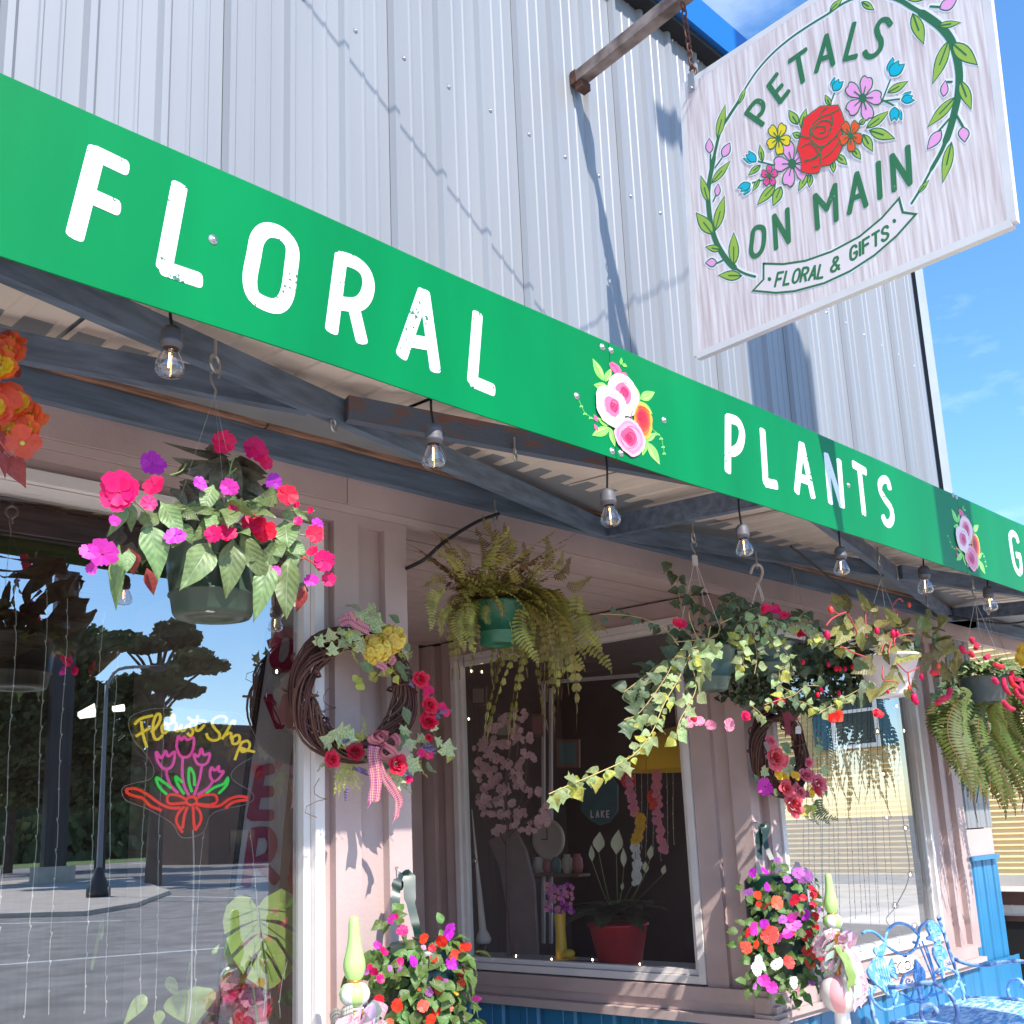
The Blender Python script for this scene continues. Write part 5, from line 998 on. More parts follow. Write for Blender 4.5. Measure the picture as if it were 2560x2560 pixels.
for a, b in [((470+i*26+rs(16), 960+rs(40)), (400+i*42+rs(25), 1560+180*math.sin(i/16*PI)+rs(90))) for i in range(17)]+[((470+i*24+rs(16), 950+rs(50)), (420+i*36+rs(40), 1450+170*math.sin(i/18*PI)+rs(110))) for i in range(19)]+[((520+i*30, 940), (450+i*36+rs(20), 1250+rs(120))) for i in range(14)]+[((480, 1000), (400, 1160)), ((500, 980), (390, 1330)), ((540, 1000), (480, 1480)), ((620, 990), (690, 1260)), ((560, 990), (540, 1180)), ((760, 1000), (800, 1390))]:
    hang(bfn, a, b, YG-.1-.18*rnd())
# corner of another basket at the right edge: yellow begonia
yb = aty(3.1)(2640, 1680); ybg = thing('hanging_basket', 'yellow flowered basket cut off by the right edge beyond the chenille pot', 'hanging basket', yb, 'baskets hanging from the awning')
pot(ybg, yb, .15, .11, .18, PGR); kk = V((yb.x, yb.y, zb(yb.y))); wires(ybg, kk, yb+V((0, 0, .18)), .14)
Ry = petals('flower', [FP['yel'], FP['yel'], EYEY], 6, .7, .25, .02, 2, .3)
for x, y in ((2556, 1628), (2548, 1650), (2590, 1640), (2600, 1600)): p = aty(2.95)(x, y); put('flower', Ry, ybg, p, rot_face(p, .3), .06)
for i in range(50): a = rnd()*6.28; p = yb+V((.14*math.cos(a), .14*math.sin(a), .19+.12*rnd())); put('leaf', random.choice([L_bas, L_heartd, L_dark]), ybg, p, basis(V((math.cos(a), math.sin(a), rs(.8))), (-.3, -.6, .8)), .08)
# ---------------------------------------------------------------- wreaths
VINE = mat('grapevine', srgb(96, 58, 52), .75, noise=.3, ns=12, var=.3, bump=.3, bs=40)
def plaid(name, base, a, b, c, f=9.):
    m = bpy.data.materials.new(name); m.use_nodes = True; t = m.node_tree; n = t.nodes; lk = t.links.new; bs = n['Principled BSDF']
    tcn = n.new('ShaderNodeTexCoord'); sx = n.new('ShaderNodeSeparateXYZ'); lk(tcn.outputs['UV'], sx.inputs[0]); cur = None
    prev = n.new('ShaderNodeRGB'); prev.outputs[0].default_value = (*base, 1); cur = prev.outputs[0]
    for ax, k, off, wd, col in (('X', 2., .0, .22, a), ('Y', f, .0, .22, a), ('X', 2., .42, .10, b), ('Y', f, .42, .10, b), ('X', 2., .7, .06, c), ('Y', f, .7, .06, c)):
        q = n.new('ShaderNodeMath'); q.operation = 'MULTIPLY_ADD'; q.inputs[1].default_value = k; q.inputs[2].default_value = off; lk(sx.outputs[ax], q.inputs[0])
        fr = n.new('ShaderNodeMath'); fr.operation = 'FRACT'; lk(q.outputs[0], fr.inputs[0])
        ls = n.new('ShaderNodeMath'); ls.operation = 'LESS_THAN'; ls.inputs[1].default_value = wd; lk(fr.outputs[0], ls.inputs[0])
        ml = n.new('ShaderNodeMath'); ml.operation = 'MULTIPLY'; ml.inputs[1].default_value = .62; lk(ls.outputs[0], ml.inputs[0])
        mx = n.new('ShaderNodeMixRGB'); mx.inputs[2].default_value = (*col, 1); lk(ml.outputs[0], mx.inputs[0]); lk(cur, mx.inputs[1]); cur = mx.outputs[0]
    lk(cur, bs.inputs['Base Color']); bs.inputs['Roughness'].default_value = .6
    tr = n.new('ShaderNodeBsdfTranslucent'); ms = n.new('ShaderNodeMixShader'); ms.inputs[0].default_value = .3; lk(cur, tr.inputs[0]); lk(bs.outputs[0], ms.inputs[1]); lk(tr.outputs[0], ms.inputs[2]); lk(ms.outputs[0], n['Material Output'].inputs[0])
    return m
def ribbon(P, w, m, par, name='ribbon', wdir=None, vtail=True, wav=.0):
    """cloth strip along P; width direction wdir (default across, facing the street); UV along it"""
    Q = cat(P, 5); k = len(Q); vs = []; uv = []; L = 0
    for i, p in enumerate(Q):
        t = (Q[min(i+1, k-1)]-Q[max(i-1, 0)]).normalized(); s = wdir.normalized() if wdir else t.cross(V((.5, .85, 0))).normalized()
        if i: L += (p-Q[i-1]).length
        ww = w[min(i*len(w)//k, len(w)-1)] if isinstance(w, (list, tuple)) else w
        for j in range(5):
            u = j/4-.5; vs.append(p+s*ww*u+V((0, -1, 0))*(wav*math.sin(u*7+i*.8))); uv.append((j/4, L/max(w if not isinstance(w, (list, tuple)) else max(w), .001)/2))
    if vtail:
        for j in (0, 4): vs[(k-1)*5+j] = vs[(k-1)*5+j]-(Q[-1]-Q[-2]).normalized()*(-.03 if j == 0 else .012)
    fs = [(i*5+j, i*5+j+1, i*5+j+6, i*5+j+5) for i in range(k-1) for j in range(4)]
    mb = MB(); mb.add(vs, fs, 0, True); o = mb.build(name, m, par); u_ = o.data.uv_layers.new(name='UVMap')
    for lp in o.data.loops: u_.data[lp.index].uv = uv[lp.vertex_index]
    return o
PL = plaid('plaid_ribbon', srgb(206, 92, 132), srgb(120, 60, 120), srgb(232, 214, 120), srgb(240, 225, 230)); PINKG = plaid('pink_gingham', srgb(240, 178, 196), srgb(250, 225, 232), srgb(250, 225, 232), srgb(240, 190, 205), 6.)
LIS, LIVB = G['ivy'], None
G['silk'] = mat('silk_ivy', srgb(214, 220, 166), .5, dark=srgb(150, 170, 108), ns=11, var=.14, trans=.25); G['silkd'] = mat('silk_green', srgb(112, 132, 92), .55, noise=.2, ns=9, var=.2, trans=.2); G['lime'] = mat('lime_spray', srgb(174, 172, 74), .6, noise=.2, ns=20, var=.2, trans=.3); G['lav'] = mat('lavender', srgb(122, 104, 144), .7, noise=.2, ns=30, var=.2)
L_silk = lobed_leaf('leaf', G['silk'], IVH, .12, .22); L_silkd = grid_leaf('leaf', G['silkd'], OV, .2, .2)
HYD = mat('hydrangea_yellow', srgb(246, 214, 104), .6, noise=.12, ns=12, var=.12, trans=.3); F_hyd = petals('floret', [HYD, EYEY], 4, .72, .3, 0, 1, .3, 5)
RSE = [rose_mesh('rose', mat('silk_'+k, srgb(*c), .5, noise=.22, ns=4, trans=.25), len(k)) for k, c, d in (('red', (222, 18, 62), (150, 10, 40)), ('crimson', (176, 14, 44), (110, 8, 30)), ('pink', (244, 116, 136), (210, 80, 90)), ('coral', (246, 92, 104), (230, 160, 60)))]
SPR = frond_mesh('spray', [G['lime'], G['stemgr']], 16, .1, .4, .11, 1, .35); SPG = frond_mesh('spray', [G['silkd'], G['stemgr']], 16, .1, .3, .16, 1, .1)
def spike(par, A, B, m, r=.007, name='lavender_spike'):
    mb = MB(); d = B-A; n = 9
    for i in range(n):
        p = A+d*(.25+.75*i/n); s = r*(1-.45*i/n)
        for j in range(3):
            a = j*2.1+i; ball(p+V((math.cos(a), math.sin(a), math.sin(a*2)))*s*.7, s*.75, mb, 0, 5, 3)
    tube([A, B], .0012, 4, mb, 1); mb.build(name, [m, G['stemgr']], par)
def wreath_ring(par, c, R, r, n, sx=1.):
    for i in range(n):
        ph = rnd()*6.28; ln = 2.2+rnd()*3.6; rr = r*(.35+.65*rnd()); tw = rnd()*6.28; k = int(ln*7); sq = rs(.03)
        P = []
        for j in range(k+1):
            a = ph+ln*j/k; q = tw+a*1.3+.5*math.sin(a*2+tw); ro = R+rr*math.cos(q)+.006*math.sin(a*5+tw); P.append(c+V((ro*math.cos(a)*sx, rr*math.sin(q)*.85+.004*math.sin(a*7), ro*math.sin(a)*1.04)))
        tube(P, .0028+.0022*rnd(), 5, MB()).build('twig', VINE, par)
    for a in (2.6, 3.1, 3.7, 0.1, .9):   # binding turns
        e = V((math.cos(a), 0, math.sin(a))); P = [c+e*(R+(r*1.1)*math.cos(t))+V((0, (r*1.05)*math.sin(t), 0))+V((-e.z, 0, e.x))*.03*(t/4) for t in [i*.5 for i in range(10)]]; P = [V((c.x+(q.x-c.x)*sx, q.y, q.z)) for q in P]; tube(P, .0055, 5, MB()).build('twig', VINE, par)
def curl(par, p, s, m=VINE):
    P = [p+V((s*t*.3*math.cos(t*2.2), 0, -s*t*.55+s*.25*math.sin(t*2.2))) for t in [i*.45 for i in range(12)]]; tube(P, .0014, 4, MB()).build('tendril', m, par)
YW = 3.50; WC = aty(YW)(886, 1736); TW = aty(YW-.085); TWf = aty(YW-.12)
wr = thing('wreath', 'large grapevine wreath with yellow hydrangea, red roses and plaid bow on the left post', 'wreath', WC, 'grapevine wreaths on the shop front')
wreath_ring(wr, WC, .222, .058, 110, 1.17)
for q in ((300, 800), (385, 770), (310, 1500), (330, 320)): curl(wr, TW(*ZW(*q)), .05)
def silk(par, zf, T, lst, me, dn=(0, .1)):
    for x, y, r in lst:
        p = T(*zf(x, y)); a = rnd()*6.28; s = r*2.1/zf(1, 0)[0]*1. if 0 else r
        d = V((math.cos(a), -.25, math.sin(a)*1.)); put('leaf', me, par, p-d.normalized()*s*.45, basis(d, V((-.35+rs(.25), -.9, .25+rs(.3)))), s)
k_ = 1/3.22*.00163*2.1
silk(wr, ZW, TW, [(x, y, r*k_) for x, y, r in ((770, 240, 80), (665, 205, 75), (735, 150, 62), (405, 342, 50), (320, 385, 48), (420, 455, 50), (505, 420, 55), (500, 330, 44), (575, 350, 60), (615, 330, 50), (655, 425, 62), (480, 1150, 92), (375, 1195, 62), (560, 1165, 66), (1015, 1120, 52), (1060, 1220, 55), (1140, 1190, 58), (1080, 1400, 78), (920, 1490, 88), (1268, 1200, 45), (1350, 1250, 70), (1235, 1080, 40))], L_silk)
silk(wr, ZW, TW, [(x, y, r*k_) for x, y, r in ((930, 215, 66), (1020, 990, 80), (700, 600, 75), (1020, 440, 60), (980, 1200, 55), (690, 1290, 50), (850, 1400, 55), (950, 1250, 60), (1000, 1160, 60), (620, 1220, 50))], L_silkd)
silk(wr, ZW, TW, [(x, y, r*k_) for x, y, r in ((630, 700, 50), (650, 750, 45), (760, 690, 48), (740, 660, 40), (840, 650, 55), (880, 640, 40), (940, 712, 42), (1365, 1332, 46), (640, 1165, 44), (560, 360, 44))], L_yel)
for c0, n, R0 in (((770, 470), 64, 112), ((890, 385), 58, 104)):
    cc = TW(*ZW(*c0)); R_ = R0/3.22*.00163
    for i in range(n):
        z = 1-1.05*(i+.5)/n; a = i*2.4; r = math.sqrt(max(0, 1-z*z)); d = V((r*math.cos(a), -z, r*math.sin(a))); put('floret', F_hyd, wr, cc+d*R_*(.9+.25*rnd()), rot_face(None, .1, (d+V((rs(.4), rs(.4), rs(.4)))).normalized()), .0165+.005*rnd())
for x, y, r, k in ((418, 1345, 72, 0), (605, 1285, 84, 1), (940, 1385, 92, 0), (1195, 1050, 90, 0), (1200, 915, 82, 0), (1130, 700, 80, 0), (1195, 1175, 40, 0)):
    put('rose', RSE[k], wr, TWf(*ZW(x, y)), rot_face(None, .35, V((-.3+rs(.3), -.9, .2+rs(.3)))), r/3.22*.00168)
for x, y in ((1170, 760), (1205, 790), (1180, 820), (1160, 730), (1340, 965), (1310, 925), (1030, 1510), (1140, 1300), (1200, 1310)): put('flower', FI['hot'], wr, TW(*ZW(x, y)), rot_face(None, .4), .02)
for A, B in (((1060, 660), (1155, 690)), ((1260, 980), (1385, 950)), ((1250, 1000), (1290, 1010)), ((1100, 1250), (1260, 1300)), ((1130, 1240), (1230, 1230)), ((560, 1400), (720, 1480)), ((1010, 1430), (1060, 1490)), ((540, 1560), (528, 1685)), ((500, 1210), (560, 1190)), ((600, 1420), (700, 1440)), ((1040, 720), (1080, 770)), ((1150, 1280), (1260, 1260))): spike(wr, TW(*ZW(*A)), TW(*ZW(*B)), G['lav'])
for A, B, me in (((560, 1400), (440, 1660), SPR), ((570, 1400), (490, 1670), SPR), ((580, 1400), (560, 1640), SPR), ((600, 1400), (620, 1655), SPR), ((600, 1390), (655, 1610), SPR), ((540, 1390), (400, 1630), SPR), ((460, 1200), (540, 1300), SPR), ((640, 1160), (700, 960), SPR), ((690, 1180), (690, 1060), SPR), ((600, 420), (600, 600), SPR), ((600, 420), (470, 490), SPR), ((960, 480), (1125, 495), SPR), ((960, 500), (1110, 540), SPR), ((900, 580), (940, 700), SPR), ((1130, 1360), (1185, 1530), SPR), ((1180, 1300), (1260, 1340), SPR), ((960, 560), (1060, 640), SPG), ((960, 600), (1050, 680), SPG), ((980, 620), (1080, 760), SPG), ((940, 560), (1000, 700), SPG), ((1190, 1370), (1262, 1480), SPG), ((380, 1380), (290, 1440), SPG), ((400, 1390), (420, 1460), SPG), ((640, 150), (530, 90), SPG), ((1000, 1480), (1045, 1650), SPG), ((660, 1280), (700, 1400), SPG)):
    a, b = TW(*ZW(*A)), TW(*ZW(*B)); put('spray', me, wr, a, basis(b-a, facing(a, .3)), (b-a).length*1.08)
for P, w in (([(480, 250), (560, 225), (640, 270), (720, 310)], .042), ([(545, 165), (570, 215), (600, 250)], .04), ([(780, 580), (830, 600), (850, 630)], .03), ([(880, 520), (910, 545), (880, 580)], .03)): ribbon([TWf(*ZW(*q)) for q in P], w, PL, wr)
ribbon([aty(3.36)(*ZW(*q)) for q in ((760, 1240), (748, 1330), (765, 1450), (770, 1560), (757, 1690))], .047, PL, wr, wav=.004); ribbon([aty(3.36)(*ZW(*q)) for q in ((800, 1360), (845, 1490), (910, 1590), (955, 1690), (935, 1820))], [.024, .036, .04, .034, .02], PL, wr, wav=.004)
for P in ([(830, 1220), (740, 1200), (730, 1150), (790, 1125), (850, 1160), (830, 1220)], [(830, 1220), (900, 1150), (950, 1200), (930, 1260), (850, 1240), (830, 1220)], [(830, 1230), (900, 1270), (930, 1320), (850, 1340), (800, 1300), (830, 1230)], [(820, 1210), (770, 1170), (800, 1130), (860, 1140)]): ribbon([aty(3.37+rs(.02))(*ZW(*q)) for q in P], .035, PL, wr, 'bow_loop', V((.2, -.75, .35)), False)
# right wreath
WC2 = aty(3.50)(1949, 1880); TV = aty(3.42); TVf = aty(3.385)
w2 = thing('wreath', 'grapevine wreath of coral peonies, tulips and a paper price tag on the right corner post', 'wreath', WC2, 'grapevine wreaths on the shop front')
wreath_ring(w2, WC2, .225, .055, 95, 1.1); k2 = 1/2.1467*.00249*1.75
for x, y, r, k in ((570, 412, 36, 2), (592, 505, 72, 3), (655, 668, 50, 3), (692, 760, 74, 3), (825, 640, 60, 2), (815, 680, 50, 3), (762, 600, 52, 2), (775, 530, 34, 2), (640, 520, 40, 3), (730, 690, 40, 2)): put('rose', RSE[k], w2, TVf(*Z9(x, y)), rot_face(None, .35, V((-.2+rs(.3), -.9, .2+rs(.3)))), r/2.1467*.00245)
put('flower', FI['mag'], w2, TVf(*Z9(543, 660)), rot_face(None, .2), .055)
for x, y in ((640, 600), (655, 615), (620, 605), (700, 595), (715, 600), (795, 685), (790, 700), (610, 590)): put('flower', FI['yel'], w2, TVf(*Z9(x, y)), rot_face(None, .3), .026)
silk(w2, Z9, TV, [(x, y, r*k2) for x, y, r in ((545, 582, 34), (680, 560, 34), (650, 570, 28), (840, 450, 30), (830, 410, 26), (862, 575, 34), (820, 470, 28), (620, 505, 26), (590, 500, 24))], L_silk)
silk(w2, Z9, TV, [(x, y, r*k2) for x, y, r in ((660, 450, 62), (690, 520, 40), (600, 690, 40), (500, 620, 40), (870, 690, 36), (520, 300, 30), (700, 260, 36))], L_silkd)
silk(w2, Z9, TVf, [(x, y, r*k2) for x, y, r in ((770, 785, 40), (745, 795, 36), (800, 780, 30))], L_yel)
for A, B in (((830, 730), (925, 880)), ((820, 740), (880, 890)), ((800, 780), (820, 880)), ((760, 790), (790, 860))): a, b = TV(*Z9(*A)), TV(*Z9(*B)); put('spray', SPG, w2, a, basis(b-a, facing(a, .3)), (b-a).length*1.1)
BUR = mat('burgundy_ribbon', srgb(150, 58, 78), .5, trans=.2)
for P in ([(610, 200), (660, 190), (720, 230), (690, 290), (640, 240)], [(640, 230), (660, 300), (665, 380)], [(700, 640), (740, 690), (780, 700)]): ribbon([TVf(*Z9(*q)) for q in P], .04, BUR, w2)
tg = MB(); P = [TVf(*Z9(*q)) for q in ((706, 340), (719, 330), (735, 340), (736, 374), (706, 374))]; slab(P, (0, -1, 0), .001, tg); tg.build('price_tag', M['vinyl'], w2); tube([TVf(*Z9(719, 334)), TVf(*Z9(716, 300))], .0012, 4, MB()).build('tag_string', M['vinyl'], w2)
# ---------------------------------------------------------------- bag planters on the posts
BAG = mat('green_bag_plastic', srgb(12, 46, 38), .35, noise=.2, ns=6, spec=.5)
def planter(lab, c, r, h, strap, zf, T0, fl, hook_, nl, yfun):
    t = thing('bag_planter', lab, 'planter', c, 'flowering bag planters on the posts')
    lathe([(.001, -.005), (r*.7, 0), (r, .04), (r*1.03, h*.5), (r, h-.03), (r*.8, h), (.001, h)], c, 18, MB()).build('bag', BAG, t)
    for s in strap: ribbon([V(q) for q in s], [.02, .05, .035, .03], BAG, t, 'strap', None, False)
    tube([hook_+V((0, .03, 0)), hook_, hook_+V((0, -.012, -.02)), hook_+V((0, -.004, -.035))], .0035, 5, MB()).build('wall_hook', ZNK, t)
    for i in range(nl):
        a = -PI/2-.28+rs(1.75); z = h*(-.06+1.1*rnd()); rr = r*(.95+.5*rnd()) if z < h*.95 else r*rnd()*1.1; p = c+V((rr*math.cos(a), rr*math.sin(a), z)); put('leaf', L_bas, t, p, basis(V((math.cos(a)*.6+rs(.7), math.sin(a)*.6+rs(.7), -.35+rs(.6))), V((math.cos(a), math.sin(a), .7))), (.045+.04*rnd()))
    for x, y, s, k in fl:
        px, py = zf(x, y); p = T0(px, py); put('flower', FI[k], t, p, rot_face(None, .6), s*(.85+.5*rnd()))
        if len(t.children) < 560:
            for q in range(2): d = V((rs(), rs(.4)+.1, rs()-.4)).normalized(); put('leaf', L_bas, t, p+d*.02+V((0, .035, 0)), basis(d, V((-.4+rs(.4), -.8, .4+rs(.4)))), .05+.03*rnd())
    return t
c1_ = aty(3.42)(1055, 2440); c1_ = V((c1_.x, 3.42, .74))
f1 = [(690, 650, 72, 'mag'), (735, 620, 40, 'hot'), (815, 765, 58, 'hot'), (540, 930, 46, 'mag'), (610, 1005, 62, 'hot'), (793, 1105, 52, 'hot'), (940, 1115, 72, 'pur'), (805, 1205, 38, 'lil'), (500, 1225, 62, 'hot'), (580, 1310, 60, 'hot'), (460, 1170, 40, 'hot'), (1050, 865, 52, 'sca'), (1245, 885, 78, 'sca'), (1325, 760, 66, 'pur'), (1330, 820, 50, 'pur'), (1140, 970, 48, 'sca'), (1155, 1080, 52, 'sca'), (1385, 1035, 60, 'cor'), (1355, 1140, 58, 'pur'), (1505, 955, 66, 'sca'), (1490, 1260, 74, 'cor'), (1460, 1340, 60, 'cor'), (1220, 1320, 46, 'cor'), (1290, 1350, 50, 'lil'), (1210, 1430, 40, 'cor'), (1110, 1450, 52, 'lil'), (550, 1540, 68, 'sca'), (765, 1600, 54, 'sca'), (1035, 1600, 60, 'cor'), (1250, 1555, 50, 'pur'), (1325, 1620, 54, 'cor'), (1195, 1650, 44, 'sca'), (1410, 1460, 38, 'yel'), (1635, 1520, 54, 'mag'), (1120, 1750, 72, 'sca'), (1465, 1750, 46, 'lil'), (680, 1185, 40, 'lil'), (415, 1230, 40, 'lil'), (1000, 1415, 24, 'cor'), (680, 1780, 34, 'cor'), (1050, 960, 32, 'pin')]
hA = aty(3.585)(*ZG(765, 80)); top = aty(3.50)(*ZG(840, 140))
planter('green bag planter of magenta, orange and purple impatiens on the left post', c1_, .155, .42, [[top+V((-.012, 0, -.01)), top+V((0, -.03, 0)), aty(3.44)(*ZG(900, 420)), aty(3.40)(*ZG(960, 700)), aty(3.36)(*ZG(985, 820))], [top+V((-.012, 0, 0)), aty(3.5)(*ZG(770, 260)), aty(3.48)(*ZG(745, 380)), aty(3.46)(*ZG(760, 620))]], ZG, aty(3.24), [(x, y, s/4.39*.00155, k) for x, y, s, k in f1], hA, 185, None)
c2_ = aty(3.40)(1958, 2350); c2_ = V((c2_.x, 3.42, aty(3.4)(*Z9(640, 1760)).z+.02)); hB = aty(3.56)(*Z9(505, 850)); tb = aty(3.48)(*Z9(515, 870))
f2 = [(605, 1050, 22, 'lil'), (475, 1120, 26, 'pur'), (542, 1112, 26, 'pur'), (660, 1155, 22, 'lil'), (553, 1195, 28, 'pur'), (450, 1225, 24, 'lil'), (500, 1240, 22, 'sca'), (510, 1287, 16, 'sca'), (555, 1290, 30, 'cor'), (602, 1280, 28, 'cor'), (700, 1268, 34, 'sca'), (745, 1255, 22, 'sca'), (795, 1212, 30, 'sca'), (805, 1235, 26, 'cor'), (800, 1290, 24, 'red'), (760, 1350, 24, 'pur'), (685, 1360, 26, 'mag'), (690, 1402, 34, 'lil'), (740, 1320, 20, 'sca'), (535, 1392, 28, 'pur'), (480, 1420, 30, 'mag'), (560, 1450, 38, 'cor'), (580, 1438, 30, 'cor'), (660, 1450, 26, 'mag'), (618, 1470, 28, 'mag'), (682, 1440, 24, 'cor'), (765, 1455, 24, 'sca'), (808, 1355, 26, 'sca'), (810, 1415, 22, 'sca'), (442, 1520, 30, 'sca'), (495, 1505, 26, 'sca'), (570, 1530, 24, 'cor'), (780, 1542, 36, 'cor'), (832, 1520, 32, 'sca'), (785, 1595, 36, 'cor'), (670, 1600, 30, 'cor'), (508, 1585, 26, 'whi'), (495, 1640, 28, 'whi'), (532, 1622, 28, 'whi'), (598, 1612, 30, 'whi'), (622, 1602, 26, 'whi'), (695, 1718, 30, 'whi'), (695, 1695, 26, 'whi'), (535, 1697, 32, 'mag'), (578, 1735, 32, 'mag'), (485, 1725, 22, 'lil'), (800, 1700, 28, 'lil'), (838, 1572, 28, 'sca'), (720, 1755, 22, 'pin'), (710, 1340, 24, 'pin'), (830, 1320, 22, 'lil'), (745, 1140, 36, 'lil'), (715, 1120, 30, 'lil'), (640, 1370, 22, 'lil'), (450, 1440, 20, 'sca')]
planter('green bag planter of purple, coral and white impatiens on the right corner post', c2_, .175, .62, [[tb, tb+V((.01, -.03, 0)), aty(3.44)(*Z9(545, 960)), aty(3.40)(*Z9(580, 1050))], [tb, aty(3.48)(*Z9(510, 960)), aty(3.46)(*Z9(515, 1050))]], Z9, aty(3.20), [(x, y, s/2.1467*.00225, k) for x, y, s, k in f2], hB, 185, None)
# ---------------------------------------------------------------- finial figures
LIME = mat('lime_glaze', srgb(178, 222, 128), .3, noise=.05, ns=4, coat=.5); WGL = mat('white_glaze', srgb(244, 240, 236), .25, coat=.5); GOLD = mat('gold_paint', srgb(206, 142, 74), .35, metal=.6); PGL = mat('pink_glaze', srgb(240, 168, 170), .3, coat=.4); CREAM = mat('cream_glaze', srgb(240, 228, 220), .3, coat=.4)
LACE = mat('floral_ribbon', srgb(238, 226, 226), .7, dark=srgb(214, 130, 150), ns=55, ramp=(.40, .5), trans=.25); CHEV = plaid('chevron_ribbon', srgb(228, 224, 208), srgb(90, 100, 84), srgb(90, 100, 84), srgb(228, 224, 208), 10.); SAGE = mat('sage_ribbon', srgb(196, 212, 196), .5, trans=.25); GRN = mat('green_ribbon', srgb(150, 178, 96), .5, trans=.25); LILR = mat('lilac_ribbon', srgb(214, 190, 226), .5, trans=.25)
def finial(lab, base, u, zt, low):
    """u = metres per ball width; zt = height of the tip"""
    t = thing('finial_figure', lab, 'ornament', base, 'ribboned finial ornaments'); c = V((base.x, base.y, zt))
    lathe([(.001, 0), (.10, -.02), (.165, -.08), (.185, -.25), (.20, -.6), (.235, -.95), (.30, -1.25), (.355, -1.55), (.36, -1.68), (.32, -1.85), (.24, -1.98), (.21, -2.02)], c, 28, MB()).build('cone_top', LIME, t) if 0 else None
    S_ = lambda pr: [(r*u, z*u) for r, z in pr]
    lathe(S_([(.001, 0), (.09, -.015), (.15, -.06), (.175, -.2), (.19, -.55), (.22, -.85), (.28, -1.12), (.345, -1.38), (.365, -1.56), (.35, -1.7), (.29, -1.88), (.22, -1.98)]), c, 28, MB()).build('cone_top', LIME, t)
    lathe(S_([(.2, -1.97), (.245, -1.99), (.25, -2.02), (.24, -2.05), (.2, -2.06)]), c, 24, MB()).build('gold_ring', GOLD, t)
    lathe(S_([(.2, -2.05), (.36, -2.12), (.47, -2.28), (.5, -2.42), (.47, -2.56), (.36, -2.72), (.22, -2.8)]), c, 40, MB(), mf=lambda i, j: (j//5) % 2).build('striped_ball', [WGL, LIME], t)
    lathe(S_([(.2, -2.78), (.29, -2.82), (.3, -2.87), (.24, -2.9)]), c, 24, MB()).build('neck_ring', WGL, t); lathe(S_([(.22, -2.88), (.32, -2.95), (.33, -3.02), (.26, -3.1), (.2, -3.2), (.18, -5.2)]), c, 24, MB()).build('neck', GOLD, t)
    n = 48; lathe(S_([(.18, -5.0), (.5, -5.06), (.85, -5.35), (1.0, -5.75), (.98, -6.1), (.8, -6.5), (.5, -6.75), (.3, -6.85)]), c, n, MB(), mf=lambda i, j: (j//6) % 2).build('striped_pumpkin', [PGL, CREAM], t)
    zb_ = c.z-6.8*u
    lathe([(.001, -.1), (.10, -.1), (.10, -.06), (.05, 0), (.04, zb_+.06), (.07, zb_+.08), (.001, zb_+.08)], V((base.x, base.y, 0)), 24, MB()).build('pedestal', WGL, t)
    for i in range(34):   # crumpled bow
        a = rnd()*6.28; r = u*(.45+.7*rnd()); z = c.z-u*(3.0+1.45*rnd()); p = V((base.x+.2*u*math.cos(a), base.y+.2*u*math.sin(a), z)); q = V((base.x+r*math.cos(a), base.y+r*math.sin(a), z+u*rs(.3))); s = V((-math.sin(a), math.cos(a), rs(.6)))*u*.25
        ribbon([p, (p+q)/2+s+V((0, 0, u*.22)), q, (p+q)/2-s*.8+V((0, 0, -u*.15)), p+s*.2], u*(.35+.2*rnd()), [PINKG, LACE, PINKG, SAGE, CHEV, LILR, LACE, PINKG][i % 8], t, 'bow_loop', V((rs(.4), rs(.4)-.3, 1)), False)
    for i, (m, x0, x1, w, l) in enumerate(((PINKG, -.1, -.05, .5, 2.9), (LACE, .25, .55, .42, 2.7), (PINKG, .4, .85, .4, 2.4), (GRN, -.75, -.95, .4, 1.9), (SAGE, -.35, -.4, .4, 2.5), (CHEV, -.7, -.95, .3, 1.5), (SAGE, .75, 1.05, .4, 2.6), (PINKG, .05, .2, .45, 2.2), (PINKG, -.3, -.2, .55, 2.9), (LACE, .1, .3, .35, 2.8))):
        T_ = [V((base.x+u*(x0+(x1-x0)*k)*.72, base.y-u*(.35+.55*min(k*1.6, 1)+.06*i % .3), c.z-u*(3.5+l*k))) for k in (0, .3, .6, .85, 1)]; ribbon(T_, u*w, m, t, 'ribbon_tail', V((.72, -.69, .1)), True, u*.05)
    return t
p = aty(3.22)(*ZG(292, 1410)); finial('lime green and white striped finial ornament with pink ribbons by the left post', V((p.x, 3.22, -.1)), .112, aty(3.22)(*ZG(288, 612)).z, 0)
p = aty(3.02)(*Z9(903, 1360)); finial('pale green finial ornament with a ribbon bow and pink pumpkin beside the blue bench', V((p.x, 3.02, -.1)), .106, aty(3.02)(*Z9(876, 1122)).z, 0)
# ---------------------------------------------------------------- blue sea life bench
BL = mat('bench_blue_paint', srgb(98, 158, 216), .45, dark=srgb(196, 222, 242), ns=24, ramp=(.34, .48), bump=.3, bs=60, det=7); BLD = mat('bench_dark_blue', srgb(70, 98, 150), .4, dark=srgb(160, 196, 236), ns=20, ramp=(.40, .55), bump=.2, bs=60)
MESH_ = mat('bench_mesh_seat', srgb(84, 160, 210), .5, dark=srgb(214, 232, 244), ns=26, stretch=(.6, 2.2, 1), ramp=(.40, .56), bump=.4, bs=60, det=6)
TBK = pl((0, 2.93, .45), (0, -1, .15)); bN = V((0, -1, .15)).normalized()
bn = thing('garden_bench', 'blue metal garden bench with fish and seahorse cut outs in its back', 'bench', TBK(*ZC(900, 1700)))
def rod(P, r, T=None, name='rail', m=None): return tube(cat([(T or TBK)(*ZC(*q)) for q in P], 6), r, 8, MB()).build(name, m or BL, bn)
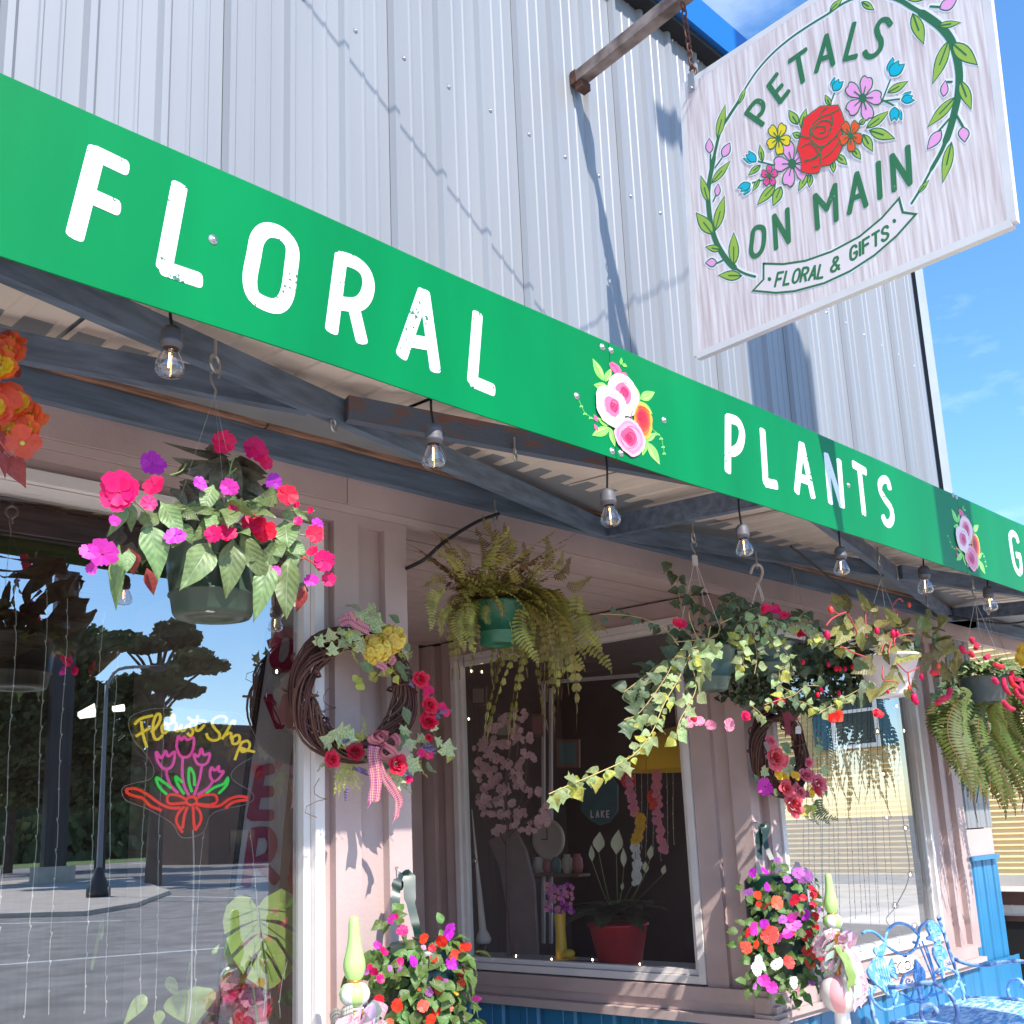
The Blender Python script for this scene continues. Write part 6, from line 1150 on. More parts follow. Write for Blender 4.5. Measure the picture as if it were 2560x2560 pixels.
rod([(205, 1100), (250, 1240), (330, 1530), (400, 1760)], .011, None, 'back_post', BLD); rod([(1040, 615), (1090, 760), (1150, 960), (1210, 1130), (1265, 1290), (1350, 1520)], .011, None, 'back_post', BLD); rod([(1230, 1230), (1290, 1400), (1320, 1510)], .007); ball(TBK(*ZC(1040, 612)), .017, MB()).build('post_knob', BLD, bn)
for P in ([(235, 770), (290, 745), (370, 765), (470, 855)], [(470, 855), (500, 745), (590, 668), (700, 680), (770, 730), (822, 790)], [(822, 790), (850, 700), (930, 648), (1010, 670), (1090, 765)], [(470, 870), (560, 950), (680, 992), (780, 935), (830, 800)], [(335, 1340), (335, 1450), (430, 1560), (540, 1560), (600, 1450), (600, 1380)], [(640, 1390), (760, 1470), (880, 1480), (960, 1390), (965, 1320)], [(1000, 1180), (1090, 1130), (1190, 1160), (1240, 1240), (1200, 1350), (1165, 1400)], [(640, 1300), (680, 1210), (780, 1155)], [(1020, 1180), (1060, 1140), (1100, 1150)]): rod(P, .0085)
for P in ([(830, 880), (930, 1130), (990, 1290), (1040, 1520)], [(862, 850), (950, 1100), (1005, 1290)], [(905, 900), (970, 1110), (1000, 1250)], [(310, 1340), (380, 1330), (345, 1400)], [(790, 1320), (750, 1450)], [(845, 1480), (850, 1560), (900, 1600)]): rod(P, .0055)
def scroll(c, r, T=None, m=None, k=1): rod([(c[0]+r*(1-t/9)*math.cos(t*k), c[1]+r*(1-t/9)*math.sin(t*k)) for t in [i*.6 for i in range(14)]], .004, T, 'scroll', m or BLD)
for c, r in (((720, 1270), 40), ((1030, 1175), 34), ((1145, 1075), 26), ((680, 1000), 22), ((775, 860), 18)): scroll(c, r)
def cut(pts, name, th=.010, ribs=()):
    oc = cat([(x, y, 0) for x, y in pts], 4, True); P = [TBK(*ZC(q.x, q.y))+bN*.006 for q in oc]
    o = slab(P, bN, th, MB()); o = o.build(name, BL, bn)
    for r_ in ribs: tube(cat([TBK(*ZC(*q))+bN*.008 for q in r_], 4), .003, 5, MB()).build('fish_rib', mat('x', (.8, .88, .95), .5) if 0 else MESH_, o)
    return o
cut([(370, 1020), (430, 1015), (480, 1070), (510, 1160), (520, 1240), (570, 1310), (585, 1380), (560, 1440), (500, 1420), (430, 1350), (360, 1290), (300, 1220), (285, 1150), (320, 1090)], 'fish', .012, [[(360+k*28, 1035+k*8), (375+k*30, 1150+k*12), (440+k*22, 1280+k*18), (480+k*16, 1380+k*6)] for k in range(5)])
cut([(400, 1020), (350, 960), (360, 920), (410, 905), (470, 860), (490, 880), (470, 940), (440, 1015)], 'fish_tail', .01, [[(390+k*14, 1010), (375+k*24, 930+-k*10)] for k in range(4)])
cut([(505, 1130), (520, 1080), (545, 1030), (560, 1090), (580, 1150), (590, 1220), (600, 1260), (560, 1235), (520, 1200)], 'fish_fin', .01, [[(520+k*14, 1110+k*30), (570+k*8, 1140+k*30)] for k in range(3)])
cut([(790, 1040), (830, 1090), (880, 1160), (890, 1240), (870, 1330), (850, 1470), (820, 1380), (800, 1290), (775, 1220), (785, 1130)], 'fish', .012, [[(800+k*20, 1090+k*20), (800+k*22, 1200), (830+k*8, 1330)] for k in range(3)])
cut([(930, 655), (985, 665), (1040, 720), (1060, 790), (1050, 860), (1060, 960), (1090, 1010), (1080, 1090), (1085, 1180), (1095, 1225), (1075, 1240), (1055, 1150), (1020, 1080), (985, 1010), (975, 930), (1000, 870), (970, 850), (925, 840), (910, 815), (940, 790), (918, 740), (912, 690)], 'seahorse', .014, [[(985+k*6, 690+k*50), (1030+k*4, 690+k*52)] for k in range(8)])
cut([(1060, 900), (1100, 940), (1125, 990), (1110, 1040), (1080, 1020), (1065, 960)], 'seahorse_fin', .01); ball(TBK(*ZC(935, 735))+bN*.01, .007, MB()).build('seahorse_eye', MESH_, bn)
TL_ = atx(5.62); TR_ = atx(6.60)
rod([(225, 1180), (250, 1240), (380, 1305), (560, 1335), (720, 1320), (850, 1295), (960, 1290), (1060, 1330), (1140, 1400), (1200, 1490), (1235, 1600), (1215, 1690), (1150, 1760), (1060, 1780), (960, 1760), (890, 1700), (850, 1620), (870, 1545), (930, 1515), (990, 1540), (1012, 1590), (980, 1625)], .0125, TL_, 'armrest', BLD)
rod([(1195, 1035), (1300, 1080), (1420, 1103), (1560, 1098), (1700, 1075), (1850, 1060), (1990, 1090), (2080, 1180), (2100, 1300)], .0125, TR_, 'armrest', BLD); rod([(1885, 1325), (1915, 1330), (1920, 1290), (1880, 1255), (1820, 1260), (1775, 1310), (1762, 1380), (1790, 1450), (1860, 1500), (1950, 1520), (2060, 1450), (2100, 1300)], .010, TR_, 'armrest_scroll', BL)
TSE = pl((0, 0, .45), (0, 0, 1)); sq = [TSE(*ZC(*q)) for q in ((395, 1690), (1350, 1500), (1480, 1545))]
L0, R0 = V((5.60, 2.95, .45)), V((6.58, 2.93, .45)); mb = MB(); vs = []
for i in range(9):
    v = i/8; y = 2.95-.62*v; z = .45+.03*math.sin(v*PI*.9+.2)*(1-v)-(.10*max(0, v-.75)/.25*(v-.75)*4)
    for j in range(13): vs.append((5.60+(.98)*j/12, y, z+.006*math.sin(j*2.1)))
mb.add(vs, [(i*13+j, i*13+j+1, i*13+j+14, i*13+j+13) for i in range(8) for j in range(12)], 0, True); mb.build('seat', MESH_, bn)
tube([V((5.6, 2.955, .45)), V((6.58, 2.955, .45))], .012, 8, MB()).build('seat_rail', BL, bn); tube([V((5.6, 2.95, .53)), V((6.58, 2.95, .53))], .008, 8, MB()).build('seat_rail', BL, bn); tube([V((5.6, 2.33, .40)), V((6.58, 2.33, .40))], .012, 8, MB()).build('seat_rail', BL, bn)
for x in (5.61, 6.57):
    tube([V((x, 2.95, .46)), V((x, 3.02, -.1))], .012, 8, MB()).build('leg', BLD, bn); tube([V((x, 2.35, .42)), V((x, 2.30, -.1))], .012, 8, MB()).build('leg', BLD, bn); tube([V((x, 2.95, .455)), V((x, 2.64, .475)), V((x, 2.33, .405))], .012, 8, MB()).build('seat_side', BLD, bn)
# ---------------------------------------------------------------- things behind the left window
TG = aty(3.74); TGi = aty(3.80); gN = V((0, -1, 0))
LS = mat('string_light_wire', srgb(206, 200, 192), .4, spec=.6)
def lstring(P, T, lab, r=.0016, bead=.0042, sp=.085, m=None, grp='curtain light strings in the windows', wob=.004):
    Q = cat([T(*q) for q in P], 4); R_ = []; C_ = []; L = 0; nxt = rnd()*sp
    for a, b in zip(Q, Q[1:]):
        d = b-a; l = d.length; n = max(1, int(l/.022))
        for i in range(n):
            p = a+d*i/n; L += l/n; C_.append(p+V((wob*math.sin(L*9), 0, 0)))
            if L > nxt:
                e = d.normalized()*.005; C_ += [p+e*.2, p+e*.8, p+e*1.5, p+e*2.2]; R_ += [r, r, bead, bead*.8, r]; nxt = L+sp
            else: R_.append(r)
    return tube(C_, R_, 5, MB()).build('light_string', m or LS, None, label=lab, cat='light string', group=grp)
for i, P in enumerate(([(78, -420), (78, 0), (40, 640), (5, 1240), (0, 1500)], [(250, -400), (240, 0), (205, 700), (165, 1400), (125, 1930)], [(360, -350), (350, 0), (310, 780), (280, 1400), (255, 1930)], [(560, -280), (530, 0), (500, 760), (470, 1500), (450, 1930)], [(640, -40), (625, 0), (590, 900), (575, 1500), (570, 1930)], [(790, 300), (775, 700), (750, 1500), (760, 1930)], [(880, 200), (870, 450), (845, 1300), (835, 1930)], [(1095, 900), (1070, 1080), (1052, 1540), (1050, 1930)], [(1340, 880), (1380, 1300), (1425, 1700), (1405, 1930)], [(1575, 120), (1580, 500), (1600, 960), (1590, 1200)], [(1540, 1600), (1500, 1760), (1500, 1930)])):
    lstring([Z7(*q) for q in P], TG, 'thin pale string of fairy lights in the big left window, '+ORD[i]+' from the left')
tube(cat([TG(*Z7(*q)) for q in ((1035, 890), (1040, 1100), (1030, 1500), (1025, 1800), (1010, 1925))], 6), .0036, 6, MB()).build('extension_lead', M['vinyl'], None, label='white power lead running down from the florist neon sign', cat='lead')
# neon sign
NE = thing('neon_sign', 'tube sign reading Florist Shop over pink tulips and a red bow in the left window', 'neon sign', TG(*ZN(690, 700)))
def neon(n, *c, e=.32): return mat(n, srgb(*c), .35, emit=srgb(*c), es=e)
NY, NP, NG, NR = neon('neon_yellow', 242, 212, 60), neon('neon_pink', 238, 82, 172), neon('neon_green', 60, 226, 84), neon('neon_red', 250, 62, 44)
TNN = aty(3.715)
def nt_(P, m, name, r=.0056, closed=False):
    Q = cat([TNN(*ZN(*q)) for q in (P[:-1] if closed else P)], 5, closed); Q = Q+[Q[0]] if closed else Q; tube(Q, r, 7, MB()).build(name, m, NE)
for P in ([(140, 235), (200, 180), (315, 150)], [(205, 205), (222, 330), (260, 460)], [(155, 350), (225, 305), (290, 270)], [(300, 310), (350, 260), (388, 190), (385, 140), (355, 140), (325, 210), (318, 310), (340, 375), (375, 375), (412, 340)], [(430, 225), (405, 260), (410, 310), (440, 315), (465, 270), (455, 230), (430, 222), (470, 235), (505, 215), (525, 180), (520, 145), (495, 145), (500, 190), (535, 218), (545, 250), (530, 290)], [(530, 292), (560, 298), (595, 240), (588, 285), (615, 295), (652, 240)], [(710, 205), (672, 245), (702, 290), (700, 328), (670, 342), (652, 318)], [(752, 150), (735, 230), (735, 290), (770, 290), (815, 240)], [(655, 165), (700, 198), (760, 195), (830, 205)],
          [(1020, 215), (1030, 175), (980, 155), (910, 180), (890, 230), (920, 280), (960, 325), (955, 375), (900, 390), (850, 365), (835, 320)], [(1100, 240), (1112, 205), (1085, 208), (1050, 270), (1010, 340), (985, 378)], [(1000, 355), (1050, 320), (1075, 328), (1072, 370), (1095, 392)], [(1120, 340), (1085, 370), (1090, 420), (1130, 420), (1155, 380), (1150, 345), (1120, 338)], [(1180, 400), (1140, 490), (1108, 580)], [(1180, 408), (1230, 395), (1255, 430), (1235, 480), (1180, 500), (1172, 465), (1230, 485), (1300, 500)]): nt_(P, NY, 'letter_tube')
for P in ([(350, 500), (400, 560), (440, 490), (465, 545), (525, 500), (520, 590), (490, 650), (430, 665), (380, 620), (355, 560), (350, 500)], [(565, 350), (590, 385), (620, 355), (650, 385), (710, 365), (705, 470), (660, 545), (590, 545), (550, 470), (550, 400), (565, 350)], [(715, 520), (755, 545), (785, 470), (810, 530), (865, 515), (855, 580), (815, 625), (755, 620), (725, 575), (715, 520)], [(885, 650), (915, 680), (955, 640), (955, 690), (1000, 690), (960, 750), (910, 785), (875, 750), (870, 690), (885, 650)]): nt_(P, NP, 'tulip_tube', closed=True)
for P in ([(445, 670), (460, 760), (500, 840), (560, 900)], [(605, 560), (600, 700), (620, 830), (665, 920)], [(790, 635), (765, 770), (715, 920)], [(895, 785), (850, 850), (750, 915)]): nt_(P, NP, 'stem_tube')
for P in ([(450, 910), (380, 840), (350, 750), (430, 800), (495, 850)], [(620, 910), (560, 820), (535, 740), (605, 795)], [(695, 890), (665, 780), (672, 655), (715, 720), (720, 830)], [(830, 900), (920, 840), (1000, 810), (1040, 750), (1030, 820), (950, 905)]): nt_(P, NG, 'leaf_tube')
for P in ([(400, 1065), (290, 1020), (220, 950), (150, 930), (75, 900), (70, 860), (160, 860), (260, 910), (340, 970), (420, 1020), (500, 1045), (580, 1040)], [(640, 960), (560, 920), (480, 915), (455, 960), (480, 1000), (560, 1000), (640, 990)], [(690+50*math.cos(t*.7), 975+40*math.sin(t*.7)) for t in range(10)], [(735, 950), (820, 915), (920, 920), (935, 980), (880, 1010), (800, 1010), (740, 1000)], [(745, 1010), (860, 1030), (960, 1020), (1050, 960), (1140, 930), (1235, 940)], [(1015, 1045), (1100, 985), (1230, 965)], [(620, 1030), (560, 1100), (545, 1180), (605, 1280)], [(650, 1035), (620, 1120), (605, 1240)], [(705, 1030), (710, 1150), (720, 1260)], [(735, 1030), (775, 1090), (780, 1170), (725, 1260)]): nt_(P, NR, 'bow_tube')
ac = cat([TG(*ZN(*q)) for q in ((90, 180), (300, 90), (560, 80), (900, 110), (1180, 160), (1340, 480), (1130, 640), (1080, 760), (1280, 900), (1240, 1000), (900, 1090), (800, 1280), (600, 1330), (500, 1190), (260, 1050), (60, 970), (20, 860), (110, 810), (300, 760), (320, 640), (230, 500), (130, 380))], 4, True)
slab(ac, gN, .004).build('acrylic_backing', M['clear'], NE); tube(ac+[ac[0]], .0012, 4, MB()).build('acrylic_edge', M['vinyl'], NE)
# feather flag
fg = thing('feather_flag', 'tall white feather flag with crimson lettering standing inside the left window', 'flag', aty(4.0)(*Z7(1330, 1930)))
FLG = mat('flag_cloth', srgb(240, 236, 240), .8, noise=.06, ns=3, stretch=(6, 1, .6), trans=.2); TFL = aty(3.98); CRM = mat('flag_crimson', srgb(176, 36, 84), .7); TFL2 = aty(3.97)
fo = [TFL(*Z7(*q)) for q in ((1440, -180), (1560, -330), (1640, -300), (1620, 100), (1560, 500), (1520, 900), (1490, 1300), (1440, 1960), (1150, 1960), (1240, 1250), (1330, 520), (1390, 100))]
slab(fo, gN, .004).build('cloth', FLG, fg); tube([TFL(*Z7(1440, -190)), TFL(*Z7(1330, 560)), TFL(*Z7(1150, 1960))], .012, 8, MB()).build('flag_pole', M['gap'], fg)
for s in ([[(1400, 575), (1352, 820)], [(1400, 575), (1458, 562)], [(1375, 690), (1455, 684)], [(1352, 812), (1455, 812)]], [[(1362, 905), (1322, 1180)], [(1362, 908), (1432, 905), (1462, 960), (1440, 1035), (1350, 1075)], [(1385, 1060), (1480, 1160)]], [[(1440, 180), (1500, 330)], [(1500, 330), (1540, 180)], [(1540, 180), (1560, 330)]], [[(1330, 1260), (1300, 1330), (1390, 1390), (1380, 1470), (1290, 1480)]], [[(1500, -160), (1470, -20), (1520, 20), (1570, -40), (1570, -150), (1500, -160)]]): letter(Z7, s, .048, 'letter', fg, TFL2, gN, CRM, .001, .002, .6)
# window plants
MON = mat('monstera', srgb(188, 210, 120), .35, noise=.15, ns=5, trans=.2)
mo = thing('monstera_leaf', 'big split monstera leaf pressed near the left window glass', 'leaf', TGi(*Z7(1400, 1900)))
mb = MB()
for lb_ in ([(1380, 1310), (1345, 1252), (1280, 1240), (1215, 1300), (1195, 1380), (1205, 1450), (1295, 1400), (1385, 1370)], [(1388, 1372), (1300, 1413), (1215, 1472), (1240, 1560), (1335, 1470), (1398, 1440)], [(1398, 1440), (1345, 1485), (1250, 1580), (1305, 1665), (1360, 1560), (1408, 1520)], [(1408, 1520), (1370, 1590), (1325, 1685), (1385, 1728), (1432, 1748), (1422, 1600)],
            [(1380, 1310), (1420, 1255), (1510, 1205), (1570, 1235), (1598, 1330), (1604, 1430), (1500, 1375), (1385, 1370)], [(1388, 1372), (1500, 1400), (1606, 1455), (1612, 1540), (1590, 1620), (1490, 1470), (1398, 1440)], [(1398, 1440), (1480, 1485), (1580, 1640), (1525, 1695), (1460, 1580), (1408, 1520)], [(1408, 1520), (1455, 1600), (1510, 1702), (1470, 1735), (1432, 1748), (1422, 1600)]):
    slab([TGi(*Z7(*q)) for q in lb_], gN, .002, mb)
    e = lb_[len(lb_)//2]; tube([TGi(*Z7(*lb_[0]))+V((0, -.004, 0)), TGi(*Z7((lb_[0][0]*.15+e[0]*.85), (lb_[0][1]*.15+e[1]*.85)))+V((0, -.004, 0))], .002, 4, mb)
mb.build('blade', MON, mo)
tube(cat([TGi(*Z7(*q))+V((0, -.012, 0)) for q in ((1380, 1310), (1395, 1450), (1420, 1600), (1432, 1740))], 5), .0035, 5, MB()).build('midrib', G['stemgr'], mo); tube(cat([TGi(*Z7(*q))+V((0, .02, 0)) for q in ((1380, 1310), (1360, 1600), (1400, 1960))], 5), .006, 5, MB()).build('leaf_stalk', G['stemgr'], mo)
h2 = thing('pothos_plant', 'pale heart shaped leaves standing at the bottom of the left window', 'plant', TGi(*Z7(1000, 2000)))
for a, b, w in (((1010, 1740), (1040, 1960), 285), ((860, 1860), (840, 1960), 70), ((780, 1780), (660, 1940), 90), ((900, 1680), (960, 1800), 60), ((1140, 1560), (1180, 1500), 30), ((540, 1480), (555, 1360), 26)): leaf_px(h2, grid_leaf('leaf', MON, HE, .2, .2, .03, 8), Z7, TGi, a, b, w, .9, None, .1)
for P in ([(1010, 1745), (1000, 1700), (1020, 1600)], [(490, 1640), (520, 1500), (545, 1380)]): tube(cat([TGi(*Z7(*q)) for q in P], 4), .006, 5, MB()).build('stalk', G['stemgr'], h2)
pk_ = thing('silk_flower_bunch', 'dim pink silk flowers at the lower right of the left window', 'flowers', aty(3.9)(*Z7(1340, 1940)))
for i in range(26): p = aty(3.9+rs(.05))(*Z7(1330+rs(110), 1800+rs(130))); put('flower', FI[random.choice(['pin', 'hot', 'crm'])], pk_, p, rot_face(None, .4), .035)
rc_ = thing('red_garment', 'red cloth hanging at the right end of the left window', 'cloth', aty(4.3)(*Z7(1600, 1300)))
slab([aty(4.3)(*Z7(*q)) for q in ((1590, 950), (1640, 900), (1660, 1300), (1600, 1320), (1560, 1160))], gN, .03).build('cloth', mat('red_cloth', srgb(190, 40, 46), .8, noise=.2), rc_)
# globe string bulbs round the windows
SB_ = MB(); ball((0, 0, 0), 1, SB_, 0, 12, 8); gl_me = SB_.mesh('globe', M['bulbglass']); SF = MB(); ball((0, 0, 0), .34, SF, 0, 6, 4, (.6, .6, 1.3)); gf_me = SF.mesh('filament', mat('warm_globe_filament', (1, .75, .45), .5, emit=(1, .72, .40), es=14))
def globe(p, r, lab):
    t = thing('globe_bulb', lab, 'light bulb', p, 'globe bulbs round the shop windows'); put('globe', gl_me, t, p, None, r); put('filament', gf_me, t, p, None, r)
def PLI(d): return pl(SP0-sn_*d, sn_)
PI1 = PLI(.16)
for i, (px, py) in enumerate((Z8(812, 38), Z8(868, 42), Z8(798, 295), Z8(765, 525), Z8(775, 795), Z8(833, 1055), Z8(812, 1325), Z8(1052, 1567), Z8(1243, 1585), Z8(1462, 1588), Z8(1716, 1612), Z5(930, 1812), Z5(1578, 1716), Z5(1836, 1672))): globe(PI1(px, py), .021, 'clear globe bulb '+('at the top left corner of the alcove window', 'second from the left at the top of the alcove window', 'high on the left edge of the alcove window', 'beside the cherry blossom on the left edge of the alcove window', 'at mid height on the left edge of the alcove window', 'at the tip of the white cone ornament', 'low on the left edge of the alcove window', 'on the sill below the cherry tree trunk', 'on the sill left of the yellow boot', 'on the sill right of the yellow boot', 'on the sill at the right of the red pot', 'hanging at the window top under the green fern pot', 'hanging at the window top right of the fern', 'among the vine leaves at the top of the alcove window')[i])
tube(cat([PLI(.155)(*Z8(*q)) for q in ((800, 20), (770, 160), (790, 300), (765, 525), (800, 640), (775, 795), (800, 930), (833, 1055), (790, 1150), (812, 1325), (800, 1450), (850, 1560), (1050, 1580), (1240, 1592), (1462, 1596), (1716, 1622)) ], 4), .004, 5, MB()).build('globe_light_cord', CORD, None, label='black cord of the globe bulbs round the alcove window', cat='cord')
TW3 = aty(3.80)
for i, q in enumerate(((1145, 362), (1288, 357), (1260, 612), (1296, 880), (1322, 1130), (1196, 822), (1240, 1296), (1302, 1472), (1345, 1405), (1178, 590), (1248, 226))): globe(TW3(*Z9(*q)), .026, 'clear globe bulb in the right window, '+('below the mirrored house window', 'on the dark strip near the frame, upper right', 'in the middle of the dark strip', 'at the foot of the dark strip', 'on the pale panel at the right', 'beside the siding at mid height', 'low among the grey strings', 'just above the bench back', 'above the seahorse of the bench', 'left of the dark strip', 'highest, under the white pot')[i])
tube(cat([TW3(*Z9(*q))+V((0, .01, 0)) for q in ((1248, 200), (1288, 357), (1262, 612), (1296, 880), (1322, 1130), (1250, 1300), (1200, 1380), (1302, 1472))], 5), .004, 5, MB()).build('globe_light_cord', CORD, None, label='dark cord of the globe bulbs in the right window', cat='cord')
globe(aty(3.72)(*Z4(525, 1098)), .024, 'clear globe bulb at the top of the left window'); globe(aty(3.72)(*Z7(1485, 40)), .02, 'clear globe bulb beside the wreath in the left window'); globe(aty(3.72)(*Z7(1625, 485)), .02, 'clear globe bulb below the wreath in the left window')
DW = mat('grey_light_wire', srgb(110, 104, 84), .5)
for i in range(17):
    x0 = 735+i*27+rs(8); x1 = x0+15+i*3+rs(14); lstring([Z9(x0, 180), Z9(x0+4, 500), Z9((x0+x1)/2+rs(5), 900), Z9(x1, 1380+rs(50))], TW3, 'thin grey string of fairy lights in the right window, '+ORD[i]+' from the left', .0018, .0045, .11, DW)
# ---------------------------------------------------------------- things behind the alcove window
D3 = PLI(.34); D5 = PLI(.55); D2_ = PLI(.25)
chy = thing('cherry_tree', 'artificial cherry tree in pale pink blossom behind the alcove window', 'artificial tree', D3(*Z8(1010, 1600)))
BRN = mat('cherry_bark', srgb(84, 60, 54), .8)
for P, r in (([(1040, 1590), (1010, 1300), (1005, 900), (1000, 620), (1040, 300)], .016), ([(1005, 900), (930, 760), (860, 620), (850, 450)], .007), ([(1000, 700), (930, 540), (900, 370)], .006), ([(1005, 860), (1090, 700), (1110, 520), (1100, 400)], .007), ([(1010, 900), (1120, 840), (1220, 780)], .006), ([(1010, 940), (1060, 880), (1150, 870)], .005), ([(1005, 820), (1090, 760), (1150, 700)], .005), ([(1000, 640), (1060, 480), (1075, 280)], .006), ([(1010, 1000), (960, 900), (900, 820)], .005)): tube(cat([D3(*Z8(*q)) for q in P], 4), r, 6, MB()).build('branch', BRN, chy)
F_ch = petals('blossom', [mat('cherry_petal', srgb(250, 208, 214), .5, noise=.06, var=.08, trans=.35)]*2+[EYEM], 5, .54, .3, .2, 2, .35, 5, .12, jr=.2)
for x, y in ((1075, 275), (1000, 300), (1040, 340), (920, 355), (1100, 400), (860, 440), (960, 440), (1120, 490), (880, 520), (1000, 540), (1080, 540), (860, 600), (950, 620), (1050, 600), (900, 680), (980, 680), (1070, 650), (870, 730), (1150, 700), (940, 740), (1010, 760), (990, 810), (1080, 790), (1200, 800), (1220, 770), (1140, 870), (1060, 870), (960, 885), (900, 790), (920, 580), (1010, 420), (1060, 380), (1190, 850), (900, 420), (940, 500), (860, 560)):
    for k in range(8): p = PLI(.34+rs(.09))(*Z8(x+rs(34), y+rs(28))); put('blossom', F_ch, chy, p, rot_face(None, .5, V((-.9+rs(.5), -.5+rs(.5), rs(.5)))), .021+.012*rnd())
bd = thing('leaning_board', 'mauve grey board leaning behind the cherry tree in the alcove window', 'board', D5(*Z8(1080, 1560))); slab([D5(*Z8(*q)) for q in ((900, 950), (1040, 880), (1100, 1000), (1145, 1180), (1165, 1560), (1000, 1560), (1000, 1300), (960, 1080))], sn_, .03).build('board', mat('grey_board', srgb(128, 112, 110), .7, noise=.1), bd)
cn = thing('white_cone_ornament', 'slender white cone ornament standing at the left of the alcove window', 'ornament', D2_(*Z8(880, 1500))); a, b = D2_(*Z8(880, 1500)), D2_(*Z8(815, 780)); lathe([(.001, 0), (.045, .0), (.06, .03), (.05, .06), (.028, .10), (.012, .6*(b-a).length), (.003, (b-a).length)], a, 16, MB(), 0, b-a).build('cone', mat('frosted_white', srgb(206, 200, 196), .5), cn); ball(a+V((0, 0, -.03)), .03, MB()).build('foot', M['gap'], cn)
bt = thing('rain_boot_vase', 'yellow rain boot filled with pink hyacinths on the alcove window sill', 'vase', D2_(*Z8(1310, 1590)))
YB_ = mat('yellow_rubber', srgb(222, 182, 44), .35, noise=.05); a = D2_(*Z8(1298, 1585)); h = (D2_(*Z8(1298, 1340))-a).length; mb = MB(); lathe([(.001, 0), (.042, 0), (.043, .02), (.040, h*.3), (.036, h*.6), (.042, h*.97), (.045, h), (.038, h), (.034, h*.9)], a, 18, mb); mb.build('shaft', YB_, bt)
td = (D2_(*Z8(1360, 1575))-a).normalized(); mb = MB(); ball(a+td*.06+V((0, 0, .03)), .045, mb, 0, 12, 8, (1.2, 1, .72)); mb.build('toe', YB_, bt); bar(a-td*.045+V((0, 0, -.012)), a+td*.11+V((0, 0, -.012)), .08, .014).build('sole', mat('boot_sole', srgb(190, 150, 40), .6), bt)
for i in range(70): p = PLI(.25+rs(.05))(*Z8(1285+rs(75), 1255+rs(80))); put('flower', FI[random.choice(['pin', 'lil', 'pin', 'pur'])], bt, p, rot_face(None, .6, V((-1, -.4, .1))), .017)
pc = thing('peace_lily', 'peace lily with white spathes in a large red pot behind the alcove window', 'plant', D5(*Z8(1610, 1600))); a = D5(*Z8(1612, 1600)); q_ = (D5(*Z8(1750, 1450))-D5(*Z8(1480, 1450))).length/2; pot(pc, a, q_, q_*.74, (D5(*Z8(1612, 1390))-a).length, mat('red_pot', srgb(196, 40, 50), .4, noise=.1), 'pot', .015, False)
LGm = grid_leaf('leaf', G['ivyd'], OV, .5, .3, .02); SPm = grid_leaf('spathe', mat('spathe', srgb(226, 226, 196), .5, trans=.3), OV, .15, .5, .0)
for i in range(40): an = rnd()*6.28; d = V((math.cos(an), math.sin(an), .3+.8*rnd())); put('leaf', LGm, pc, a+V((0, 0, .30)), basis(d), .22+.2*rnd())
for x0, y0, x1, y1, w in ((1590, 1020, 1600, 895, 70), (1495, 1010, 1500, 905, 70), (1630, 1090, 1628, 990, 36), (1770, 1050, 1778, 975, 36), (1685, 1170, 1690, 1085, 36), (1620, 1215, 1625, 1170, 20), (1460, 1060, 1456, 975, 34), (1750, 1120, 1745, 1060, 36), (1840, 1130, 1850, 1080, 30)):
    leaf_px(pc, SPm, Z8, D5, (x0, y0), (x1, y1), w, .58, None, .2); tube(cat([D5(*Z8(x0, y0)), D5(*Z8((x0+1600)/2, 1250)), a+V((0, 0, .3))], 4), .003, 4, MB()).build('stalk', G['stemgr'], pc)
um = thing('umbrella', 'open yellow umbrella hanging in the alcove window with strings of flowers', 'umbrella', D5(1700, 1925)); a = D5(1700, 1925); q_ = 132*(a-EYE).dot(FW)/F_; mb = MB(); n = 32; vs = []
for i in range(9):
    t = i/8*PI/2
    for j in range(n): ph = 2*PI*j/n; sc_l = 1-.05*abs(math.sin(4*ph))*math.cos(t); rc = max(math.cos(t), 0)**1.35; vs.append((a.x+q_*rc*math.cos(ph)*sc_l, a.y+q_*rc*math.sin(ph)*sc_l, a.z+q_*.82*math.sin(t)))
mb.add(vs, [(i*n+j, i*n+(j+1) % n, (i+1)*n+(j+1) % n, (i+1)*n+j) for i in range(8) for j in range(n)], 0, True); mb.build('canopy', mat('umbrella_yellow', srgb(244, 194, 20), .55, noise=.04, trans=.5), um)
for j in range(8): ph = 2*PI*j/8; tube([a+V((q_*max(math.cos(t), 0)**1.35*math.cos(ph)*1.005, q_*max(math.cos(t), 0)**1.35*math.sin(ph)*1.005, q_*.825*math.sin(t))) for t in [i*PI/20 for i in range(11)]], .003, 4, MB()).build('rib', mat('umbrella_seam', srgb(190, 140, 20), .6) if j == 0 else bpy.data.materials['umbrella_seam'], um)
tube([a+V((0, 0, q_*.82)), V((a.x, a.y, 3.08))], .004, 5, MB()).build('hanging_cord', LS, um)
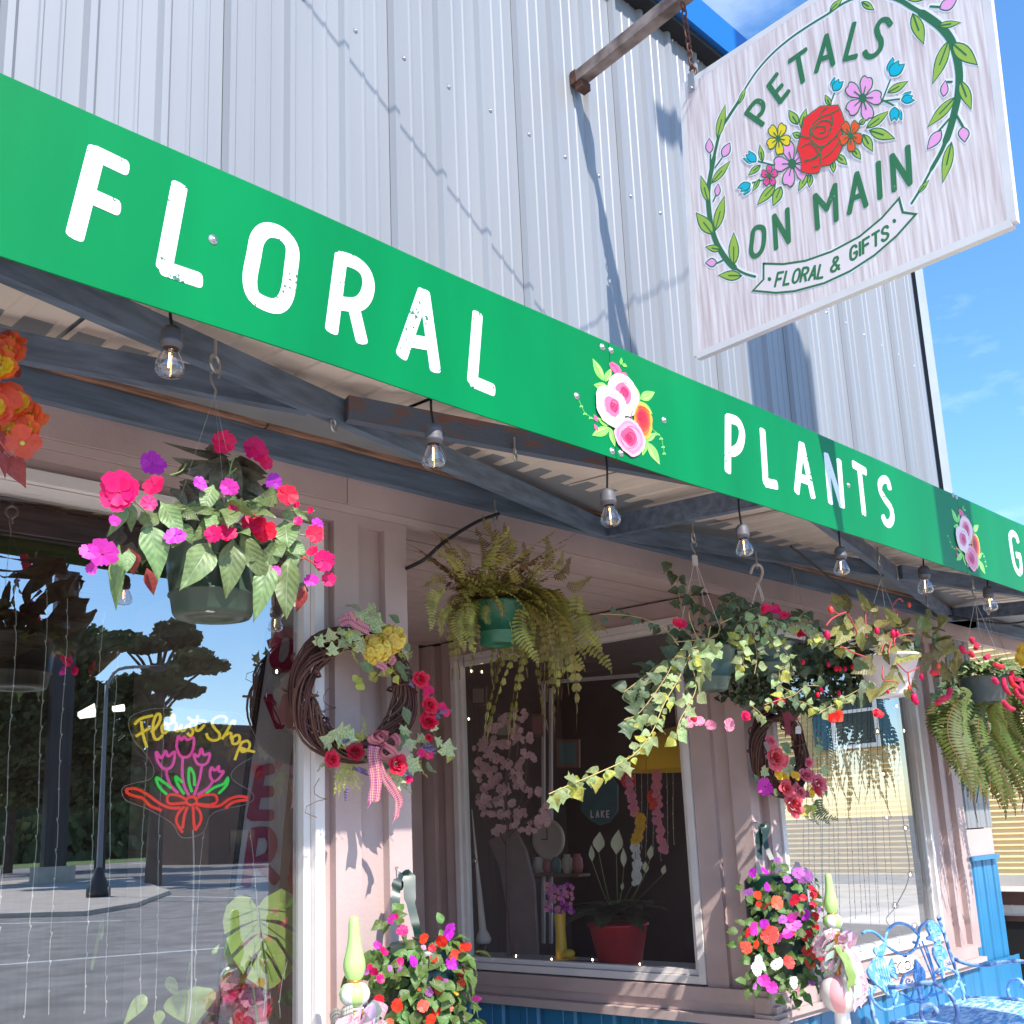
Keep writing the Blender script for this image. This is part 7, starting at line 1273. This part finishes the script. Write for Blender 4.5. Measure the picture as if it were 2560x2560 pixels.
for i, (P, k) in enumerate((([(1655, 580), (1660, 640), (1675, 720), (1690, 800)], 'pin'), ([(1810, 590), (1805, 700), (1815, 840), (1840, 990)], 'pin'), ([(1720, 820), (1710, 900), (1695, 960)], 'yel'), ([(1690, 960), (1695, 1060), (1705, 1160)], 'whi'), ([(1790, 700), (1790, 760)], 'sca'))):
    t = thing('flower_strand', 'hanging strand of '+['pink blossoms at the left rim of the yellow umbrella', 'hot pink blossoms below the middle of the yellow umbrella', 'small golden blossoms below the yellow umbrella', 'pale bluish blossoms above the peace lily', 'red petals beside the pink strand'][i], 'flower strand', D5(*Z8(*P[0])))
    Q = cat([D5(*Z8(*q)) for q in P], 8); tube(Q, .002, 4, MB()).build('cord', G['stemgr'], t)
    for p in Q:
        for q in range(3): put('flower', FI[k], t, p+V((rs(.02), rs(.02), rs(.02))), rot_face(None, .6, V((-1, -.4, .1))), .022)
for x, y in ((1655, 620), (1785, 740), (1630, 630), (1690, 615)): pass
pp = thing('red_poppy', 'red silk poppy on the strand at the umbrella rim', 'flower', D5(*Z8(1655, 622))); put('bloom', FD['sca'], pp, D5(*Z8(1655, 622)), rot_face(None, .2, V((-.8, -.5, -.3))), .07)
for i in range(7): x = 1690+i*34; lstring([Z8(x, 575), Z8(x+rs(6), 800), Z8(x+rs(12), 1050+rs(60))], D5, 'thin beaded string under the yellow umbrella, '+ORD[i]+' from the left', .0014, .004, .09, None, 'beaded strings under the umbrella')
lk_ = thing('lake_plaque', 'dim teal wooden plaque reading LAKE on the dark wall of the shop', 'plaque', PLI(.9)(*Z8(1500, 850))); T9 = PLI(.9); slab([T9(*Z8(*q)) for q in ((1440, 600), (1560, 600), (1595, 650), (1595, 790), (1550, 850), (1500, 866), (1450, 840), (1400, 790), (1400, 650))], sn_, .02).build('plaque_board', mat('teal_board', srgb(36, 96, 104), .6, noise=.15), lk_)
for i, c_ in enumerate(('L', 'A', 'K', 'E')):
    st = {'L': FNT['L'], 'A': FNT['A'], 'E': [[(0, 0), (0, 1)], [(0, 1), (.5, 1)], [(0, .5), (.4, .5)], [(0, 0), (.5, 0)]], 'K': [[(0, 0), (0, 1)], [(0, .45), (.5, 1)], [(.15, .55), (.52, 0)]]}[c_]
    letter(Z8, [[(1455+i*28+x*24, 822-y*34) for x, y in s] for s in st], .010, 'letter', lk_, T9, sn_, M['vinyl'], .001, .001, .8)
df = MB(); T8 = PLI(1.1)
for P in ([(1195, 1500), (1195, 100)], [(1195, 100), (1700, 60)], [(1235, 1500), (1235, 130)]): bar(T8(*Z8(*P[0])), T8(*Z8(*P[1])), .03, .02, df, (1, 0, 0))
df.build('interior_door_frame', M['vinyl'], bld)
# dim wall goods inside the alcove window
T10 = PLI(1.0); MIX = [mat('ceramic_cream', srgb(196, 182, 166), .4), mat('ceramic_rose', srgb(170, 96, 100), .4), mat('ceramic_teal', srgb(70, 120, 122), .4), mat('frame_wood', srgb(120, 88, 66), .5)]
ck = thing('wall_clock', 'pale round clock on the dark shop wall right of the leaning board', 'clock', T10(*Z8(1230, 940))); c = T10(*Z8(1230, 940)); lathe([(.001, .02), (.13, .02), (.15, .03), (.16, .02), (.16, 0), (.001, 0)], c, 28, MB(), 0, sn_).build('clock_face', MIX[0], ck); bar(c+sn_*.025, c+sn_*.025+V((0, .0, .09)), .008, .003, MB(), sn_).build('hand', M['gap'], ck); bar(c+sn_*.025, c+sn_*.025+sd_*.06, .008, .003, MB(), sn_).build('hand', M['gap'], ck)
for i, (x, y, w, h, lab) in enumerate(((985, 340, 90, 110, 'small framed picture above the cherry blossom'), (1165, 330, 60, 120, 'narrow framed picture right of the cherry blossom'), (1330, 480, 120, 150, 'framed print beside the teal plaque'), (850, 170, 80, 100, 'dark framed picture at the top left of the alcove window'))):
    t = thing('picture_frame', lab, 'picture', T10(*Z8(x, y)), 'pictures on the shop wall'); q = [T10(*Z8(x+a*w/2, y+b*h/2)) for a, b in ((-1, -1), (1, -1), (1, 1), (-1, 1))]; slab(q, sn_, .02).build('frame', MIX[3], t); q2 = [T10(*Z8(x+a*w*.36, y+b*h*.38))+sn_*.003 for a, b in ((-1, -1), (1, -1), (1, 1), (-1, 1))]; slab(q2, sn_, .002).build('print', MIX[i % 3], t)
sh = thing('wall_shelf', 'low wooden shelf on the dark wall behind the peace lily', 'shelf', T10(*Z8(1300, 1130))); bar(T10(*Z8(1150, 1135)), T10(*Z8(1420, 1140)), .16, .02, MB()).build('board', MIX[3], sh)
for i, x in enumerate((1175, 1225, 1270, 1330, 1385)):
    c = T10(*Z8(x, 1130)); h = .12+.06*rnd(); t = thing('ceramic_jar', ('cream', 'rose', 'teal', 'tall cream', 'short rose')[i]+' ceramic jar on the low wall shelf', 'jar', c, 'jars on the wall shelf'); lathe([(.001, .005), (.03, .005), (.045, h*.4), (.04, h*.8), (.025, h*.9), (.03, h), (.001, h)], c, 14, MB()).build('body', MIX[i % 3], t)
hyd = thing('hydrangea_bunch', 'purple hydrangea behind the right window, beside the coral planter', 'flowers', aty(3.85)(*Z9(735, 1230)))
for i in range(60): d = ell(); p = aty(3.86)(*Z9(735, 1145))+V((d.x*.09, d.y*.06, d.z*.10)); put('floret', FI['lil'], hyd, p, rot_face(None, .5), .024)
sg2 = thing('tea_sign', 'white board with a line drawn face behind the bench', 'sign', aty(3.52)(*ZC(720, 1200))) if 0 else None
wb = thing('painted_board', 'small cream board with black line drawn curls on the wainscot behind the bench', 'board', (0, 0, 0)); Tw = aty(3.535)
P = [Tw(*ZC(*q)) for q in ((470, 1010), (790, 1000), (830, 1040), (830, 1160), (470, 1210))]; wb.location = P[4]; WM[wb.name] = Matrix.Translation(P[4]); slab(P, gN, .012).build('board', mat('cream_board', srgb(246, 226, 216), .5), wb)
mb = MB()
for s in ([(700, 1060), (680, 1090), (690, 1140), (720, 1150), (740, 1110), (720, 1065), (690, 1075)], [(640, 1070), (610, 1110), (620, 1180), (650, 1200)], [(560, 1100), (590, 1080), (600, 1130)], [(760, 1080), (775, 1130), (750, 1160)]): stroke(cat([Tw(*ZC(*q)) for q in s], 4), .008, gN, .001, mb, 0, .001)
mb.build('line_drawing', M['gap'], wb)
# ---------------------------------------------------------------- ground, street and what stands across it
asp = mat('asphalt', (.27, .255, .24), .85, noise=.25, ns=1.5, bump=.2, bs=60); conc = mat('concrete', (.58, .51, .44), .8, noise=.12, ns=1.2, bump=.15, bs=40); wht = mat('road_paint', (.7, .7, .68), .7, noise=.15, ns=4); grs = mat('grass', srgb(92, 120, 52), .9, noise=.3, ns=2)
box(-400, 400, -400, 400, -.5, -.3).build('road', asp, None, kind='structure')
box(-30, 60, -1.9, 14, -.29, -.12).build('sidewalk', conc, None, kind='structure')
ZG0 = pl((0, 0, -.3), (0, 0, 1))
def MG(px, py, h=0.):   # ground point whose mirror image in the left window shows at px, py
    p = pl((0, 0, -.3), (0, 0, 1))(px, py); return V((p.x, 2*3.66-p.y, -.3+h))
def MD(px, py, depth):  # point at a given mirrored depth
    p = EYE+ray(px, py)*depth; return V((p.x, 7.32-p.y, p.z))
isl = [MG(*q) for q in ((-150, 2220), (60, 2205), (330, 2200), (425, 2235), (340, 2268), (210, 2290), (-150, 2300))]
slab([p+V((0, 0, .13)) for p in isl], (0, 0, 1), .14).build('traffic_island', conc, None, kind='structure')
for i, (a, b) in enumerate((((370, 2216), (640, 2222)), ((360, 2240), (640, 2245)), ((-100, 2312), (300, 2302)), ((320, 2160), (640, 2152)), ((-100, 2420), (560, 2370)))):
    A, B = MG(*a, .004), MG(*b, .004); d = (B-A).normalized(); s = V((-d.y, d.x, 0))*(.10 if i != 3 else .5); slab([A-s, B-s, B+s, A+s], (0, 0, 1), .003).build('road_marking', wht, None, kind='structure')
A = MG(-300, 2128); B = MG(700, 2126)
slab([V((-150, -80, -.28)), V((150, -110, -.28)), V((150, -260, -.28)), V((-150, -260, -.28))], (0, 0, 1), .02).build('far_lawn', grs, None, kind='structure')
# pylon and street lamp on the island
DK = mat('dark_bronze_metal', (.045, .045, .05), .5); STL = mat('pole_grey', (.26, .26, .27), .5)
p = MG(130, 2214, .13); py_ = thing('sign_pylon', 'broad dark sign pylon standing on the traffic island across the street', 'pylon', p); bar(p, p+V((0, 0, 14)), 1.0, 1.0, MB(), (0, 1, 0)) if 0 else box(p.x-.55, p.x+.55, p.y-.3, p.y+.3, p.z+.8, p.z+16).build('shaft', DK, py_); box(p.x-.9, p.x+.9, p.y-.6, p.y+.6, p.z, p.z+.8).build('base', conc, py_)
p = MG(245, 2252, .13); lm = thing('street_lamp', 'grey street lamp post with a dark bell base on the traffic island', 'street lamp', p); lathe([(.001, 0), (.40, 0), (.40, .25), (.2, .7), (.15, .95), (.10, 1.0), (.065, 6.6), (.06, 7.4), (.001, 7.4)], p, 16, MB(), mf=lambda i, j: 0 if i < 5 else 1).build('post', [DK, STL], lm); tube(cat([p+V((0, 0, 7.3)), p+V((.4, 0, 8.0)), p+V((1.6, 0, 8.2))], 4), .06, 8, MB()).build('arm', STL, lm); ball(p+V((1.9, 0, 8.15)), .3, MB(), 0, 10, 6, (1.3, .7, .4)).build('lamp_head', DK, lm)
# utility pole by the kerb; its shadow falls across the sign and the wall
UW = mat('utility_pole_wood', srgb(104, 84, 68), .85, noise=.3, ns=3, stretch=(4, 4, .4)); p = V((5.15, -1.0, -.3)); up = thing('utility_pole', 'thick wooden utility pole with a transformer at the kerb before the shop', 'utility pole', p); lathe([(.001, 0), (.27, 0), (.25, 7), (.22, 12.5), (.001, 12.5)], p, 16, MB()).build('pole', UW, up); lathe([(.001, 9.3), (.28, 9.3), (.3, 9.4), (.3, 10.3), (.26, 10.4), (.001, 10.45)], p+V((.32, 0, 0)), 16, MB()).build('transformer', STL, up); box(p.x-1.1, p.x+1.1, p.y-.06, p.y+.06, 11.2, 11.35).build('cross_arm', UW, up); box(p.x-.36, p.x-.2, p.y-.1, p.y+.1, 8.6, 9.2).build('junction_box', STL, up)
# overhead cable whose thin shadow crosses the ribbed wall
a, b = aty(3.63)(785, 0), aty(3.63)(1385, 790); d = b-a; off = SUN*(1.7/abs(SUN.y)); tube([a-d*2.2+off, a+off, b+d*.06+off, V((5.15, -1, 10.8))], .006, 6, MB()).build('overhead_cable', CORD, None, label='overhead service cable crossing in front of the shop, high above the street', cat='cable')
# parked car across the street
p = MG(40, 2156); CARP = mat('black_car_paint', (.02, .02, .024), .2, coat=1); CGL = mat('car_glass', (.03, .035, .04), .05); car = thing('parked_car', 'black estate car parked far across the street', 'car', p)
dr = V((.96, .28, 0)); sd2 = V((-dr.y, dr.x, 0))
def cpt(l, w, z): return p+dr*l+sd2*w+V((0, 0, z))
pro = [(-2.3, .35), (-2.35, .8), (-2.2, 1.0), (-1.9, 1.05), (2.3, .9), (2.45, .7), (2.4, .35)]
def cshell(pr, w0, w1, m, name):
    k = len(pr); vs = [cpt(l, s*(w0 if z < 1 else w1), z) for s in (-1, 1) for l, z in pr]; mb = MB(); mb.add(vs, [tuple(range(k)), tuple(range(2*k-1, k-1, -1))]+[(i, (i+1) % k, k+(i+1) % k, k+i) for i in range(k)]); mb.build(name, m, car)
cshell(pro, .92, .9, CARP, 'body'); cshell([(-2.1, 1.0), (-1.7, 1.52), (.3, 1.55), (1.2, 1.0)], .85, .74, CARP, 'cabin'); cshell([(-1.85, 1.08), (-1.6, 1.45), (.2, 1.47), (.95, 1.05)], .87, .78, CGL, 'side_window')
for l in (-1.5, 1.5):
    for s in (-1, 1): c = cpt(l, s*.86, .33); w_ = lathe([(.001, -.1), (.33, -.1), (.34, 0), (.33, .1), (.001, .1)], c, 18, MB(), 0, sd2).build('wheel', DK, car); lathe([(.001, -.11), (.2, -.105), (.2, .105), (.001, .11)], c, 12, MB(), 0, sd2).build('rim', M['screw'], w_)
# trees and a brick shop across the street
FOL = mat('tree_leaves', (.11, .135, .06), .8, noise=.4, ns=.6, trans=.2); PINE = mat('pine_leaves', (.085, .11, .05), .8, noise=.4, ns=.6, trans=.15); BRK = mat('tree_bark', (.10, .075, .06), .9, noise=.3, ns=2)
def tree(px, pyb, pyt, depth, wpx, lab, m, flat_=.5, n=900, gap=.0, seed=1):
    rr = random.Random(seed); b = MD(px, pyb, depth); b.z = -.3; top = MD(px, pyt, depth).z; H = top-b.z; W = wpx*depth/F_/2
    t = thing('street_tree', lab, 'tree', b, 'trees across the street'); mb = MB(); tube([b, b+V((.1, 0, H*.4)), b+V((-.1, .2, H*.75)), b+V((0, 0, H*.93))], [H*.022+.12, H*.018+.08, H*.012, .04], 8, mb); mb.build('trunk', BRK, t)
    cl = []; lb = MB()
    for i in range(26):
        z = H*(.36+.6*rr.random()); q = math.sin(PI*min(1, (z/H-.30)/.75))**.6; a = rr.random()*6.28; r = W*q*(.35+.65*rr.random()); c = b+V((r*math.cos(a), r*math.sin(a), z)); cl.append(c); tube([b+V((0, 0, z*.8)), b.lerp(c, .5)+V((0, 0, z*.42)), c], [.10, .07, .03], 5, lb)
    lb.build('limb', BRK, t); lf = MB(); s = H*.012+.05
    for i in range(n):
        c = cl[i % 26]; R = W*.30
        while 1:
            v = V((rr.uniform(-1, 1), rr.uniform(-1, 1), rr.uniform(-1, 1)))
            if v.length < 1: break
        q = c+V((v.x*R, v.y*R, v.z*R*flat_)); u = V((rr.uniform(-1, 1), rr.uniform(-1, 1), rr.uniform(-.6, .6))).normalized(); w = u.orthogonal()
        lf.add([q-u*s-w*s*.5, q+u*s*.2-w*s*.7, q+u*s*1.1, q+w*s*.7, q-u*s*.6+w*s*.6], [(0, 1, 2, 3, 4)])
    lf.build('crown', m, t, kind='stuff')
tree(385, 2130, 1490, 46, 330, 'loose limbed tree with open layered branches, mirrored above the florist sign', PINE, .35, 7000, 0, 3)
tree(120, 2140, 1560, 60, 420, 'dense dark tree behind the pylon, mirrored at the left of the window', FOL, .8, 9000, 0, 5); tree(-90, 2140, 1500, 52, 380, 'dense dark tree at the far left of the mirrored street', FOL, .8, 7000, 0, 6)
tree(250, 2130, 1700, 75, 330, 'round dark tree left of the brick shop, mirrored in the left window', FOL, .8, 6000, 0, 8); tree(20, 2130, 1720, 80, 400, 'low spreading dark tree far down the mirrored street', FOL, .8, 6000, 0, 9)
bw = MB(); rr_ = random.Random(4)
for i in range(16000):
    x = -140+rr_.random()*330; y = -128-rr_.random()*6-.18*x*0; h = 11+4*math.sin(x*.09)+3*math.sin(x*.23+1); z = h*rr_.random()**1.5; s = .5+.6*rr_.random(); u = V((rr_.uniform(-1, 1), rr_.uniform(-.4, .4), rr_.uniform(-1, 1))).normalized(); w = u.cross(V((0, 1, 0))).normalized(); q = V((x, y, z-.3))
    bw.add([q-u*s, q-w*s*.8, q+u*s*1.1, q+w*s*.7], [(0, 1, 2, 3)])
bw.build('far_wood', FOL, None, kind='stuff'); box(-170, 220, -146, -144, -.3, 9).build('wood_backing', FOL, None, kind='stuff')  # solid box added behind the wood so no bright sky shows through
BR = mat('dark_brick', srgb(92, 74, 68), .9, noise=.25, ns=1.5); a, b = MD(380, 2100, 88), MD(680, 2100, 96); bt_ = thing('brick_shop', 'dark brick shop across the street, mirrored behind the florist sign', 'building', (a.x, a.y, -.3)); zt = MD(480, 1850, 90).z
d = (b-a); d.z = 0; d.normalize(); nn = V((d.y, -d.x, 0)); a.z = b.z = 0
bar(V((a.x, a.y, -.3))-nn*5, V((b.x, b.y, -.3))-nn*5, 10, zt+.3).build('wall', BR, bt_); bar(V((a.x, a.y, zt))-nn*5-d*.3, V((b.x, b.y, zt))-nn*5+d*.3, 10.6, .5).build('roof_edge', DK, bt_)
for k in range(3):
    for s in (.1, -10.1): c = a+d*(1.8+k*3.4)+nn*s; bar(V((c.x, c.y, .4)), V((c.x, c.y, .4))+d*2.2, .14, 1.9).build('window', CGL, bt_)
for k in range(14):
    h = .3*k
# ---------------------------------------------------------------- neighbour house on the right, seen past and through the corner window
XH = 24.; TXH = atx(XH); SID = mat('yellow_siding', srgb(232, 202, 146), .6, noise=.05, ns=2); WT = mat('white_trim', (.75, .75, .72), .5); SHT = mat('teal_shutter', srgb(52, 96, 112), .6)
hs = thing('yellow_house', 'yellow clapboard house with a teal shuttered window beyond the right end of the shop', 'building', (XH+3, 18, -.3))
box(XH+.06, XH+8, 3, 36, -.29, 7.5).build('wall', SID, hs); sbm = MB(); sbm.add([(0, 3, 0), (0, 36, 0), (.06, 36, .13), (.06, 3, .13), (.07, 3, 0), (.07, 36, 0)], [(0, 3, 2, 1), (0, 1, 5, 4)]); sme = sbm.mesh('siding_board', SID)
for k in range(58): link('siding_board', sme, hs, Matrix.Translation((XH-.02+rs(.004), 0, .12+k*.125)))
box(XH-.03, XH+.06, 3, 36, -.3, .12).build('foundation', conc, hs)
q0, q1 = TXH(2098, 1865), TXH(2178, 1690); y0, y1, z0, z1 = q1.y, q0.y, q0.z, q1.z
wf = MB()
for a in ((y0-.1, y0, z0-.1, z1+.1), (y1, y1+.1, z0-.1, z1+.1), (y0, y1, z0-.1, z0), (y0, y1, z1, z1+.1), (y0, y1, (z0+z1)/2-.04, (z0+z1)/2+.04)): box(XH-.12, XH-.03, *a, wf)
w_ = wf.build('window', WT, hs); box(XH-.06, XH-.05, y0, y1, z0, z1).build('pane', CGL, w_)
for a in ((y0-.62, y0-.12), (y1+.12, y1+.62)): box(XH-.1, XH-.03, *a, z0-.08, z1+.08).build('shutter', SHT, hs)
box(12, 60, 2, 60, -.299, -.2).build('yard_pavement', conc, None, kind='structure')
# dark rack outside the right corner
rk = thing('plant_rack', 'brown wooden bar with a wire hook over a black panel at the right edge', 'rack', (10.2, 4.2, -.12)); BRW = mat('brown_bar', srgb(70, 46, 42), .7, noise=.2, ns=4); TK = atx(10.2)
zr = TK(2520, 2230).z; zq = TK(2520, 2262).z; zt_ = TK(2520, 2292).z
box(10.2, 10.28, 2.6, 4.45, zq, zr).build('bar', BRW, rk); box(10.22, 10.27, 2.6, 4.42, zt_+.01, zq-.003).build('board', WT, rk); box(10.205, 10.255, 2.6, 4.42, zt_-.04, zt_+.007).build('lower_bar', BRW, rk); box(10.22, 10.26, 2.6, 4.42, -.12, zt_-.043).build('panel', M['gap'], rk)
c = TK(2530, 2262); tube(cat([c, c+V((-.01, 0, -.03)), c+V((-.01, .015, -.05)), c+V((-.01, -.01, -.065))], 4), .003, 5, MB()).build('hook', ZNK, rk)
